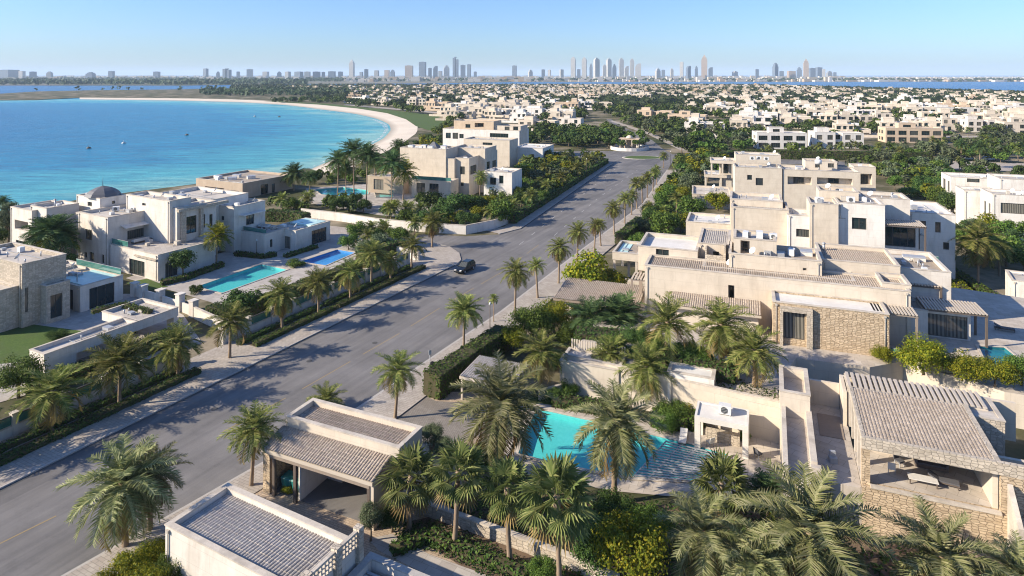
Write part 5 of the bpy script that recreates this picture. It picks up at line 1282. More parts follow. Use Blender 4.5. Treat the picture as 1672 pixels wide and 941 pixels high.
sofa(h.W(a1['u0'] + a1['w'] + 2.2, a1['v0'] + 4.4, 4.02), R(-119), 'pale sofa on the roof terrace beneath the awning of the domed villa', 2.8)
sofa(h.W(a1['u0'] + a1['w'] + 2.2, a1['v0'] + 7.4, 4.02), R(-119), 'pale sofa farther from the lamp on the terrace beneath the awning of the domed villa', 2.2)
ac(h.W(a1['u0'] + 3, a1['v0'] + 5, 8.56), R(20), 'unit nearest the roof edge below the slate dome', 1.2)
ac(h.W(a1['u0'] + 6, a1['v0'] + 6.5, 8.56), R(-20), 'unit in mid roof below the slate dome', 1.1)
skybox(h.W(a2['u0'] + 9, a2['v0'] + 5, 11.0), R(-29), 'pale hatch on the tall entrance block of the domed villa', 1.6, 1.0, .4)
vent(h.W(a0['u0'] + 4, a0['v0'] + 2.2, 9.15), 'dark capped flue on the seaward corner of the domed villa', 1.5)
h = House('garden_room_villa', 'pale two-storey villa with glass-roofed garden room between domed villa and blue pool', 'villa', 27, (385, 416), 0)
b1 = h.block(8.7, nr=(382, 339), u=('x', 353), v=('x', 433), wall=GREYW, roof=ROOFP, par=.45, wins=[('E', 402, 351, 415, 367, 'g'), ('S', 361, 353, 366, 360, 'w')])
h.part('awning', lambda mb: mb.box(b1['u0'] + b1['w'] + .003, b1['u0'] + b1['w'] + 1.3, b1['v0'] + 1.2, b1['v0'] + 6.5, 6.9, 7.05), WHITE)
lo = h.block(3.9, nr=(432, 383), u=('x', 385), v=6, wall=GREYW, roof=DECKL, par=.25, wins=[('E', 441, 391, 445, 404, 'w')])
l2 = h.block(3.8, nr=(483, 377.6), u=('x', 442), v=('x', 539), wall=GREYW, roof=ROOFP, par=.25, wins=[('S', 462, 386, 474, 406, 'g'), ('E', 509, 374, 533, 400, 'g')])
h.part('glass_roof', lambda mb: mb.box(l2['u0'] + .6, l2['u0'] + l2['w'] - .6, l2['v0'] + 4.5, l2['v0'] + l2['d'] - .6, 3.6, 3.95), TURQG)
sofa(h.W(lo['u0'] + 3, lo['v0'] + 4.2, 3.66), R(-20), 'pale sofa on the roof terrace of the garden room villa', 2.4)
h.rail(lo['u0'] + .2, lo['v0'] + .5, lo['u0'] + lo['w'] - .2, lo['v0'] + .5, 3.9, .8)

# garage villa and stone house at the left edge
h = House('glass_roof_garage', 'pale garage block with turquoise glass roof and dark doors below the domed villa', 'garage', 27, (133, 510), 0)
g1 = h.block(3.7, nr=(131, 469), u=('x', 55), v=('x', 201), wall=GREYW, roof=ROOFP, par=.3, wins=[('S', 88, 470, 119, 504, 'd'), ('E', 146, 466, 187, 500, 'g')])
h.part('glass_roof', lambda mb: mb.box(g1['u0'] + g1['w'] * .45, g1['u0'] + g1['w'] - .5, g1['v0'] + .6, g1['v0'] + g1['d'] - .6, 3.45, 3.75), TURQG)
h.rail(g1['u0'] + .3, g1['v0'] + g1['d'] - .2, g1['u0'] + g1['w'] - .2, g1['v0'] + g1['d'] - .2, 3.8, .9)
h.block(3.3, uv=(g1['u0'] - 5, g1['v0'] + 1.6, 4.99, 6), wall=GREYW, roof=ROOFP, par=.3)
def figure(mb):
    mb.tube([(0, 0, 0), (0, 0, .5), (.05, 0, 1.0), (0, 0, 1.5)], [.05, .09, .07, .02], 8); mb.bar((-.4, 0, .9), (.4, 0, .7), .05)
mesh_thing('roof_antenna', figure, METAL, h.W(g1['u0'] + g1['w'] - 2.4, g1['v0'] + .9, 3.8), 0, 'thin antenna on the turquoise glass roof of the garage block', 'antenna')
h = House('rough_stone_house', 'rough stone house with lawn in front, cut by the edge of the picture', 'house', 27, (45, 545), 0)
s1 = h.block(8.6, nr=(36, 432), u=14, v=5.5, wall=LIME2, roof=ROOFP, par=.5, wins=[('E', 41, 470, 46, 510, 'w')])
h.block(5.6, uv=(s1['u0'] + s1['w'] - 6, s1['v0'] - 3.4, 5.2, 3.39), wall=LIME2, roof=ROOFP, par=.3, wins=[('S', .6, .1, 1.8, 3.2, 'dm')])
h.block(5.2, uv=(s1['u0'] + s1['w'] + .01, s1['v0'] + 2.2, 1.5, 3), wall=LIME2, roof=ROOFP, par=.2, wins=[('E', .5, .6, 2.0, 3.8, 'wm')])
h = House('carport', 'long low carport with raised gravel tray roof beside the boundary wall', 'carport', 26.7, (72, 645), 0)
q = h.rect(3.0, nr=(72, 580), u=2.9, v=('x', 291)); u0, v0 = h.loc2(q[0]); w, d = q[1], q[2]
h.block(3.0, z0=1.9, uv=(u0, v0, w, d * .66), wall=GREYW, roof=ROOFP, par=.35, th=.22)
h.block(3.0, z0=1.9, uv=(u0 - 4.6, v0 + d * .66 + .01, w + 4.6, d * .34), wall=GREYW, roof=DECKL, par=.35, th=.22)
for bx in ((u0 + .1, u0 + .5, v0 + .2, v0 + d * .62), (u0 + w - 1.5, u0 + w - .05, v0 + d - .6, v0 + d - .1), (u0 + w - .6, u0 + w - .05, v0 + .1, v0 + 3.4)): h.part('support_wall', lambda mb: mb.box(*bx, 0, 1.89), GREYW)

# boundary walls along the avenue, far bank
def fence_wall(name, t0, t1, label, panel, n, off=7.9, plinth=1.0, top=2.1):
    a = P(400, 603); d = (P(744, 433) - a).normalized(); nrm = Vector((-d.y, d.x, 0))
    A, B = a + d * t0 + nrm * off, a + d * t1 + nrm * off; L = (B - A).length
    r = empty(name, A, math.atan2(d.y, d.x), label, 'wall')
    mb = MB(); mb.box(0, L, -.15, .15, 0, plinth, 0); mb.box(0, L, -.2, .2, plinth, plinth + .09, 1); mb.build('plinth', [GREYW, COPING], r, uv=True)
    for k in range(n + 1):
        x = L * k / n; m2 = MB(); m2.box(x - .25, x + .25, -.25, .25, .0, top + .1, 0); m2.box(x - .32, x + .32, -.32, .32, top + .1, top + .22, 1); m2.build('pillar', [GREYW, COPING], r, uv=True)
        if k < n and panel:
            m3 = MB(); m3.box(x + .255, x + L / n - .255, -.03, .03, plinth + .1, top - .1, 0); m3.box(x + .255, x + L / n - .255, -.05, .05, top - .1, top, 1); m3.build('panel', [panel, FRAME], r)
fence_wall('boundary_wall', -41, -24, 'plain plinth wall with pillars below the rough stone house', None, 4, plinth=1.5)
fence_wall('boundary_wall', -23.6, -3.2, 'wall with dark green panels between the carport and the drive', GLASSG, 5, plinth=1.1)
fence_wall('boundary_wall', 3.4, 42, 'pillared wall with dark green panels before the two left pools', GLASSG, 10)
h = House('gate_portal', 'row of stout stone gate pillars and infill before the lap pool terrace', 'gateway', 27, (240, 500), 0)
for k, (x, y, z) in enumerate(((220, 484, 2.0), (234, 488, 2.0), (262, 497, 2.1), (294, 508, 2.4), (316, 517, 2.2))):
    p = P(x, y); u, v = h.loc2(p); h.part('pillar', lambda mb: (mb.box(u - .45, u + .45, v - .45, v + .45, 0, z), mb.box(u - .55, u + .55, v - .55, v + .55, z, z + .15)), GREYW)
    if k:
        h.part('infill', lambda mb: mb.bar((pu, pv, .7), (u, v, .7), .2, 1.4), GREYW)
    pu, pv = u, v
wall_thing('garden_wall', [(318, 520), (350, 535), (400, 550)], 1.5, .3, 'pale sloping wall joining the gate pillars to the boundary wall', GREYW)
wall_thing('garden_wall', [(492, 354), (560, 362), (614, 371), (690, 379), (761, 383), (806, 374), (838, 362)], 1.9, .3, 'long white wall curving round the corner garden', WHITE)
wall_thing('garden_wall', [(590, 431), (640, 416), (684, 427)], 1.7, .3, 'white end wall at the corner of the side lane', WHITE)

# ------------------------------------------------------------------ beach-side brown house, corner villa and neighbours
h = House('brown_beach_house', 'low brown beach house under seaside palms beside the turquoise bay', 'house', 27, (396, 325), 0)
h.block(4.2, nr=(396, 300), u=('x', 320), v=('x', 478), wall=BROWN, roof=ROOFG, par=.5, wins=[('S', 325, 305, 329, 311, 'w'), ('S', 371, 311, 390, 323, 'n'), ('S', 335, 306, 366, 318, 'n'), ('E', 426, 301, 438, 322, 'g'), ('E', 444, 300, 449, 320, 'w')])
b = h.last
for k in range(4): skybox(h.W(b['u0'] + 3 + 3 * k, b['v0'] + 5 + (k % 2) * 4, 3.7), R(-27 + 20 * k), ordw(k + 1) + ' pale roof box from the sea on the brown beach house', 2.2, 1.3, .7)
h = House('corner_villa', 'stepped cream villa with corner balcony behind the tall palm group', 'villa', 20, (684, 318), 0)
c1 = h.block(10.4, nl=(684, 257), u=('x', 742), v=9, wall=CREAM, roof=ROOFP, par=.5, wins=[('S', 693, 272, 702, 286, 'w'), ('S', 707, 274, 724, 288, 'g'), ('S', 727, 294, 740, 310, 'w')])
c2 = h.block(10.6, nl=(744, 258), u=('x', 766), v=('x', 792), wall=CREAM, roof=ROOFP, par=.5, wins=[('S', 751, 272, 759, 285, 'w'), ('E', 768, 270, 778, 284, 'w'), ('S', 752, 298, 757, 304, 'w')])
c3 = h.block(13.0, nl=(653, 241), u=('x', 728), v=8, wall=CREAM, roof=ROOFP, par=.5)
c4 = h.block(12.6, nl=(738, 241), u=('x', 792), v=9, wall=CREAM, roof=ROOFP, par=.5, wins=[('E', 795, 264, 800, 276, 'w'), ('E', 804, 262, 810, 274, 'w')])
c5 = h.block(5.0, nl=(672, 293), u=('x', 736), v=5, wall=CREAM, roof=ROOFW, par=.25, wins=[('S', 680, 299, 694, 315, 'g'), ('S', 701, 300, 716, 314, 'g')])
c6 = h.block(10.4, nl=(660, 256), u=('x', 683), v=5, wall=CREAM, roof=ROOFP, par=.4, wins=[('S', 668, 270, 680, 286, 'w')])
c7 = h.block(4.8, nl=(600, 287), u=('x', 660), v=8, wall=BROWN, roof=ROOFP, par=.4, wins=[('S', 610, 293, 626, 310, 'g')])
c8 = h.block(8.0, nl=(790, 280), u=('x', 836), v=8, wall=WHITE, roof=ROOFP, par=.5, wins=[('S', 800, 290, 810, 302, 'w'), ('S', 815, 287, 822, 300, 'w')])
h.rail(c5['u0'], c5['v0'] + .1, c5['u0'] + c5['w'], c5['v0'] + .1, 5.1, .9)
for k in range(4): skybox(h.W(c3['u0'] + 2 + 3.2 * k, c3['v0'] + 3 + (k % 2) * 2, 12.5), R(-20), ordw(k + 1) + ' roof box from the bay side on the stepped cream villa', 1.6, 1.2, .8)
def pyr(mb): mb.hexa([(-2, -2, 0), (2, -2, 0), (2, 2, 0), (-2, 2, 0)], [(-.1, -.1, 1.3), (.1, -.1, 1.3), (.1, .1, 1.3), (-.1, .1, 1.3)])
h.part('roof_lantern', lambda mb: mb.hexa([(c3['u0'] + 6, c3['v0'] + 4, 12.5), (c3['u0'] + 10, c3['v0'] + 4, 12.5), (c3['u0'] + 10, c3['v0'] + 7.4, 12.5), (c3['u0'] + 6, c3['v0'] + 7.4, 12.5)], [(c3['u0'] + 7.8, c3['v0'] + 5.6, 14.4), (c3['u0'] + 8.2, c3['v0'] + 5.6, 14.4), (c3['u0'] + 8.2, c3['v0'] + 5.8, 14.4), (c3['u0'] + 7.8, c3['v0'] + 5.8, 14.4)]), DOME)
h = House('white_row_villa', 'white villa with dark square windows behind the stepped cream villa, nearest the shore lawn', 'villa', 20, (723, 262), 0)
d1 = h.block(11.0, nl=(723, 210), u=('x', 848), v=12, wall=WHITE, roof=ROOFP, par=.5, wins=[('S', 728, 217, 736, 226, 'w'), ('S', 739, 217, 748, 227, 'w'), ('S', 750, 219, 757, 226, 'w'), ('S', 800, 218, 830, 227, 'g')])
h.block(10.4, nl=(757, 227), u=('x', 832), v=9, wall=CREAM, roof=ROOFP, par=.4, wins=[('S', 788, 233, 804, 240, 'w')])
h.block(14.5, nl=(741, 197), u=('x', 806), v=9, wall=TAN, roof=ROOFP, par=.5, wins=[('S', 760, 203, 768, 209, 'w'), ('S', 775, 201, 790, 208, 'n')])
h.block(12.8, nl=(800, 205), u=('x', 850), v=9, wall=CREAM, roof=ROOFP, par=.5, wins=[('S', 824, 207, 832, 213, 'w'), ('S', 838, 206, 846, 213, 'w')])
h = House('white_curved_house', 'small bright white house among dark trees, left of the roundabout', 'house', 20, (838, 268), 0)
e1 = h.block(7.0, nr=(886, 243), u=('x', 838), v=('x', 904), wall=WHITE, roof=ROOFW, par=.35, wins=[('S', 866, 252, 872, 259, 'w'), ('E', 889, 247, 893, 256, 'w'), ('E', 897, 246, 901, 254, 'w')])
h = House('roundabout_lodge', 'pale domed lodge in a round planter at the head of the avenue', 'lodge', 20, (1028, 246), 0)
m0 = P(1028, 244)
def ring(mb):
    for k in range(24):
        a, b_ = 2 * pi * k / 24, 2 * pi * (k + 1) / 24; u, v = h.loc2(m0)
        f = lambda r, t, z: (u + r * cos(t), v + r * sin(t), z)
        mb.hexa([f(8.2, a, 0), f(8.6, a, 0), f(8.6, b_, 0), f(8.2, b_, 0)], [f(8.2, a, 1.4), f(8.6, a, 1.4), f(8.6, b_, 1.4), f(8.2, b_, 1.4)])
h.part('planter_wall', ring, WHITE)
u, v = h.loc2(m0)
h.part('canopy', lambda mb: mb.box(u - 4.6, u + 4.6, v - 2.5, v + 3, 4.6, 5.0), TAN)
h.part('canopy_dome', lambda mb: mb.tube([(u, v, 5.1), (u, v, 5.6), (u, v, 6.2), (u, v, 6.5)], [1.7, 1.5, .9, .1], 14), CREAM)
for x in (-4, -1.4, 1.4, 4):
    for y in (-2, 2.5): h.part('pillar', lambda mb: mb.box(u + x - .25, u + x + .25, v + y - .25, v + y + .25, 0, 4.59), CREAM)
h.part('wall', lambda mb: mb.box(u - 2.6, u + 2.6, v + .2, v + 2, 0, 4.58), TAN)
block_poly([m0 + Vector((9 * cos(k), 9 * sin(k), 0)) for k in (0, 1.05, 2.1, 3.14, 4.19, 5.24)])

# ------------------------------------------------------------------ villas of the middle distance, each with its own make-up
def mid_villa(xl, xr, yb, wall, storeys, style, label, a=20, name='villa', vd=10.0, glass='w'):
    rng = random.Random(int(xl * 7 + yb)); o = P(xl, yb)
    h = House(name, label, 'villa', a, o, 0, 'villas of the middle distance')
    lu = solve_x(o, h.d2, xr); H_ = 3.3 * storeys + .8
    roof = rng.choice([ROOFP, ROOFW, ROOFG])
    if style == 0:      # one block with a stair box
        n = max(2, int(lu / 4.6)); wins = []
        for s in range(storeys):
            for k in range(n):
                c = lu * (k + .5) / n; ww = min(1.25, lu / n * .34) if glass == 'w' else lu / n * .36
                wins.append(('S', c - ww, .6 + 3.3 * s, c + ww, 2.75 + 3.3 * s, 'gm' if glass == 'g' or s == 0 else 'wm'))
            wins.append(('W', vd * .3, .9 + 3.3 * s, vd * .55, 2.6 + 3.3 * s, 'wm')); wins.append(('W', vd * .68, .9 + 3.3 * s, vd * .85, 2.6 + 3.3 * s, 'wm'))
        h.block(H_, uv=(0, 0, lu, vd), wall=wall, roof=roof, par=.5, wins=wins)
        h.block(H_ + 2.2, z0=H_ - .5, uv=(lu * .28, vd * .35, lu * .3, vd * .4), wall=wall, roof=ROOFP, par=.3, wins=[('S', lu * .08, H_ + .1, lu * .22, H_ + 1.4, 'wm')])
    elif style == 1:    # two blocks with a recessed middle
        for (s0, s1, f, hh) in ((0, .42, 0, H_), (.58, 1, .1, H_ - .4), (.42, .58, .22, H_ - .9)):
            L = lu * (s1 - s0); wins = []; n = 2 if L > 5 else 1
            for s in range(storeys):
                for k in range(n): c = L * (k + .5) / n; ww = min(1.2, L / n * .32); wins.append(('S', c - ww, .6 + 3.3 * s, c + ww, 2.8 + 3.3 * s, 'gm' if glass == 'g' else 'wm'))
            if s0 == 0: wins += [('W', vd * .4, .8 + 3.3 * s, vd * .6, 2.5 + 3.3 * s, 'wm') for s in range(storeys)]
            h.block(hh, uv=(lu * s0 + (.01 if s0 else 0), vd * f, L - .02, vd * (1 - f)), wall=wall, roof=roof, par=.5, wins=wins)
        h.block(H_ + 1.8, z0=H_ - .5, uv=(lu * .1, vd * .4, lu * .25, vd * .4), wall=wall, roof=ROOFP, par=.3)
    else:               # upper storey set back over a broad ground floor
        n = max(2, int(lu / 5)); wins = [('S', lu * (k + .5) / n - 1.3, .3, lu * (k + .5) / n + 1.3, 2.7, 'gm') for k in range(n)]
        h.block(3.8, uv=(0, 0, lu, vd), wall=wall, roof=DECKL, par=.4, wins=wins + [('W', 2, .6, 4, 2.6, 'wm')])
        L = lu * .66; u0 = lu * rng.choice([.05, .3]); n = max(2, int(L / 4.4)); wins = [('S', L * (k + .5) / n - 1, 4.3, L * (k + .5) / n + 1, 6.6, 'wm') for k in range(n)]
        h.block(H_, z0=3.4, uv=(u0, vd * .28, L, vd * .7), wall=wall, roof=roof, par=.5, wins=wins + [('W', 1.5, 4.4, 3, 6.4, 'wm')])
        h.block(H_ + 1.6, z0=H_ - .5, uv=(u0 + 1, vd * .5, L * .3, vd * .3), wall=wall, roof=ROOFP, par=.3)
    return h
MIDV = [
 (1236, 1318, 243, WHITE, 2, 0, 'white villa with three pairs of green panes above the long clipped hedge, nearer the road', 8, 'g'),
 (1330, 1412, 242, WHITE, 2, 1, 'white villa with wide green panes above the long clipped hedge, next to the tan villa', 8, 'g'),
 (1446, 1540, 233, TAN, 2, 0, 'tan villa with a band of dark windows above the long clipped hedge', 10, 'g'),
 (1040, 1096, 196, TAN, 2, 1, 'tan villa with twin bays across the green from the roundabout, nearer the road', 24, 'w'),
 (1090, 1152, 205, TAN, 2, 0, 'tan villa with dark upper windows across the green from the roundabout', 24, 'w'),
 (1148, 1200, 187, WHITE, 2, 1, 'white villa behind the twin tan villas', 18, 'w'),
 (1178, 1232, 212, CREAM, 2, 2, 'cream villa with set-back upper floor just behind the tan pair', 16, 'w'),
 (1484, 1522, 189, WHITE, 2, 0, 'white villa with arched dark openings in the third row on the right', 10, 'w'),
 (1526, 1602, 190, WHITE, 2, 1, 'long white villa in the third row, beside the one with arched openings', 10, 'w'),
 (1640, 1720, 187, WHITE, 2, 0, 'white villa at the picture edge in the third row', 10, 'w'),
 (1388, 1428, 180, WHITE, 2, 2, 'white villa with set-back storey before the far cream rows', 12, 'w'),
 (1372, 1428, 206, CREAM, 2, 1, 'cream villa standing behind the white pair above the hedge', 12, 'w'),
 (1430, 1470, 203, WARM, 2, 2, 'warm cream villa just behind the tan villa roof', 12, 'w'),
 (1540, 1578, 214, CREAM, 2, 2, 'pale villa half hidden in trees behind the tan villa, on its outer side', 12, 'w'),
 (1580, 1640, 216, GREYW, 2, 1, 'grey villa among trees by the right edge, second row', 12, 'w'),
 (1640, 1700, 221, CREAM, 2, 0, 'cream villa behind trees at the right edge, second row', 12, 'w'),
 (1272, 1318, 204, WARM, 2, 1, 'warm cream villa rising behind the white villa with paired panes', 12, 'w'),
 (1318, 1368, 196, CREAM, 2, 0, 'cream villa in the row behind the white pair, nearest its stair boxes', 14, 'w'),
 (846, 905, 216, CREAM, 2, 1, 'cream villa with dark doorways left of the avenue head', 22, 'w'),
 (900, 948, 213, GREYW, 2, 2, 'grey-white villa with set-back storey left of the avenue head', 22, 'w'),
 (850, 935, 192, WHITE, 2, 1, 'long white villa with stepped roof left of the avenue head, second row', 20, 'w'),
 (748, 792, 184, CREAM, 2, 0, 'cream villa with dark windows above the shore lawn trees', 20, 'w'),
 (786, 826, 194, WARM, 2, 1, 'warm cream villa with rounded bays above the shore lawn trees', 20, 'w'),
 (620, 652, 167, WARM, 2, 0, 'pinkish villa at the back of the beach', 20, 'w'),
 (668, 694, 172, WARM, 2, 1, 'cream villa at the back of the beach near the lawn', 20, 'w'),
 (950, 1000, 178, WARM, 2, 1, 'long warm villa beyond the bend of the avenue', 20, 'w'),
]
for xl, xr, yb, wm, st, sty, lab, a, gl in MIDV: mid_villa(xl, xr, yb, wm, st, sty, lab, a, glass=gl)

# ------------------------------------------------------------------ far villas: small copies, then one mass
def small_villa_data(seed, wall):
    rng = random.Random(seed); mb = MB()
    w, d, hgt = rng.uniform(16, 23), rng.uniform(9, 13), rng.choice([3.9, 6.2, 6.6, 7.0, 7.4])
    def vol(x0, x1, y0, y1, z0, z1):
        mb.box(x0, x1, y0, y1, z0, z1, 0, 'bt'); mb.poly([(x0, y0, z1), (x1, y0, z1), (x1, y1, z1), (x0, y1, z1)], 1)
        for k in range(4): pass
        t = .3; mb.box(x0, x1, y0 - .05, y0 + t, z1 + .002, z1 + .45, 0); mb.box(x0, x1, y1 - t, y1 + .05, z1 + .002, z1 + .45, 0); mb.box(x0 - .05, x0 + t, y0 + t, y1 - t, z1 + .002, z1 + .45, 0); mb.box(x1 - t, x1 + .05, y0 + t, y1 - t, z1 + .002, z1 + .45, 0)
    def holes(x0, x1, y, z0, n):
        for k in range(n):
            if rng.random() < .15: continue
            c = x0 + (x1 - x0) * (k + .5) / n; ww = min(1.5, (x1 - x0) / n * .34) * rng.uniform(.6, 1)
            mb.box(c - ww, c + ww, y - .06, y - .01, z0 + .5, z0 + rng.uniform(2.2, 2.6), 2); mb.box(c - ww - .15, c + ww + .15, y - .5, y - .02, z0 + 2.65, z0 + 2.8, 0)
    s = rng.uniform(.45, .65) * w
    vol(0, s, 0, d, 0, hgt); vol(s, w, rng.uniform(1, 3), d - .5, 0, hgt - rng.choice([0, .6, 3.0])); vol(s * .2, s * .7, d * .3, d * .75, hgt, hgt + 2.2)
    vol(-rng.uniform(2, 4), 0, 1.5, d - 2, 0, 3.4); vol(w * .3, w * .9, -3, 0, 0, 3.3)
    if hgt > 5: holes(0, s, 0, 3.4, 3); holes(s, w, .95, 3.4, 2)
    mb.box(-5, w + 5, -7.2, -7, 0, 1.5, 0); mb.box(-5.2, -5, -7, d + 4, 0, 1.5, 0); mb.box(w * .5, w * .9, -5.6, -3.1, 2.5, 2.7, rng.choice([0, 1]))
    holes(0, w * .3, 0, 0, 1); holes(w * .3, w * .9, -3, 0, 3); 
    for k in range(2 if hgt > 5 else 0): y = d * (.3 + .35 * k); mb.box(-.06, -.01, y - .7, y + .7, 3.9, 5.9, 2)
    for k in range(rng.randint(1, 4)): x, y = rng.uniform(1, w - 2), rng.uniform(1, d - 2); mb.box(x, x + 1.2, y, y + .9, hgt - .6, hgt + .9, 3)
    return mb, wall
FW = [WHITE, CREAM, CREAM, WARM, WHITE, WARM, CREAM, TAN, WARM, WHITE, CREAM, CREAM]
SV = []
for k in range(24):
    mb, wm = small_villa_data(k + 3, FW[k % 12]); SV.append((mb, mb.data('villa', [wm, [ROOFP, ROOFW, ROOFW][k % 3], GLASS, WMETAL], uv=True), FW[k % 12]))
NAMEOF = {id(WHITE): 'white', id(CREAM): 'cream', id(WARM): 'warm beige', id(TAN): 'tan'}
rng = random.Random(11); spots = []
ca, sa = cos(R(20)), sin(R(20))
for row in range(120):
    for col in range(-60, 110):
        gx, gy = col * 25.5 + rng.uniform(-3, 3), 200 + row * 36 + rng.uniform(-6, 6) + (12 if col % 2 else 0)
        x, y = gx * ca + gy * sa - 60, gy * ca - gx * sa
        if y < 330 or y > 2400: continue
        px, py = pix((x, y, 0))
        if not (-40 < px < 1712): continue
        # on the peninsula only: right of the beach and short of the lagoon
        if px < 470 or py > (150 if px < 560 else 172 if px < 690 else 200 if px < 960 else 228): continue
        if px < 700 and py < 145.5 or px >= 700 and py < (143 if px < 1240 else 143 + (px - 1240) * .036): continue
        if 955 < px < 1110 and 165 < py < 240: continue
        if blocked(x, y) or blocked(x + 14 * ca, y - 14 * sa) or blocked(x + 7, y + 9): continue
        if rng.random() < .16 + (.25 if px < 700 else 0): continue
        spots.append((y, x, px, py))
spots.sort()
N_IND = 230; far_mb = MB(); FMI = {id(WHITE): 0, id(CREAM): 1, id(WARM): 2, id(TAN): 3}
rowc = {}
ind = spots[:N_IND]
byx = sorted(range(len(ind)), key=lambda i: ind[i][2])
ANCH = [(575, 'needle tower'), (690, 'blocky pair'), (744, 'tall blue slab'), (840, 'lone slab'), (936, 'first domed tower'), (994, 'third domed tower'), (1042, 'curved tower'), (1118, 'short twin'), (1150, 'tall spired tower'), (1266, 'dark tower'), (1316, 'flagged tower'), (1440, 'end of the skyline'), (1560, 'open horizon'), (1660, 'picture edge')]
groups_ = {}
for i, (y, x, px, py) in enumerate(ind):
    k = rng.randrange(24); nm = NAMEOF[id(SV[k][2])]
    an = min(ANCH, key=lambda q: abs(q[0] - px))[1]
    groups_.setdefault((nm, an), []).append((i, k))
for (nm, an), l in groups_.items():
    l.sort(key=lambda q: ind[q[0]][0])
    for r, (i, k) in enumerate(l):
        y, x, px, py = ind[i]
        o = bpy.data.objects.new('villa', SV[k][1]); COL.objects.link(o); o.location = (x, y, 0); o.rotation_euler.z = R(-20 + rng.choice([0, 0, 90, 0, -90]) * 0 + rng.uniform(-6, 6)); o.scale = (rng.uniform(.9, 1.15),) * 3
        if rng.random() < .4: o.scale.x *= -1; o.location.x += 14
        only = len(l) == 1
        tag(o, (f'only small {nm} villa in the far rows below the {an}' if only else f'small {nm} villa, {ordw(r + 1)} nearest of those in line below the {an}'), 'villa', 'small villas of the far rows')
        block_poly([(x - 3, y - 3), (x + 20, y - 9), (x + 23, y + 6), (x, y + 11)])
def add_copy(dst, mb, x, y, a, s, wi):
    n = len(dst.v); c, t = cos(a) * s, sin(a) * s
    dst.v.extend((x + p[0] * c - p[1] * t, y + p[0] * t + p[1] * c, p[2] * s) for p in mb.v)
    dst.f.extend(tuple(n + q for q in f) for f in mb.f)
    dst.m.extend((wi if m in (0, 3) else 4 if m == 1 else 5) for m in mb.m); dst.sm.extend(mb.sm)
for (y, x, px, py) in spots[N_IND:]:
    k = rng.randrange(24); add_copy(far_mb, SV[k][0], x, y, R(-20) + rng.uniform(-.1, .1), rng.uniform(.9, 1.15), FMI[id(SV[k][2])])
tag(far_mb.build('far_villas', [WHITE, CREAM, WARM, TAN, ROOFP, GLASS]), 'countless tiny pale villas filling the peninsula before the lagoon', 'villas', None, 'stuff')
print('far villas', len(spots))

# ------------------------------------------------------------------ skyline and the town on the far shore
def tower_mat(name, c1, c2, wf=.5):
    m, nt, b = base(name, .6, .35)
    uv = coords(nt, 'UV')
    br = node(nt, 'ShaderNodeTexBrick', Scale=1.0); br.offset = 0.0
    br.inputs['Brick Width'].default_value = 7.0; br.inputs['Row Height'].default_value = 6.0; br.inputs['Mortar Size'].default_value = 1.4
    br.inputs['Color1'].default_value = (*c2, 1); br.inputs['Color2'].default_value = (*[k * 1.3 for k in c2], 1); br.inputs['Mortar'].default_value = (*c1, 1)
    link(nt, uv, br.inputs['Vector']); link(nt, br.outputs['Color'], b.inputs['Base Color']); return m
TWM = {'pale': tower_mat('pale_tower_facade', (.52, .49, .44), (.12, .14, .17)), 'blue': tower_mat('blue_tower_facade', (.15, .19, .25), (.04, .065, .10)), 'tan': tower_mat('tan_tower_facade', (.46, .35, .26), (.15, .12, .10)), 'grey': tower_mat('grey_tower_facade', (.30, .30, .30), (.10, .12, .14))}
def tower(px, ytop, wpx, D, style, mk, label):
    s = D / F; w = wpx * s; H_ = EYE + (HZ - ytop) * s; x = (px - CX) * s
    r = empty('tower', (x, D, 0), R(random.Random(int(px)).uniform(-25, 25)), label, 'tower', 'towers of the far skyline')
    m = TWM[mk]; mb = MB(); q = w / 2 * .92; e = q * .8
    body = H_ * {'dome': .86, 'spire': .8, 'step': .78, 'slab': .98, 'curve': .7, 'twin': .95}[style]
    if style == 'twin':
        mb.box(-q, -q * .1, -e, e, 0, body); mb.box(q * .15, q, -e * .8, e * .8, 0, body * .93)
    else: mb.box(-q, q, -e, e, 0, body)
    mb.build('shaft', m, r, uv=True)
    t = MB()
    if style == 'dome':
        for k in range(4): z0 = body + (H_ - body) * .8 * k / 4; z1 = body + (H_ - body) * .8 * (k + 1) / 4; f = [.94, .8, .58, .3][k]; t.box(-q * f, q * f, -e * f, e * f, z0, z1)
        t.box(-q * .05, q * .05, -q * .05, q * .05, body + (H_ - body) * .8, H_)
    elif style == 'spire':
        t.box(-q * .8, q * .8, -e * .8, e * .8, body, body + (H_ - body) * .4); t.hexa([(-q * .6, -e * .6, body + (H_ - body) * .4), (q * .6, -e * .6, body + (H_ - body) * .4), (q * .6, e * .6, body + (H_ - body) * .4), (-q * .6, e * .6, body + (H_ - body) * .4)], [(-q * .06, -q * .06, H_), (q * .06, -q * .06, H_), (q * .06, q * .06, H_), (-q * .06, q * .06, H_)])
    elif style == 'step':
        t.box(-q * .7, q * .8, -e * .8, e * .8, body, body + (H_ - body) * .6); t.box(-q * .35, q * .4, -e * .5, e * .5, body + (H_ - body) * .6, H_)
    elif style == 'curve':
        for k in range(6): t.box(-q + 2 * q * (1 - math.sqrt(1 - (k / 6) ** 2)), q, -e, e, body + (H_ - body) * k / 6, body + (H_ - body) * (k + 1) / 6)
    else: t.box(-q * .5, q * .3, -e * .5, e * .5, body, H_)
    t.build('top', m, r, uv=True)
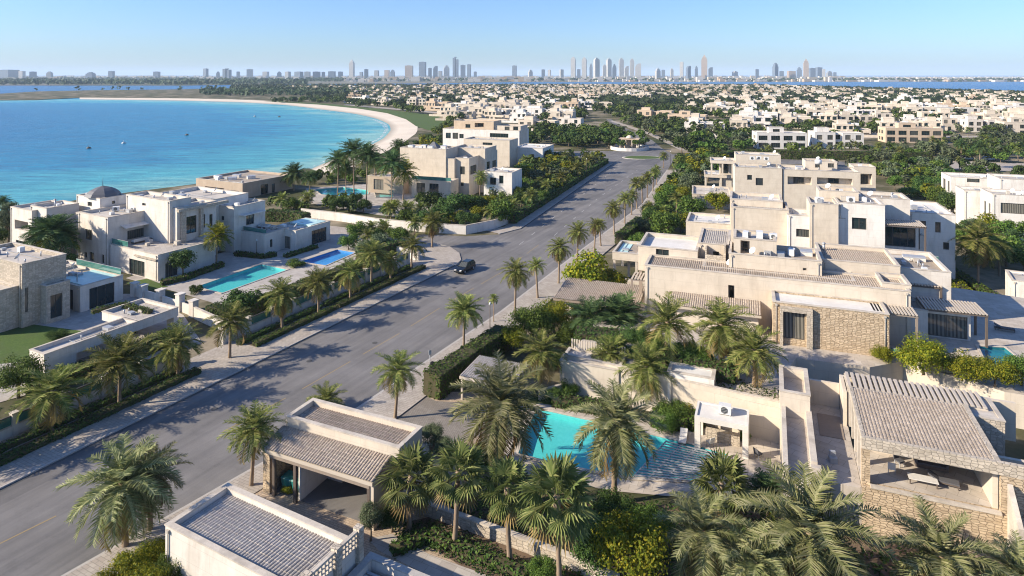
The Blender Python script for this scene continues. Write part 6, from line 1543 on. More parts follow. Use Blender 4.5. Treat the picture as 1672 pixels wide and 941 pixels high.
TOW = [
 (13, 114, 26, 'slab', 'blue', 'broad hazy slab at the far end of the skyline over the bay'), (36, 116, 8, 'slab', 'pale', 'squat pale tower beside the broad hazy slab'), (54, 117, 9, 'slab', 'blue', 'small blue block second from the broad hazy slab'), (81, 117, 8, 'step', 'grey', 'small stepped block with a mast over the bay'),
 (148, 118, 12, 'step', 'blue', 'low blue block over the middle of the bay'), (182, 116, 8, 'slab', 'blue', 'lone blue block with a roof mast over the bay'), (256, 117, 9, 'slab', 'blue', 'lone low block before the first slender tower'),
 (336, 112, 7, 'slab', 'blue', 'slender dark tower nearest the long lagoon strip'), (356, 117, 5, 'step', 'blue', 'stub tower just past the slender dark one'), (371, 112, 12, 'twin', 'blue', 'joined twin blue towers over the beach'), (389, 117, 5, 'slab', 'blue', 'stub tower between the twin and the wide blocks'), (408, 113, 10, 'slab', 'pale', 'pale wide block over the beach'),
 (434, 117, 9, 'slab', 'pale', 'low pale block fifth before the needle tower'), (456, 117, 7, 'step', 'blue', 'low stepped block fourth before the needle tower'), (470, 117, 8, 'slab', 'grey', 'low grey block third before the needle tower'), (488, 117, 12, 'slab', 'blue', 'wide low blue block before the needle tower'), (502, 117, 9, 'slab', 'grey', 'narrow grey block before the needle tower'), (517, 117, 13, 'slab', 'blue', 'widest low block just before the needle tower'), (528, 117.5, 6, 'slab', 'blue', 'thin low block before the needle tower'), (542, 116.5, 11, 'slab', 'blue', 'boxy block next but one to the needle tower'), (556, 117, 8, 'slab', 'blue', 'boxy block next to the needle tower'),
 (574.5, 97, 8, 'spire', 'pale', 'tall needle tower standing alone over the beach curve'), (590, 117.5, 5, 'slab', 'blue', 'stub just past the needle tower'), (598, 113, 7, 'slab', 'blue', 'dark slab past the needle tower'), (615, 115, 7, 'slab', 'grey', 'grey block halfway from needle tower to the tan block'), (632, 114.5, 8, 'slab', 'tan', 'tan block before the blocky pair'), (641, 114, 7, 'step', 'blue', 'blue stepped block leaning on a tan block'),
 (668, 107, 13, 'slab', 'tan', 'wide tan block of the blocky pair'), (690, 101, 11, 'slab', 'blue', 'tall dark block of the blocky pair'), (702, 111, 6, 'slab', 'blue', 'blue block in the shade of the tall dark block'), (711, 108, 8, 'curve', 'blue', 'rounded blue tower before the pale cluster'), (719, 116, 6, 'slab', 'grey', 'stub beside the rounded blue tower'), (729, 107, 10, 'step', 'pale', 'pale stepped tower before the tall blue slab'), (744, 93, 9, 'twin', 'blue', 'tall blue slab with a split top'), (756, 106, 8, 'slab', 'blue', 'first slab after the tall split-topped one'), (766, 105, 6, 'slab', 'blue', 'last slab of the split-topped cluster'), (776, 117, 5, 'slab', 'blue', 'stub ending the split-topped cluster'), (840, 107, 7, 'slab', 'blue', 'lone slab before the domed towers'),
 (866, 114, 7, 'step', 'pale', 'faint pale block after the lone slab'), (887, 113.5, 6, 'slab', 'blue', 'faint blue block before the domed towers'), (897, 114, 5, 'slab', 'pale', 'small block just before the domed towers'), (917, 113.5, 6, 'slab', 'pale', 'small block touching the first domed tower'),
 (936, 92, 8, 'dome', 'pale', 'first of the tall domed towers, nearest the beach'), (945, 113, 6, 'slab', 'blue', 'dark filler after the first domed tower'), (954, 93, 8, 'dome', 'pale', 'second of the tall domed towers'), (965, 104, 5, 'step', 'blue', 'thin blue tower between the second and third domed ones'), (974, 93.5, 9, 'dome', 'pale', 'third and broadest of the tall domed towers'), (987, 105, 6, 'dome', 'pale', 'shorter domed tower before the fourth tall one'), (994, 94.5, 8, 'dome', 'pale', 'fourth of the tall domed towers'), (1003, 105, 7, 'step', 'blue', 'blue stepped tower before the fifth domed one'), (1014.5, 94, 8, 'dome', 'pale', 'fifth of the tall domed towers with finial'), (1023, 108, 7, 'curve', 'pale', 'curved pale tower between the fifth and sixth domed ones'), (1032, 95, 7, 'dome', 'pale', 'sixth and last of the tall domed towers'), (1042, 104, 10, 'curve', 'pale', 'broad curved tower ending the domed cluster'),
 (1074, 112, 8, 'step', 'pale', 'stepped tower before the spired group'), (1083, 114, 6, 'slab', 'blue', 'stub in the gap before the spired group'), (1097, 111, 5, 'spire', 'pale', 'small spired tower in the gap'), (1113, 101, 6, 'slab', 'pale', 'taller pale slab of the short pair'), (1124, 108, 7, 'curve', 'blue', 'curved blue tower of the short pair'), (1137, 108, 5, 'step', 'blue', 'thin stepped tower next to the tall spired one'), (1150, 89.5, 10, 'spire', 'tan', 'tallest tan tower crowned by a spire'), (1160, 110, 7, 'curve', 'blue', 'blue curved tower in the shade of the spire'),
 (1200, 116, 8, 'dome', 'pale', 'squat domed block after the spired tower'), (1236, 113, 5, 'slab', 'blue', 'stub before the dark tower'), (1266, 103, 8, 'step', 'blue', 'dark stepped tower with mast on the right'), (1276, 116, 7, 'slab', 'blue', 'small block after the dark stepped tower'), (1292, 116, 12, 'slab', 'tan', 'low wide tan block between the dark and flagged towers'), (1305, 110, 8, 'step', 'blue', 'blue stepped block before the flagged tower'), (1316, 96, 8, 'spire', 'tan', 'tall tower with mast near the end of the skyline'), (1326, 111, 9, 'slab', 'blue', 'first broad slab after the masted tower'), (1337, 110, 9, 'slab', 'blue', 'second broad slab after the masted tower'), (1345, 113, 5, 'slab', 'pale', 'pale slab after the pair of broad slabs'), (1354, 116, 8, 'step', 'grey', 'low grey block close to the end of the skyline'), (1363, 118, 5, 'slab', 'blue', 'last stub of the skyline'),
]
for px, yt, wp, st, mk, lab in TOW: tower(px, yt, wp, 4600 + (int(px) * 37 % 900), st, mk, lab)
def town():
    rng = random.Random(5); mb = MB()
    for k in range(3400):
        px = rng.uniform(-60, 1740); 
        y = rng.choice([rng.uniform(128, 134), rng.uniform(126.5, 129.5), rng.uniform(126, 128)])
        if px < 560 and y > 129.5 and rng.random() < .8: continue
        d = F * EYE / (y - HZ); 
        if d > 9500: continue
        x = (px - CX) * d / F; w, dd, hh = rng.uniform(14, 46), rng.uniform(12, 30), rng.choice([6, 7, 9, 9, 12, 14, 22])
        if px > 1380: hh = min(hh, 8)
        m = rng.choice([0, 0, 0, 1, 2, 3])
        mb.box(x, x + w, d, d + dd, 0, hh, m, 'b')
    tag(mb.build('far_town', [WHITE, CREAM, TAN, TWM['grey']]), 'endless low pale blocks of the town on the far shore', 'town', None, 'stuff')
town()
def woods(name, n, label, fn, seed, size):
    rng = random.Random(seed); mb = MB()
    while n > 0:
        r = fn(rng)
        if r is None: continue
        x, y, h_ = r; n -= 1
        for k in range(7):
            p = Vector((x + rng.uniform(-1, 1) * h_ * .5, y + rng.uniform(-1, 1) * h_ * .5, h_ * rng.uniform(.25, 1)))
            leafquad(mb, p, Vector((rng.uniform(-.7, .7), -.6, rng.uniform(.2, 1))), h_ * size, rng)
    tag(mb.build(name, FARLEAF), label, 'woodland', None, 'stuff')
def f1_(rng):
    px = rng.uniform(-60, 1740); y = rng.uniform(128.5, 139.0 if px < 500 else 133.6)
    if px > 560 and rng.random() < .72: return None
    if px > 560 and y < 131: return None
    d = F * EYE / (y - HZ); return ((px - CX) * d / F, d, rng.uniform(7, 15))
woods('far_shore_woods', 2600, 'dark band of trees along the far shore of the lagoon', f1_, 3, .55)
def f2_(rng):
    px = rng.uniform(380, 1740); lo = 142.6 if px < 1240 else 142.6 + (px - 1240) * .036; y = lo + (200 - lo) * rng.random() ** 2.6
    if px < 700 and y > (149 if px < 500 else 160 if px < 600 else 172): return None
    d = F * EYE / (y - HZ); x = (px - CX) * d / F
    if d < 620 or (d < 900 and blocked(x, d)): return None
    return (x, d, rng.uniform(4, 8.5))
woods('far_gardens', 10500, 'mass of garden trees between the far villas', f2_, 4, .45)
def f3_(rng):
    px = rng.uniform(20, 640); y = rng.uniform(147, 160)
    if px < 330 and rng.random() < .85: return None
    if y > 148 + (px > 330) * 9: return None
    d = F * EYE / (y - HZ); return ((px - CX) * d / F, d, rng.uniform(4, 9))
woods('spit_woods', 500, 'trees along the sandy spit across the bay', f3_, 6, .45)
for k, (px, y) in enumerate(((145, 242.5), (202, 234.5), (305, 221), (416, 190.5), (456, 191))):
    def bu(mb): mb.tube([(0, 0, -.3), (0, 0, .25), (0, 0, .7)], [.9, 1.0, .5], 12); mb.tube([(0, 0, .7), (0, 0, 1.5)], [.12, .08], 8)
    p = P(px, y, -.6); mesh_thing('mooring_buoy', bu, DWOOD if k % 2 == 0 else METAL, p, 0, ('dark buoy nearest the domed villa in the bay', 'grey buoy just beyond the nearest dark one', 'dark buoy in the middle of the bay', 'grey buoy out near the beach curve, seaward one', 'dark buoy closest to the beach curve')[k], 'buoy')
# ------------------------------------------------------------------ palms along the avenue
LP = [(84, 705, 640, 62), (195, 664, 590, 60), (291, 618, 560, 45), (375, 586, 525, 42), (461, 540, 480, 40), (520, 513, 460, 34), (572, 490, 445, 32), (606, 468, 415, 34), (638, 458, 426, 27), (672, 441, 402, 27), (705, 405, 362, 25)]
LL = ['street palm among parked hedges nearest the camera on the far bank', 'street palm at the end of the near clipped hedges, opposite the bottom palms', 'street palm beside the carport, on the far pavement strip', 'street palm standing in a bare square before the open drive', 'street palm over the hedge before the lap pool', 'street palm beside the lap pool corner, second from the bare square', 'street palm below the gap between the two pools', 'tallest street palm before the blue pool', 'low-crowned street palm just past the blue pool', 'street palm near the corner of the far pavement', 'street palm at the mouth of the side lane by the dark car']
for (x, yb, yc, r), l in zip(LP, LL): palm(x, yb, yc, r, 'date', l, 'street palms on the far bank of the avenue', tr=.95)
RP = [(410, 794, 700, 56), (645, 684, 603, 43), (757, 576, 508, 42), (841, 515, 443, 30), (878, 488, 434, 22), (912, 464, 405, 27), (942, 438, 379, 24), (970, 414, 368, 18), (981, 403, 366, 15), (1003, 384, 340, 19), (1020, 366, 325, 18), (1031, 352, 318, 14), (1040, 342, 300, 17), (1049, 332, 298, 13), (1057, 324, 290, 14), (1066, 313, 283, 14), (1072, 303, 278, 11), (1083, 275, 254, 11)]
RL = ['near-bank street palm in front of the gatehouse pier, leaning over the road', 'near-bank street palm standing in the drive behind the gatehouse', 'near-bank street palm beside the clipped hedge', 'near-bank street palm below the yellow-green tree', 'slim near-bank street palm next above the one below the yellow tree', 'near-bank street palm level with the yellow-green tree crown', 'near-bank street palm across from the dark car', 'near-bank street palm beyond the car, first of a close pair', 'thin near-bank street palm, second of the close pair', 'near-bank street palm beside the clipped street hedge'] + [ordw(k) + ' near-bank street palm beyond the clipped street hedge towards the roundabout' for k in range(1, 8)] + ['last near-bank street palm, beside the roundabout']
for (x, yb, yc, r), l in zip(RP, RL): palm(x, yb, yc, r, 'date' if yb > 360 else 'far', l, 'street palms on the near bank of the avenue', tr=.85)
palm(-75, 768, 690, 68, 'date', 'street palm out past the near clipped hedges, whose shadow crosses the nearest lanes', 'street palms on the far bank of the avenue')
palm(806, 527, 488, 12, 'far', 'spindly young palm on the near pavement between two street palms', tr=.4)
palm(205, 893, 788, 102, 'silver', 'big feathery palm at the bottom of the avenue, nearer the camera of two', tr=1.1)
palm(245, 866, 775, 66, 'silver', 'smaller feathery palm crowding the big one at the bottom of the avenue', tr=1.0)
palm(533, 668, 656, 40, 'date', 'short palm peeping over the gatehouse roof')
for k, (x, yb, yc, r) in enumerate(((815, 378, 345, 16), (845, 372, 338, 17), (880, 352, 318, 17), (905, 336, 303, 18), (930, 320, 290, 17), (955, 304, 274, 16), (975, 292, 262, 15))):
    palm(x - 12, yb - 8, yc, r, 'far', ordw(k + 1) + ' palm up the avenue along the curved white wall', 'palms along the curved white wall', tr=.8)
# tall palm group by the bay
for k, (x, yb, yc, r, kd) in enumerate(((578, 330, 246, 30, 'dark'), (551, 326, 262, 25, 'dark'), (598, 338, 254, 27, 'dark'), (640, 346, 266, 32, 'dark'), (658, 328, 280, 25, 'yellow'), (612, 312, 262, 22, 'dark'), (649, 300, 240, 20, 'dark'), (480, 312, 284, 25, 'dark'), (506, 316, 290, 18, 'dark'), (782, 330, 288, 17, 'date'), (565, 322, 275, 20, 'dark'))):
    palm(x, yb, yc, r, kd, ('tallest dark palm of the group by the bay', 'dark palm of the bay group nearest the beach house', 'dark palm of the bay group next to the tallest', 'dark palm of the bay group before the corner villa', 'yellowing palm before the corner villa loggia', 'half-hidden dark palm at the back of the bay group', 'dark palm against the beach at the back of the bay group', 'dark palm behind the brown beach house roof', 'lower dark palm beside the brown beach house', 'slim palm in front of the corner villa balcony', 'dark palm filling the middle of the bay group')[k], 'tall palms by the bay', tr=.9 if r > 20 else .7)
# ------------------------------------------------------------------ palms of the gardens, near bank
palm(812, 770, 655, 100, 'silver', 'great drooping date palm over the end of the turquoise pool, nearer the drive', tr=1.15)
palm(1003, 822, 690, 100, 'silver', 'great drooping date palm with bare trunk against the turquoise pool', tr=1.25)
palm(880, 645, 575, 54, 'date', 'date palm at the far end of the turquoise pool')
palm(995, 632, 577, 44, 'date', 'date palm behind the great bare-trunked palm, by the slab-roofed store')
palm(1057, 668, 598, 53, 'date', 'date palm with thick trunk before the dappled retaining wall')
palm(1088, 588, 528, 58, 'date', 'date palm on the upper terrace below the tiled canopy, nearer the road', zb=ZT)
palm(1177, 607, 530, 60, 'date', 'date palm on the upper terrace below the tiled canopy, in the middle', zb=ZT, tr=.8)
palm(1231, 632, 572, 52, 'date', 'date palm on the upper terrace beside the stone wing', zb=ZT)
palm(1010, 545, 516, 48, 'bushy', 'bushy green palm at the corner of the upper terrace', zb=1.5)
palm(962, 548, 520, 44, 'dark', 'dark palm half hidden below the low tiled garden house', zb=1.0)
palm(1597, 466, 393, 52, 'date', 'pale date palm with stout trunk beside the slatted terraces', zb=ZT * 0)
palm(1632, 452, 405, 34, 'date', 'smaller palm behind the stout pale one by the dense garden')
palm(1548, 352, 325, 20, 'dark', 'dark palm deep in the dense garden by the white villa')
palm(1590, 352, 328, 22, 'dark', 'dark palm before the white villa panes')
palm(1470, 262, 245, 12, 'date', 'small palm below the tan villa windows'); palm(1436, 258, 238, 10, 'date', 'small palm between the white and tan villas above the hedge')
palm(1570, 262, 236, 12, 'dark', 'lone palm beside the parked cars, nearer the tan villa'); palm(1600, 275, 240, 14, 'dark', 'palm in the street beyond the white villa')
for k, (x, yb, yc, r) in enumerate(((668, 866, 778, 56), (742, 893, 768, 64), (833, 921, 800, 58), (914, 975, 805, 72))):
    palm(x, yb, yc, r, 'fan', ('fan palm against the gatehouse end wall', 'tall fan palm second from the gatehouse', 'fan palm third from the gatehouse, before the stone wall', 'biggest fan palm with hanging yellow leaves, farthest from the gatehouse')[k], 'fan palms by the garden path', tr=1.0)
palm(1176, 855, 790, 52, 'fan', 'squat fan palm beside the pool slats'); palm(1255, 860, 805, 36, 'bushy', 'bushy low palm at the foot of the passage parapet')
for k, (x, y, z, r) in enumerate(((1150, 870, 4.4, 3.7), (1328, 866, 5.4, 5.1), (1540, 915, 4.5, 4.2), (1660, 938, 4.2, 3.2), (1240, 920, 3.8, 3.2))):
    p = P(x, y, z); palm(0, 0, 0, r, 'silver', ('feathery palm crown by the squat fan palm at the bottom edge', 'largest feathery palm crown at the bottom, below the passage', 'feathery palm crown at the bottom before the loggia', 'feathery palm crown in the bottom corner', 'feathery palm crown crowding the largest one')[k], 'feathery palms at the bottom edge', world=(p.x, p.y, 0), h=z, tr=1.2)
# left gardens
for k, (x, yb, yc, r) in enumerate(((72, 436, 385, 36), (98, 440, 392, 38), (85, 446, 380, 40))):
    palm(x, yb, yc, r, 'bushy', ('nearer', 'farther', 'middle')[k] + ' of three bushy palms before the domed villa', 'bushy palms before the domed villa')
palm(353, 436, 385, 26, 'yellow', 'yellow-green palm before the entrance of the domed villa', tr=.7)
palm(5, 345, 330, 16, 'dark', 'dark palm at the sea edge beside the domed villa')
# ------------------------------------------------------------------ named trees
TR = [
 (298, 455, 48, 22, 'dark', 'round dark tree before the terrace block of the domed villa'), (30, 650, 70, 42, 'mid', 'bright bushy tree at the left edge by the boundary wall'), (396, 515, 44, 36, 'dark', 'large dark shrub tree at the corner of the lap pool'), (440, 505, 26, 26, 'dark', 'low dark tree between lap pool and street palms'),
 (962, 492, 78, 46, 'yellow', 'yellow-green spreading tree beside the low tiled garden house'), (1000, 488, 50, 30, 'yellow', 'yellow-green lower tree leaning on the big spreading one'), 
 (870, 560, 66, 40, 'mid', 'green tree at the end of the clipped hedge'), (905, 545, 56, 34, 'yellow', 'yellowish tree above the clipped hedge'), (838, 575, 46, 26, 'yellow', 'yellowish bushy tree at the clipped hedge top'), (930, 565, 40, 26, 'mid', 'green tree before the carved screen store'), (985, 572, 44, 26, 'dark', 'dark tree above the slab-roofed store'), (1030, 990, 150, 62, 'yellow', 'big yellow-green tree at the bottom, between fan palm and feathery palms'), (975, 940, 95, 50, 'dark', 'dark tree behind the big yellow-green one at the bottom'), (1060, 905, 80, 44, 'mid', 'green tree beside the trunk of the great bare-trunked palm'),
 (705, 770, 78, 22, 'grey', 'thin grey-green tree behind the gatehouse'), (605, 885, 62, 24, 'grey', 'spindly tree at the end of the garden path by the balustrade'), (640, 870, 44, 24, 'dark', 'round dark shrub tree beside the gatehouse end wall'), (885, 960, 50, 26, 'mid', 'bright small tree at the foot of the biggest fan palm'),
 (818, 368, 44, 26, 'mid', 'round bright tree at the corner of the curved white wall'), (741, 352, 38, 34, 'dark', 'dark tree before the corner villa ground floor'), (700, 345, 36, 26, 'dark', 'dark tree beside the corner villa terrace'), (770, 350, 34, 20, 'mid', 'green tree by the narrow light blue pool'), (720, 368, 34, 24, 'dark', 'dark tree behind the curved white wall'),
 (1045, 418, 40, 22, 'mid', 'green tree behind the clipped street hedge'), (1085, 392, 50, 30, 'mid', 'green tree beside the low garden wing of the stepped villa'), (1050, 380, 26, 18, 'grey', 'grey bare-looking tree by the clipped street hedge'), (1172, 345, 34, 22, 'yellow', 'yellow-green tree before the arched tower of the stepped villa'), (1128, 360, 42, 26, 'mid', 'green tree before the low wing of the stepped villa'),
]
for x, yb, hh, r, kd, l in TR: tree(x, yb, hh, r, kd, l)
for x, yb, hh, r, kd, l in ((1040, 570, 40, 26, 'dark', 'dark tree at the corner below the tiled canopy'), (1120, 594, 40, 26, 'dark', 'dark tree between two upper terrace palms'), (1148, 600, 34, 22, 'mid', 'green tree under the middle upper terrace palm'), (1204, 604, 36, 22, 'dark', 'dark tree before the stone wing, under the palms'), (1070, 572, 30, 22, 'mid', 'green tree under the nearest upper terrace palm'), (1508, 612, 62, 42, 'yellow', 'yellow-green tree behind the pavilion parapet'), (1570, 622, 48, 36, 'yellow', 'yellow-green lower tree before the teal pool'), (1625, 632, 50, 36, 'yellow', 'yellow-green tree at the end of the teal pool'), (1668, 630, 54, 30, 'mid', 'green tree at the right edge by the teal pool')): tree(x, yb, hh, r, kd, l, zb=ZT)
# ------------------------------------------------------------------ hedges and shrubs
for k, (x, y, hh, r) in enumerate(((1004, 245, 22, 9), (1016, 246, 18, 8), (1038, 246, 19, 8), (1052, 245, 23, 10), (1028, 238, 24, 11), (1010, 236, 26, 12), (1046, 236, 26, 11))): tree(x, y, hh, r, 'dark' if k % 2 else 'mid', ordw(k + 1) + ' of the trees ringing the roundabout lodge, counted round its planter', 'trees ringing the roundabout lodge')
hedge([(705, 650), (770, 603), (822, 566)], 2.3, 2.6, 'tall clipped hedge beside the pavement, ending at the drive', .05, mat=HEDGE)
hedge([(1013, 400), (1030, 385), (1046, 370)], 2.2, 2.2, 'clipped street hedge beyond the entrance pavilion', .05)
hedge([(836, 366), (905, 322), (960, 286), (990, 267)], 1.6, 1.9, 'long dark hedge up the far pavement beyond the curved white wall', .05, mat=LEAFD)
hedge([(1205, 258), (1300, 260), (1420, 262), (1520, 263)], 3.0, 3.4, 'long clipped hedge below the white pair of villas', 0)
hedge([(1140, 266), (1170, 262), (1203, 258)], 3.0, 3.0, 'darker hedge block at the end of the long clipped hedge', 0, mat=LEAFD)
hedge([(1556, 473), (1600, 510), (1672, 566)], 1.8, 1.7, 'stepped yellow-green hedge before the white outbuilding', 0, mat=LEAFY)
hedge([(1556, 450), (1610, 486), (1690, 545)], 1.6, 1.2, 'lower green hedge behind the stepped yellow-green one', 0)
def kl(t, off): 
    a = P(400, 603); d = (P(744, 433) - a).normalized(); n = Vector((-d.y, d.x, 0)); p = a + d * t + n * off; return (p.x, p.y)
k = 0
for t0, t1 in ((-46, -32.5), (-31.8, -26.5), (-25.8, -3.2), (4.6, 19), (19.5, 41)):
    k += 1
    hedge([kl(t0, 3.75), kl(t1, 3.75)], .95, .55, ordw(k) + ' low hedge from the camera along the far pavement, front row', .15, mat=COVER if k % 2 else HEDGE, px=False, dens=60, s=.1)
    hedge([kl(t0 - .6, 5.9), kl(t1 - .8, 5.9)], .8, .6, ordw(k) + ' low hedge from the camera along the far pavement, row by the wall', .15, px=False, dens=60, s=.1)
    a, b, c, d = kl(t0, 4.3), kl(t1, 4.3), kl(t1, 5.4), kl(t0, 5.4); sheet('planting_soil', [a, b, c, d], .158, SOIL, px=False)
def street_beds(pl, off0, off1, label):
    for t in pl: pass
hedge([(150, 610), (215, 588), (280, 560)], 1.6, 1.8, 'dark hedge between carport and boundary wall', .05, mat=LEAFD)
hedge([(50, 650), (90, 632), (140, 612)], 1.8, 1.5, 'dark hedge under the near end of the carport', .05, mat=LEAFD)
hedge([(345, 519), (380, 526), (430, 507), (500, 477), (585, 444)], 2.0, 1.9, 'dense dark hedge behind the pillared wall by the pools', .05, mat=LEAFD)
hedge([(590, 436), (630, 418), (660, 412)], 2.4, 2.4, 'dense hedge before the white end wall', .05, mat=LEAFD)
hedge([(263, 466), (300, 458), (350, 440), (362, 435)], 1.2, .8, 'low hedge along the terrace block of the domed villa', .05)
hedge([(385, 417), (430, 422), (450, 418)], 1.2, .7, 'low hedge at the foot of the garden room villa', .05)
hedge([(466, 421), (500, 410), (516, 405)], 1.2, .6, 'low hedge between garden room and blue pool', .05)
hedge([(150, 512), (200, 500), (246, 512)], .9, .5, 'strip of hedge on the carport deck', 3.0 - .33, px=True)
hedge([(435, 360), (480, 362), (500, 366)], 2.6, 2.4, 'dark hedge behind the garden room villa', 0, mat=LEAFD)
hedge([(1065, 690), (1120, 700), (1140, 690)], 1.8, 1.2, 'shrubs between the thick-trunked palm and the poolside kiosk', .05, mat=LEAF)
hedge([(905, 660), (950, 668), (985, 672)], 1.6, .9, 'dark low shrubs at the far end of the turquoise pool', .05, mat=LEAFD)
hedge([(1060, 586), (1120, 606), (1200, 622)], 2.0, 1.5, 'dark shrubs under the upper terrace palms', ZT, mat=LEAFD)
hedge([(940, 560), (1010, 565), (1080, 575)], 3.0, 1.6, 'dark thicket at the corner of the upper terrace', 2.2, mat=LEAFD)
hedge([(640, 905), (700, 880), (860, 945)], 1.0, .6, 'clipped edging hedge under the fan palms', .05)
bed('ground_cover', [(640, 862), (700, 850), (780, 880), (900, 935), (960, 985), (860, 985), (760, 925), (650, 885)], 'dense dark ground cover under the fan palms', .05, .45, COVER, 75, .09)
bed('ground_cover', [(700, 800), (860, 780), (960, 815), (1120, 830), (1260, 840), (1290, 900), (1200, 1000), (960, 1000), (880, 900), (760, 850)], 'tangled dark planting between the stone wall and the pool', .05, .9, LEAFD, 40, .13)
bed('ground_cover', [(855, 652), (910, 640), (990, 655), (1060, 680), (1000, 676), (900, 662)], 'low planting at the far end of the pool', .07, .4)
bed('ground_cover', [(1290, 900), (1672, 905), (1740, 1010), (1240, 1010)], 'dark undergrowth below the feathery palms', .05, .9, LEAFD, 14, .18)
bed('ground_cover', [(1060, 575), (1275, 640), (1275, 655), (1100, 615)], 'planting beneath the upper terrace palms', ZT, .5, COVER)
for k, (x, y, hh, r) in enumerate(((185, 985, 62, 40), (222, 950, 62, 38), (262, 928, 52, 30), (280, 962, 66, 34), (236, 1000, 70, 44))):
    tree(x, y, hh, r, 'yellow' if k != 3 else 'mid', ('outermost of the yellow-green bushes against the tiled courtyard house, nearest the road', 'yellow-green bush under the big feathery palm', 'yellow-green bush at the corner of the tiled courtyard house', 'greener bush against the wall of the tiled courtyard house', 'yellow-green bush at the bottom edge beside the tiled courtyard house')[k], 'bushes against the tiled courtyard house', name='bush', cat='bush')
BU = [(1085, 702, 34, 24, 'mid', 'green bush at the foot of the retaining wall, next to the thick-trunked palm'), (1165, 668, 22, 16, 'mid', 'small bush behind the poolside kiosk roof'), (1060, 585, 30, 34, 'dark', 'dark bush at the edge of the upper terrace under the nearest palm'), (1140, 606, 28, 30, 'mid', 'green bush at the edge of the upper terrace between palms'), (1000, 575, 28, 30, 'mid', 'green bush above the slab roof with the carved screen'), (895, 600, 34, 26, 'dark', 'dark bush behind the palm at the far end of the pool'), (932, 645, 30, 20, 'mid', 'bush before the slab-roofed store with the carved screen'), (905, 655, 24, 18, 'dark', 'dark bush at the far corner of the turquoise pool'), (1015, 655, 34, 22, 'dark', 'dark bush at the retaining wall behind the bare-trunked palm'), (1215, 718, 14, 12, 'mid', 'tiny bush by the wall beside the poolside kiosk'), (470, 806, 17, 11, 'yellow', 'yellow-green shrub at the foot of the gatehouse pier'), (488, 808, 15, 10, 'mid', 'green shrub beside the gatehouse post'), (205, 548, 14, 17, 'dark', 'round dark bush on the courtyard lawn edge'), (92, 552, 14, 18, 'dark', 'flat dark bush on the lawn before the stone house'), (160, 556, 20, 14, 'mid', 'green shrub on the courtyard paving'), (128, 562, 22, 9, 'mid', 'slim upright shrub beside the lawn'), (320, 480, 16, 13, 'dark', 'small bush by the near corner of the lap pool'), (290, 498, 14, 15, 'mid', 'bush above the gate pillars'), (484, 435, 12, 16, 'mid', 'shrub on the rocks beside the blue pool'), (1100, 690, 40, 30, 'mid', 'fan-leaved bush before the retaining wall'), (1128, 682, 34, 24, 'yellow', 'yellowish bush beside the poolside kiosk'), (1440, 590, 26, 18, 'yellow', 'yellow bush at the corner of the stone wing'), (1565, 400, 30, 22, 'mid', 'bush beside the stepped villa end'), (780, 765, 40, 36, 'mid', 'bush at the foot of the great drooping palm'), (720, 740, 26, 22, 'grey', 'grey shrub behind the gatehouse'), (1005, 860, 60, 40, 'dark', 'dark bush at the foot of the bare-trunked palm')]
for x, yb, hh, r, kd, l in BU: tree(x, yb, hh, r, kd, l, name='bush', cat='bush', zb=ZT if x in (1440, 1060, 1140, 1000) else 0)

# ------------------------------------------------------------------ garden masses: many single trees in named plots
PLOTTED = []
def plot(region, n, gap, hr, rr, kinds, phrase, group, zb=0.0, name='shade_tree', palms=0.0):
    W = [P(x, y) for x, y in region]; xs = [p.x for p in W]; ys = [p.y for p in W]; pl = [(p.x, p.y) for p in W]
    rng = random.Random(int(region[0][0] * 3 + region[0][1])); pts = []; tries = 0
    while len(pts) < n and tries < n * 60:
        tries += 1; x, y = rng.uniform(min(xs), max(xs)), rng.uniform(min(ys), max(ys))
        if not inpoly(x, y, pl) or blocked(x, y): continue
        if any((x - q[0]) ** 2 + (y - q[1]) ** 2 < gap * gap for q in pts): continue
        pts.append((x, y))
    pts.sort(key=lambda p: p[1])
    for k, (x, y) in enumerate(pts):
        kd = rng.choice(kinds); col = {'mid': 'green', 'dark': 'dark green', 'grey': 'grey-green', 'yellow': 'yellow-green'}[kd]
        if rng.random() < palms and y < 420:
            h_ = rng.uniform(*hr) * .8; palm(0, 0, 0, rng.uniform(1.6, 2.5), 'far' if y > 120 else 'dark', f'palm, {ordw(k + 1)} nearest among the planting {phrase}', group, world=(x, y, zb), h=h_, tr=.7)
        else: PLOTTED.append((rng.uniform(*rr), rng.uniform(*hr), x, y, zb, kd, f'{col} tree, {ordw(k + 1)} nearest {phrase}', group))
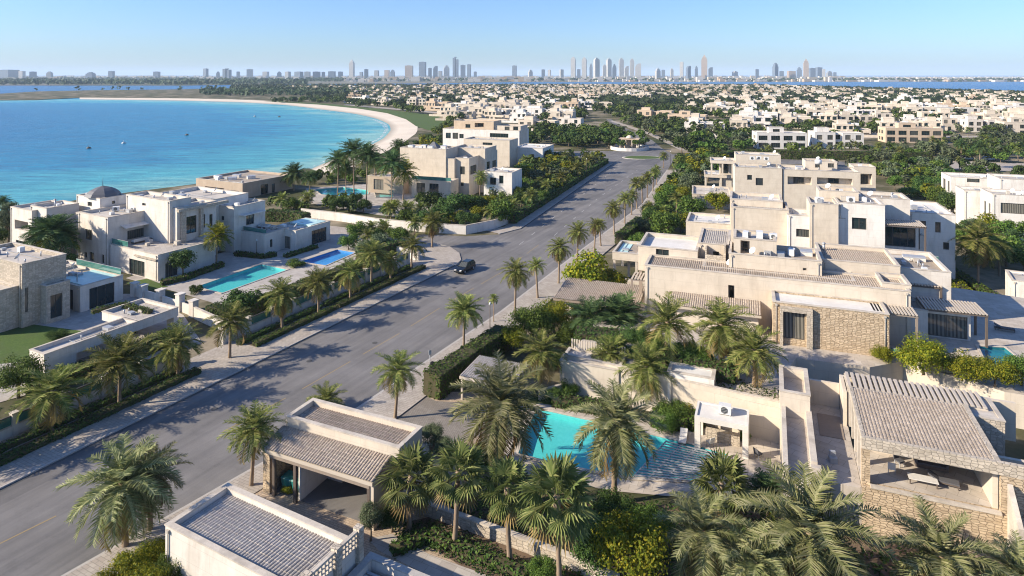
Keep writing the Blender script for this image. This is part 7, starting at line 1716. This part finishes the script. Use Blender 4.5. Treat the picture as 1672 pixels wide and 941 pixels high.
def plant():
    # the largest in view are trees of their own, the rest one mass
    PLOTTED.sort(key=lambda t: -t[0] / t[3]); print('trees', len(PLOTTED)); rng = random.Random(9)
    low = {}
    for kd, m in (('mid', LEAF), ('dark', LEAFD), ('grey', LEAFG), ('yellow', LEAFY)): low[kd] = MB(), m
    def crown(mb, c, r, h, n):
        lob = [(Vector((rng.uniform(-.6, .6), rng.uniform(-.6, .6), rng.uniform(-.3, .5))), rng.uniform(.35, .6)) for _ in range(5)]
        for k in range(n):
            q, s = lob[k % 5]; d = Vector((rng.gauss(0, 1), rng.gauss(0, 1), rng.gauss(0, 1) + .2)).normalized(); p = q + d * s
            leafquad(mb, c + Vector((p.x * r, p.y * r, p.z * h * .5)), d + Vector((rng.uniform(-.5, .5), rng.uniform(-.5, .5), rng.uniform(0, .8))), r * .26, rng)
    for i, (r, h, x, y, zb, kd, lab, grp) in enumerate(PLOTTED):
        if i < 243: tree(0, 0, h, r, kd, lab, grp, world=(x, y, zb))
        else: crown(low[kd][0], Vector((x, y, zb + h * .55)), r, h, 90)
    off = MB(); mats = []
    for kd, (mb, m) in low.items():
        n = len(off.v); off.v += mb.v; off.f += [tuple(n + q for q in f) for f in mb.f]; off.m += [len(mats)] * len(mb.f); off.sm += mb.sm; mats.append(m)
    tag(off.build('garden_treetops', mats), 'mass of smaller trees filling the gardens beyond the roundabout', 'treetops', None, 'stuff')
plot([(770, 358), (835, 352), (905, 316), (985, 262), (950, 252), (880, 270), (830, 290), (800, 320)], 62, 3.4, (3.4, 6.2), (1.9, 3.2), ['mid', 'dark', 'dark', 'grey', 'yellow'], 'in the thick garden behind the curved white wall', 'trees behind the curved white wall', palms=.12)
plot([(1060, 372), (1100, 300), (1110, 262), (1195, 262), (1150, 310), (1120, 345), (1115, 385), (1072, 392)], 46, 3.6, (3.2, 6.5), (2, 3.2), ['mid', 'mid', 'dark', 'grey', 'yellow'], 'in the garden strip between avenue and stepped villa', 'trees between avenue and stepped villa', palms=.1)
plot([(1490, 300), (1540, 282), (1572, 330), (1660, 400), (1690, 470), (1640, 450), (1590, 430), (1566, 370), (1500, 322)], 48, 3.2, (3.5, 6.5), (2, 3.4), ['mid', 'dark', 'grey', 'dark', 'yellow'], 'in the dense garden between stepped and white villas', 'trees of the dense right-hand garden', palms=.12)
plot([(1430, 262), (1500, 255), (1672, 258), (1672, 275), (1560, 285), (1500, 292), (1440, 285)], 30, 4.5, (4, 7.5), (2.4, 4), ['mid', 'dark', 'grey'], 'along the street beyond the white villa', 'trees along the back street', palms=.15)
plot([(1220, 250), (1560, 244), (1672, 246), (1672, 256), (1540, 252), (1220, 257)], 26, 4.5, (3.5, 6), (1.8, 3), ['dark', 'mid', 'grey'], 'in the front gardens above the long hedge', 'trees above the long hedge', palms=.25)
plot([(860, 262), (880, 240), (1000, 246), (990, 220), (905, 214), (850, 228)], 60, 3.8, (4, 8), (2.6, 4.4), ['dark', 'mid', 'dark'], 'left of the roundabout', 'trees left of the roundabout')
plot([(1110, 262), (1100, 245), (1060, 225), (1020, 202), (1080, 200), (1240, 218), (1235, 246), (1170, 252)], 120, 4, (4, 8.5), (2.6, 4.6), ['dark', 'mid', 'dark', 'grey'], 'on the green right of the roundabout', 'trees on the green by the roundabout', palms=.08)
plot([(680, 236), (722, 214), (740, 190), (770, 190), (745, 205), (722, 262), (690, 250), (650, 262), (655, 240)], 34, 4.5, (3, 6.5), (2.2, 4), ['mid', 'dark', 'yellow', 'mid'], 'between the beach and the corner villa', 'trees between beach and corner villa')
plot([(500, 300), (560, 290), (640, 285), (600, 302), (520, 304)], 12, 4, (3, 5), (1.6, 2.6), ['dark', 'mid'], 'behind the freeform pool by the beach', 'trees behind the freeform pool', palms=.3)
plot([(430, 345), (520, 330), (590, 340), (600, 350), (500, 350)], 18, 3, (2.6, 4.4), (1.6, 2.6), ['mid', 'dark', 'mid'], 'along the lane behind the garden room villa', 'trees along the lane', palms=.15)
plot([(560, 400), (600, 388), (650, 385), (690, 383), (660, 400), (620, 425), (590, 430)], 12, 2.6, (3, 4.6), (1.6, 2.4), ['dark', 'mid', 'grey'], 'at the corner of the side lane', 'trees at the corner of the side lane', palms=.25)
plot([(620, 345), (700, 350), (760, 365), (790, 360), (760, 378), (680, 372), (615, 362)], 16, 3, (2.4, 4.2), (1.5, 2.4), ['dark', 'mid', 'yellow'], 'inside the curved white wall by the terrace', 'trees by the corner villa terrace', palms=.3)
plot([(0, 436), (60, 440), (125, 446), (60, 460), (0, 460)], 8, 3, (2.4, 4), (1.4, 2.2), ['mid', 'yellow', 'dark'], 'between domed villa and stone house', 'trees between domed villa and stone house')
plot([(-40, 346), (18, 350), (20, 420), (-40, 415)], 6, 4, (4, 7), (2, 3), ['dark', 'grey'], 'at the left edge beside the domed villa', 'trees at the left edge')
plot([(430, 168), (560, 163), (690, 178), (720, 196), (690, 188), (600, 176), (500, 170)], 44, 9, (5, 9), (4, 7), ['dark', 'mid', 'dark'], 'behind the beach lawn', 'trees behind the beach lawn', palms=.1)
plot([(560, 160), (760, 165), (960, 200), (960, 180), (1000, 190), (1060, 190), (1020, 165), (700, 156)], 52, 11, (5, 9), (4, 6.5), ['dark', 'mid', 'grey'], 'among the villas beyond the bend', 'trees among the villas beyond the bend')
plot([(1060, 200), (1240, 205), (1672, 215), (1672, 185), (1400, 178), (1080, 178)], 72, 9, (4.5, 8), (3.2, 5.6), ['dark', 'mid', 'grey', 'dark'], 'among the second and third villa rows', 'trees among the middle villa rows', palms=.08)
plot([(1240, 232), (1672, 234), (1672, 215), (1240, 210)], 40, 6, (4, 7), (2.4, 4.4), ['dark', 'mid', 'grey'], 'just behind the hedge-top villas', 'trees behind the hedge-top villas', palms=.1)

plot([(1100, 200), (1240, 206), (1240, 168), (960, 168), (965, 185), (1010, 196)], 150, 6, (4.5, 8.5), (3.4, 5.4), ['dark', 'mid', 'dark', 'grey'], 'on the green beyond the bend of the avenue', 'trees on the green beyond the bend')
plot([(1240, 228), (1672, 230), (1720, 160), (1240, 152)], 420, 9, (4, 8), (3, 5.5), ['dark', 'mid', 'grey', 'dark'], 'between the white rows on the right', 'trees between the white rows')
plot([(700, 160), (950, 172), (960, 200), (870, 200), (760, 176)], 120, 9, (4, 8), (3, 5.5), ['dark', 'mid', 'dark'], 'between the rows above the shore lawn', 'trees between the rows above the shore lawn')
plot([(600, 152), (960, 158), (1240, 160), (1240, 148), (620, 147)], 400, 16, (5, 9), (4, 7), ['dark', 'mid', 'dark'], 'in the gardens before the lagoon', 'trees before the lagoon')
plot([(1060, 390), (1110, 300), (1200, 258), (1140, 262), (1098, 285), (1060, 340)], 40, 2.6, (3, 5.6), (1.8, 2.8), ['mid', 'dark', 'yellow', 'mid'], 'close along the near pavement', 'trees close along the near pavement', palms=.08)
plot([(840, 365), (905, 322), (990, 266), (960, 262), (890, 312), (836, 352)], 36, 2.4, (2.6, 4.6), (1.6, 2.4), ['dark', 'mid', 'grey'], 'along the far pavement past the side lane', 'trees along the far pavement', palms=.2)
plot([(1000, 246), (1045, 230), (1036, 222), (1000, 208), (985, 215), (992, 236)], 14, 3.5, (4, 7), (2.4, 3.6), ['dark', 'mid'], 'crowding the domed lodge', 'trees crowding the domed lodge')
plot([(1058, 247), (1085, 247), (1075, 240), (1062, 241)], 3, 3.5, (3, 5), (1.8, 2.6), ['mid'], 'beside the domed lodge on the street', 'trees beside the lodge')
plot([(1240, 262), (1400, 268), (1560, 288), (1672, 290), (1672, 300), (1500, 300), (1420, 285)], 30, 3.5, (3, 5.5), (1.8, 3), ['dark', 'mid', 'grey'], 'behind the ochre villa', 'trees behind the ochre villa', palms=.1)
plot([(1425, 284), (1525, 280), (1540, 325), (1500, 335), (1470, 318), (1436, 300)], 34, 3, (3, 5.5), (1.9, 3), ['mid', 'dark', 'grey', 'mid'], 'between ochre villa and dense garden', 'trees between ochre villa and dense garden', palms=.1)
plot([(1540, 268), (1672, 262), (1672, 225), (1560, 236), (1500, 250)], 40, 4, (4, 7), (2.2, 3.8), ['mid', 'dark', 'grey'], 'around the parked cars', 'trees around the parked cars', palms=.15)
plant()
# ------------------------------------------------------------------ vehicles and street things
def car(at, rz, label, paint, z=.03):
    r = empty('car', (at.x, at.y, z), rz, label, 'car')
    # profile of the body (x forward, z up), half width follows height
    mb = MB()
    secs = [(-2.3, .38, .78, .80), (-2.25, .30, .98, .86), (-1.9, .26, 1.02, .92), (-.6, .24, 1.02, .93), (.75, .24, 1.0, .93), (1.5, .25, .93, .92), (2.1, .28, .82, .88), (2.32, .36, .66, .76)]
    def ringpts(x, z0, z1, hw): return [(x, -hw * .95, z0), (x, -hw, z0 + (z1 - z0) * .45), (x, -hw * .93, z1), (x, hw * .93, z1), (x, hw, z0 + (z1 - z0) * .45), (x, hw * .95, z0)]
    rs = [ringpts(*q) for q in secs]
    for i in range(len(rs) - 1):
        for k in range(6): mb.poly([rs[i][k], rs[i][(k + 1) % 6], rs[i + 1][(k + 1) % 6], rs[i + 1][k]], 0, True)
    mb.poly(rs[0]); mb.poly(rs[-1][::-1]); mb.build('body', paint, r)
    mb = MB(); mb.hexa([(-2.1, -.84, 1.015), (.95, -.84, 1.0), (.95, .84, 1.0), (-2.1, .84, 1.015)], [(-1.75, -.66, 1.56), (.05, -.66, 1.6), (.05, .66, 1.6), (-1.75, .66, 1.56)]); mb.build('windows', GLASS, r)
    mb = MB(); mb.hexa([(-1.8, -.68, 1.562), (.08, -.68, 1.602), (.08, .68, 1.602), (-1.8, .68, 1.562)], [(-1.7, -.6, 1.62), (-.02, -.6, 1.65), (-.02, .6, 1.65), (-1.7, .6, 1.62)])
    for s in (-1, 1):
        mb.bar((.98, s * .83, 1.0), (.06, s * .67, 1.6), .07); mb.bar((-.55, s * .85, 1.0), (-.65, s * .67, 1.6), .07); mb.bar((-2.1, s * .83, 1.0), (-1.76, s * .67, 1.57), .12)
    mb.build('roof', paint, r)
    for x in (-1.42, 1.42):
        for s in (-1, 1):
            w = MB(); w.tube([(x, s * .68, .34), (x, s * .92, .34)], [.34, .34], 16); wo = w.build('wheel', TYRE, r)
            w = MB(); w.tube([(x, s * .90, .34), (x, s * .935, .34)], [.21, .19], 12); w.build('rim', METAL, wo)
    for s in (-1, 1):
        m = MB(); m.hexa([(2.12, s * .5 - .18, .62), (2.34, s * .5 - .18, .60), (2.34, s * .5 + .18, .60), (2.12, s * .5 + .18, .62)], [(2.1, s * .52 - .18, .79), (2.26, s * .52 - .18, .76), (2.22, s * .52 + .18, .76), (2.06, s * .52 + .18, .79)]); m.build('headlight', WMETAL, r)
        m = MB(); m.box(.7, .85, s * .92, s * 1.08, .98, 1.12); m.build('mirror', paint, r)
    m = MB(); m.box(2.3, 2.35, -.3, .3, .42, .6); m.build('grille', TYRE, r)
    return r
dd = (P(744, 433) - P(400, 603)).normalized()
car(P(759, 443), math.atan2(-dd.y, -dd.x), 'dark blue hatchback driving down the avenue near the side lane', CARP)
car(P(1581, 261), R(10), 'silver car parked in the street under the lone palm', CARS, 0); car(P(1614, 262), R(12), 'white car parked in the street behind the silver one', WMETAL, 0)
def lbin(mb): mb.tube([(0, 0, 0), (0, 0, .95)], [.26, .3], 14); mb.tube([(0, 0, .95), (0, 0, 1.15)], [.34, .12], 14)
mesh_thing('litter_bin', lbin, TYRE, P(706, 607, .15), 0, 'black litter bin on the near pavement by the clipped hedge', 'bin')
def sp(mb): mb.tube([(0, 0, 0), (0, 0, 2.5)], [.05, .04], 8); mb.box(-.16, .16, -.03, .03, 2.0, 2.5)
mesh_thing('sign_post', sp, METAL, P(702, 608, .15), R(30), 'thin signpost beside the black litter bin', 'sign post')
def lamp(x, y, z, h_, label):
    r = empty('street_lamp', P(x, y, z), 0, label, 'street lamp', 'slim lamps')
    m = MB(); m.tube([(0, 0, 0), (0, 0, h_)], [.06, .04], 8); m.build('pole', DWOOD, r); m = MB(); m.tube([(0, 0, h_), (0, 0, h_ + .3)], [.16, .1], 10); m.build('lantern', WMETAL, r)
lamp(419, 418, 0, 2.8, 'slim garden lamp at the foot of the garden room villa'); lamp(800, 540, .15, 3.4, 'slim lamp beside the spindly young palm'); lamp(1095, 275, 0, 6, 'slim lamp post at the end of the near pavement'); lamp(958, 290, 0, 6, 'slim lamp post at the end of the far pavement')
def isl(mb):
    for k in range(20):
        a, b = 2 * pi * k / 20, 2 * pi * (k + 1) / 20; f = lambda r, t, z: (r * cos(t) * 1.5, r * sin(t), z)
        mb.poly([f(0, 0, .2), f(5, a, .2), f(5, b, .2)], 1); mb.hexa([f(5, a, 0), f(5.5, a, 0), f(5.5, b, 0), f(5, b, 0)], [f(5, a, .22), f(5.5, a, .22), f(5.5, b, .22), f(5, b, .22)], 0)
o = mesh_thing('traffic_island', isl, [KERB, GRASSM], P(1049, 258), 0); o['kind'] = 'structure'

def cover(mb): mb.tube([(0, 0, 0), (0, 0, .012)], [.34, .34], 18)
for k, (x, y) in enumerate(((505, 590), (612, 560), (350, 668), (742, 470))): mesh_thing('manhole_cover', cover, GUTTER, P(x, y, .026), 0, ordw(k + 1) + ' round iron cover counted along the roadway near the kerb' if k else 'round iron cover in the roadway midway along the dark palm shadows', 'manhole cover')
